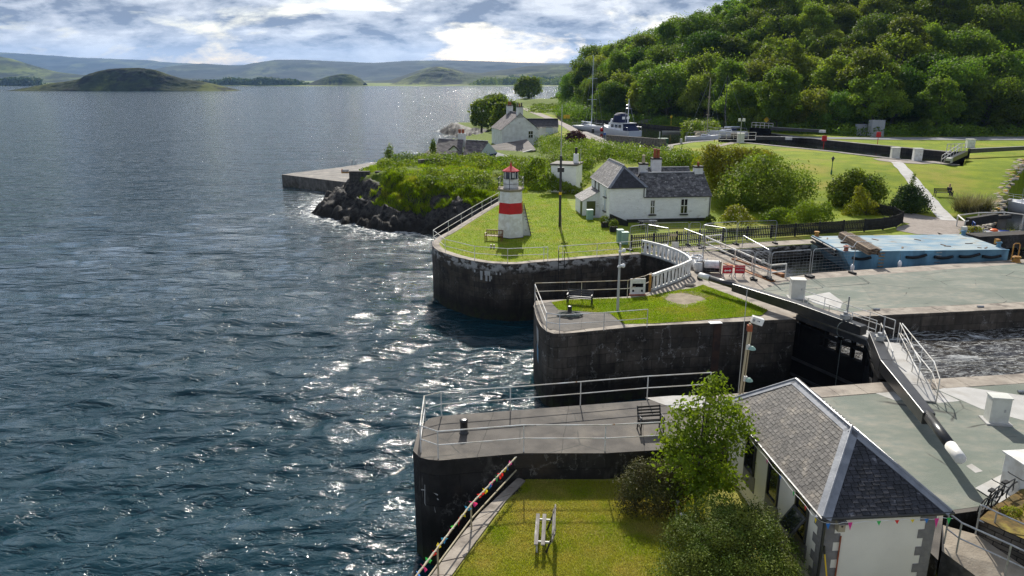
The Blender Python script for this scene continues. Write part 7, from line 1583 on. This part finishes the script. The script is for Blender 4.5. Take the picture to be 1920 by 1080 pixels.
for i in range(260):
    t_ = r.random(); u_ = r.uniform(1010,1300); v_ = np.interp(u_,[1010,1060,1120,1200,1300],[262,268,286,294,304])+r.uniform(-6,14); v_ = v_+(18*r.random() if u_ < 1090 else 0); p = gp(u_,v_)
    if p.y < 83 or (p.x > 8 and p.y < 86): continue
    s = r.uniform(.6,1.5); lob.append((p.x,p.y,p.z+s*.4,s*1.3,s*1.2,s*.9))
tag(leafcloud('bramble', lob, 26000, .26, 52, M['leaf_mid'], up=.5), 'bank of brambles behind the white cottage', 'bramble', None, 'stuff')
pl = r.uniform((-22,90.5),(6,126),(60000,2)); ok = inpoly(pl[:,0],pl[:,1],COAST) & (pdist(pl[:,0],pl[:,1],COAST) > 5) & (vnoise(pl[:,0]/2,pl[:,1]/2,9) > .3) & ~((pl[:,0] > 2) & (pl[:,1] < 92.5)) & ~((pl[:,0] < -17.6) & (pl[:,1] < 104.5)); pl = pl[ok]
tag(blades('rough_grass', np.column_stack([pl,gzc(pl[:,0],pl[:,1])[0]-.03]), .38, .035, M['bladeg'], 18, 1.), 'rough bright grass between the bushes on the headland', 'grass', None, 'stuff')
P_ = []
while len(P_) < 26000:
    X_, Y_ = r.uniform(-24,2,4000), r.uniform(90,106,4000); ok = inpoly(X_,Y_,COAST); d = pdist(X_,Y_,COAST); ok &= (d > 2.7) & (d < 7.) & (vnoise(X_/1.4,Y_/1.4,4) > .36) & ~((X_ < -17.6) & (Y_ > 98))
    z = gzc(X_[ok],Y_[ok])[0]; P_ += [tuple(q) for q in np.stack([X_[ok],Y_[ok],z-.05],1)]
tag(blades('long_grass', P_, .42, .028, M['bladeg'], 14, .9), 'long lush grass hanging over the rock rim', 'grass', None, 'stuff')
lob = []
for i in range(150): u_, v_ = r.uniform(1000,1052), r.uniform(193,214); p = at(u_,v_,6.5); lob.append((p.x,p.y,6.6,3.,3.,.9))
tag(leafcloud('reeds', lob, 9000, .9, 53, M['leaf_scrub'], up=.8), 'green reeds and rough growth along the towpath', 'reeds', None, 'stuff')
lob = []
for i in range(26): u_ = r.uniform(1285,1340); p = at(u_,248-(u_-1285)*.05+r.uniform(-4,2),7); s = 1.3; lob.append((p.x,p.y,7.6,s,s,1.6))
tag(leafcloud('reeds', lob, 2500, .5, 54, M['leaf_scrub']), 'reeds on the far canal bank', 'reeds', None, 'stuff')
shrub('sapling', 'wispy sapling standing up from the scrub above the jetty', 'tree', atY(731,306,116)-Vector((0,0,.4)), [(0,0,1.4,.7,.7,1.0),(.1,0,2.5,.5,.5,.8),(-.3,0,1.9,.5,.5,.6),(.4,0,.8,.9,.8,.7)], 900, .26, M['leaf_mid'], 441, hollow=.2)
shrub('shrub', 'slim upright shrub before the low slated cottages', 'shrub', atY(812,288,128)-Vector((0,0,1)), [(0,0,1.2,.5,.5,1.4),(.1,0,2.4,.35,.35,1.)], 700, .28, M['leaf_mid'], 442)
pshrub('yellow green bush near the white hut', Vector((2.6,97,5.6)), [(1002,318,20,14,0),(1010,306,12,9,0),(995,330,12,9,0)], 1600, .26, 'leaf_bright', 443)
pshrub('yellow green bush left of and below the hut wall', Vector((5.6,90.6,4.6)), [(1026,338,14,13,0),(1040,345,14,11,0),(1058,351,14,8,0),(1074,356,12,7,0)], 2600, .24, 'leaf_bright', 444)
# rocks: pale slab outcrop on the canal bank
tag(MB().blob(at(1228,236,6.5)+Vector((0,5,.0)),(4.,1.5,1.3),12,7,.2,5).build('rock_outcrop', mat('pale_rock', (.2,.19,.18), (.08,.078,.072), .8, .9, .9, 3, bdist=.3)), 'pale rock outcrop at the foot of the wood by the canal', 'rock')
# grass blades on the lawns
pl = inpts([(p[0],p[1]) for p in (at(990,900,ZL),at(952,942,ZL),at(918,988,ZL),at(840,1095,ZL),at(1300,1095,ZL),at(1330,905,ZL))], 130000, 3); keep = fbm(pl[:,0]*1.5,pl[:,1]*1.5,3,6) > .25
tag(blades('lawn_grass', np.column_stack([pl,np.full(len(pl),ZL)]), .05, .007, M['blade'], 15, .9), 'short dry lawn grass', 'grass', None, 'stuff')
pl = inpts(LMID, 60000, 4); e_ = pdist(pl[:,0],pl[:,1],LMID); dd = at(1283,561); ee = np.hypot((pl[:,0]-dd.x)/1.5,(pl[:,1]-dd.y)/1.3); pl = pl[(ee > .62+.5*vnoise(pl[:,0]*1.5,pl[:,1]*1.5,3))]; tag(blades('lawn_grass', np.column_stack([pl,np.full(len(pl),ZQ+.03)]), .07, .012, M['bladeg'], 16, .8), 'grass on the mid quay lawn', 'grass', None, 'stuff')
pl = inpts(inset(PA,.8)[:21]+[(10.5,60),(9.2,70),(6.5,79),(6.5,90),(-1,90)], 60000, 5); tag(blades('lawn_grass', np.column_stack([pl,np.full(len(pl),ZQ)]), .08, .016, M['bladeg'], 17, .7), 'mown grass round the lighthouse', 'grass', None, 'stuff')
# paint marks on the quay walls
b = MB(); q = at(1008,612,0)
def scrawl(lab, pts, wd, m_, cat='paint mark'): return tag(MB().tube(pts, wd, 4).build('paint_mark', M[m_]), lab, cat)
w0, w1 = Vector((NP[20][0]-.012,NP[20][1],0)), Vector((NP[0][0]-.012,NP[0][1]-.01,0))
wf0, wf1 = Vector((NP[0][0],NP[0][1]-.012,0)), Vector((NP[2][0],NP[2][1]-.012,0)); f = lambda s, z: wf0.lerp(wf1,s)+U*z
o = thing('paint_mark', 'white painted scrawl low on the pier tip wall', 'paint mark', wf0)
for l_ in ([(.05,3.15),(.5,3.2),(.9,3.05)],[(.25,3.4),(.22,2.6),(.4,2.25),(.6,2.3)],[(.6,3.25),(.66,2.7),(.75,2.3)],[(.86,2.9),(.92,2.85)]): MB().tube([f(s,z) for s,z in l_],.025,5).build('stroke', M['slab'], o)
a_, b_ = Vector(MID[2]+(0,)), Vector(MID[3]+(0,)); n = Vector((-1,-.15,0))*.012; o = thing('painted_patch', 'white and blue painted patch on the left end wall of the mid quay', 'paint mark', a_)
fa = lambda s, z: a_.lerp(b_,s)+n+U*z
MB().fs([fa(.1,4.1),fa(.75,4.0),fa(.9,3.5),fa(.7,2.9),fa(.25,3.2)],[(0,1,2,3,4)]).build('white_patch', M['slab'], o); MB().fs([fa(.3,3.1),fa(.85,2.9),fa(.9,2.),fa(.4,2.2)],[(0,1,2,3)]).build('blue_patch', M['blue'], o)
o = thing('paint_mark', 'splashed white paint block on the round quay face', 'paint mark', at(925,505)); pr = [Vector(p+(0,)) for p in ROUND[11:17]]
fr = lambda s, z: (lambda k,i: pr[i].lerp(pr[i+1],k)+Vector((0,-.02,z)))(s-int(s) if s < 4.99 else .99, min(int(s),4))
rr3 = random.Random(5)
for s,z,w1,h1 in ((1.75,3.65,.25,.2),(1.75,3.35,.2,.24),(2.35,3.7,.55,.2),(2.25,3.35,.2,.28),(2.6,3.3,.16,.24),(2.75,3.4,.12,.16),(1.1,3.75,.14,.12),(3.2,3.75,.12,.1),(3.5,3.75,.1,.12),(.4,3.9,.12,.12)):
    MB().fs([fr(s-w1/2,z-h1*rr3.uniform(.8,1)),fr(s+w1/2,z-h1*rr3.uniform(.7,1)),fr(s+w1/2,z+h1*rr3.uniform(.6,1)),fr(s-w1/2,z+h1)],[(0,1,2,3)]).build('patch', M['slab'], o)
# ladders in the round quay wall
for lab, u in (('iron ladder recessed in the round quay wall',1041),):
    q = at(u,490)+Vector((.25,-.12,0)); b = MB(); [b.tube([q+Vector((dx,0,.9)),q+Vector((dx,0,-4))],.03,6) for dx in (0,.45)]; [b.tube([q+Vector((0,0,-.3*i)),q+Vector((.45,0,-.3*i))],.02,5) for i in range(12)]; tag(b.build('wall_ladder', M['blackmatt']), lab, 'ladder')
# vertical fender timber on the mid quay wall
q = Vector((11.9,40.35,0)); tag(MB().box(q+U*2.4,(.45,.12,4.2),R(8)).build('fender_timber', mat('rust_timber', (.09,.05,.035), (.05,.035,.03), 2, .8, .4)), 'rust brown timber fender upright on the mid quay wall', 'fender'); q = Vector((14.35,40.72,0)); tag(MB().box(q+U*1.6,(.5,.08,3.),R(8)).build('dark_recess_plate', M['tar']), 'black plate fixed on the mid quay wall near the gate', 'plate')

# ================================================================ the air: thin haze out to the hills
hz = bpy.data.materials.new('haze'); hz.use_nodes = True; t = NT(hz.node_tree); t.n.remove(t.n['Principled BSDF'])
pv = t.new('ShaderNodeVolumePrincipled'); pv.inputs['Color'].default_value = (.34,.58,1,1); pv.inputs['Density'].default_value = 4.2e-5; pv.inputs['Anisotropy'].default_value = .25
t.l.new(pv.outputs[0], t.n['Material Output'].inputs['Volume'])
struct(MB().box((0,5400,238),(30000,13400,486)).build('haze', hz), 'stuff')
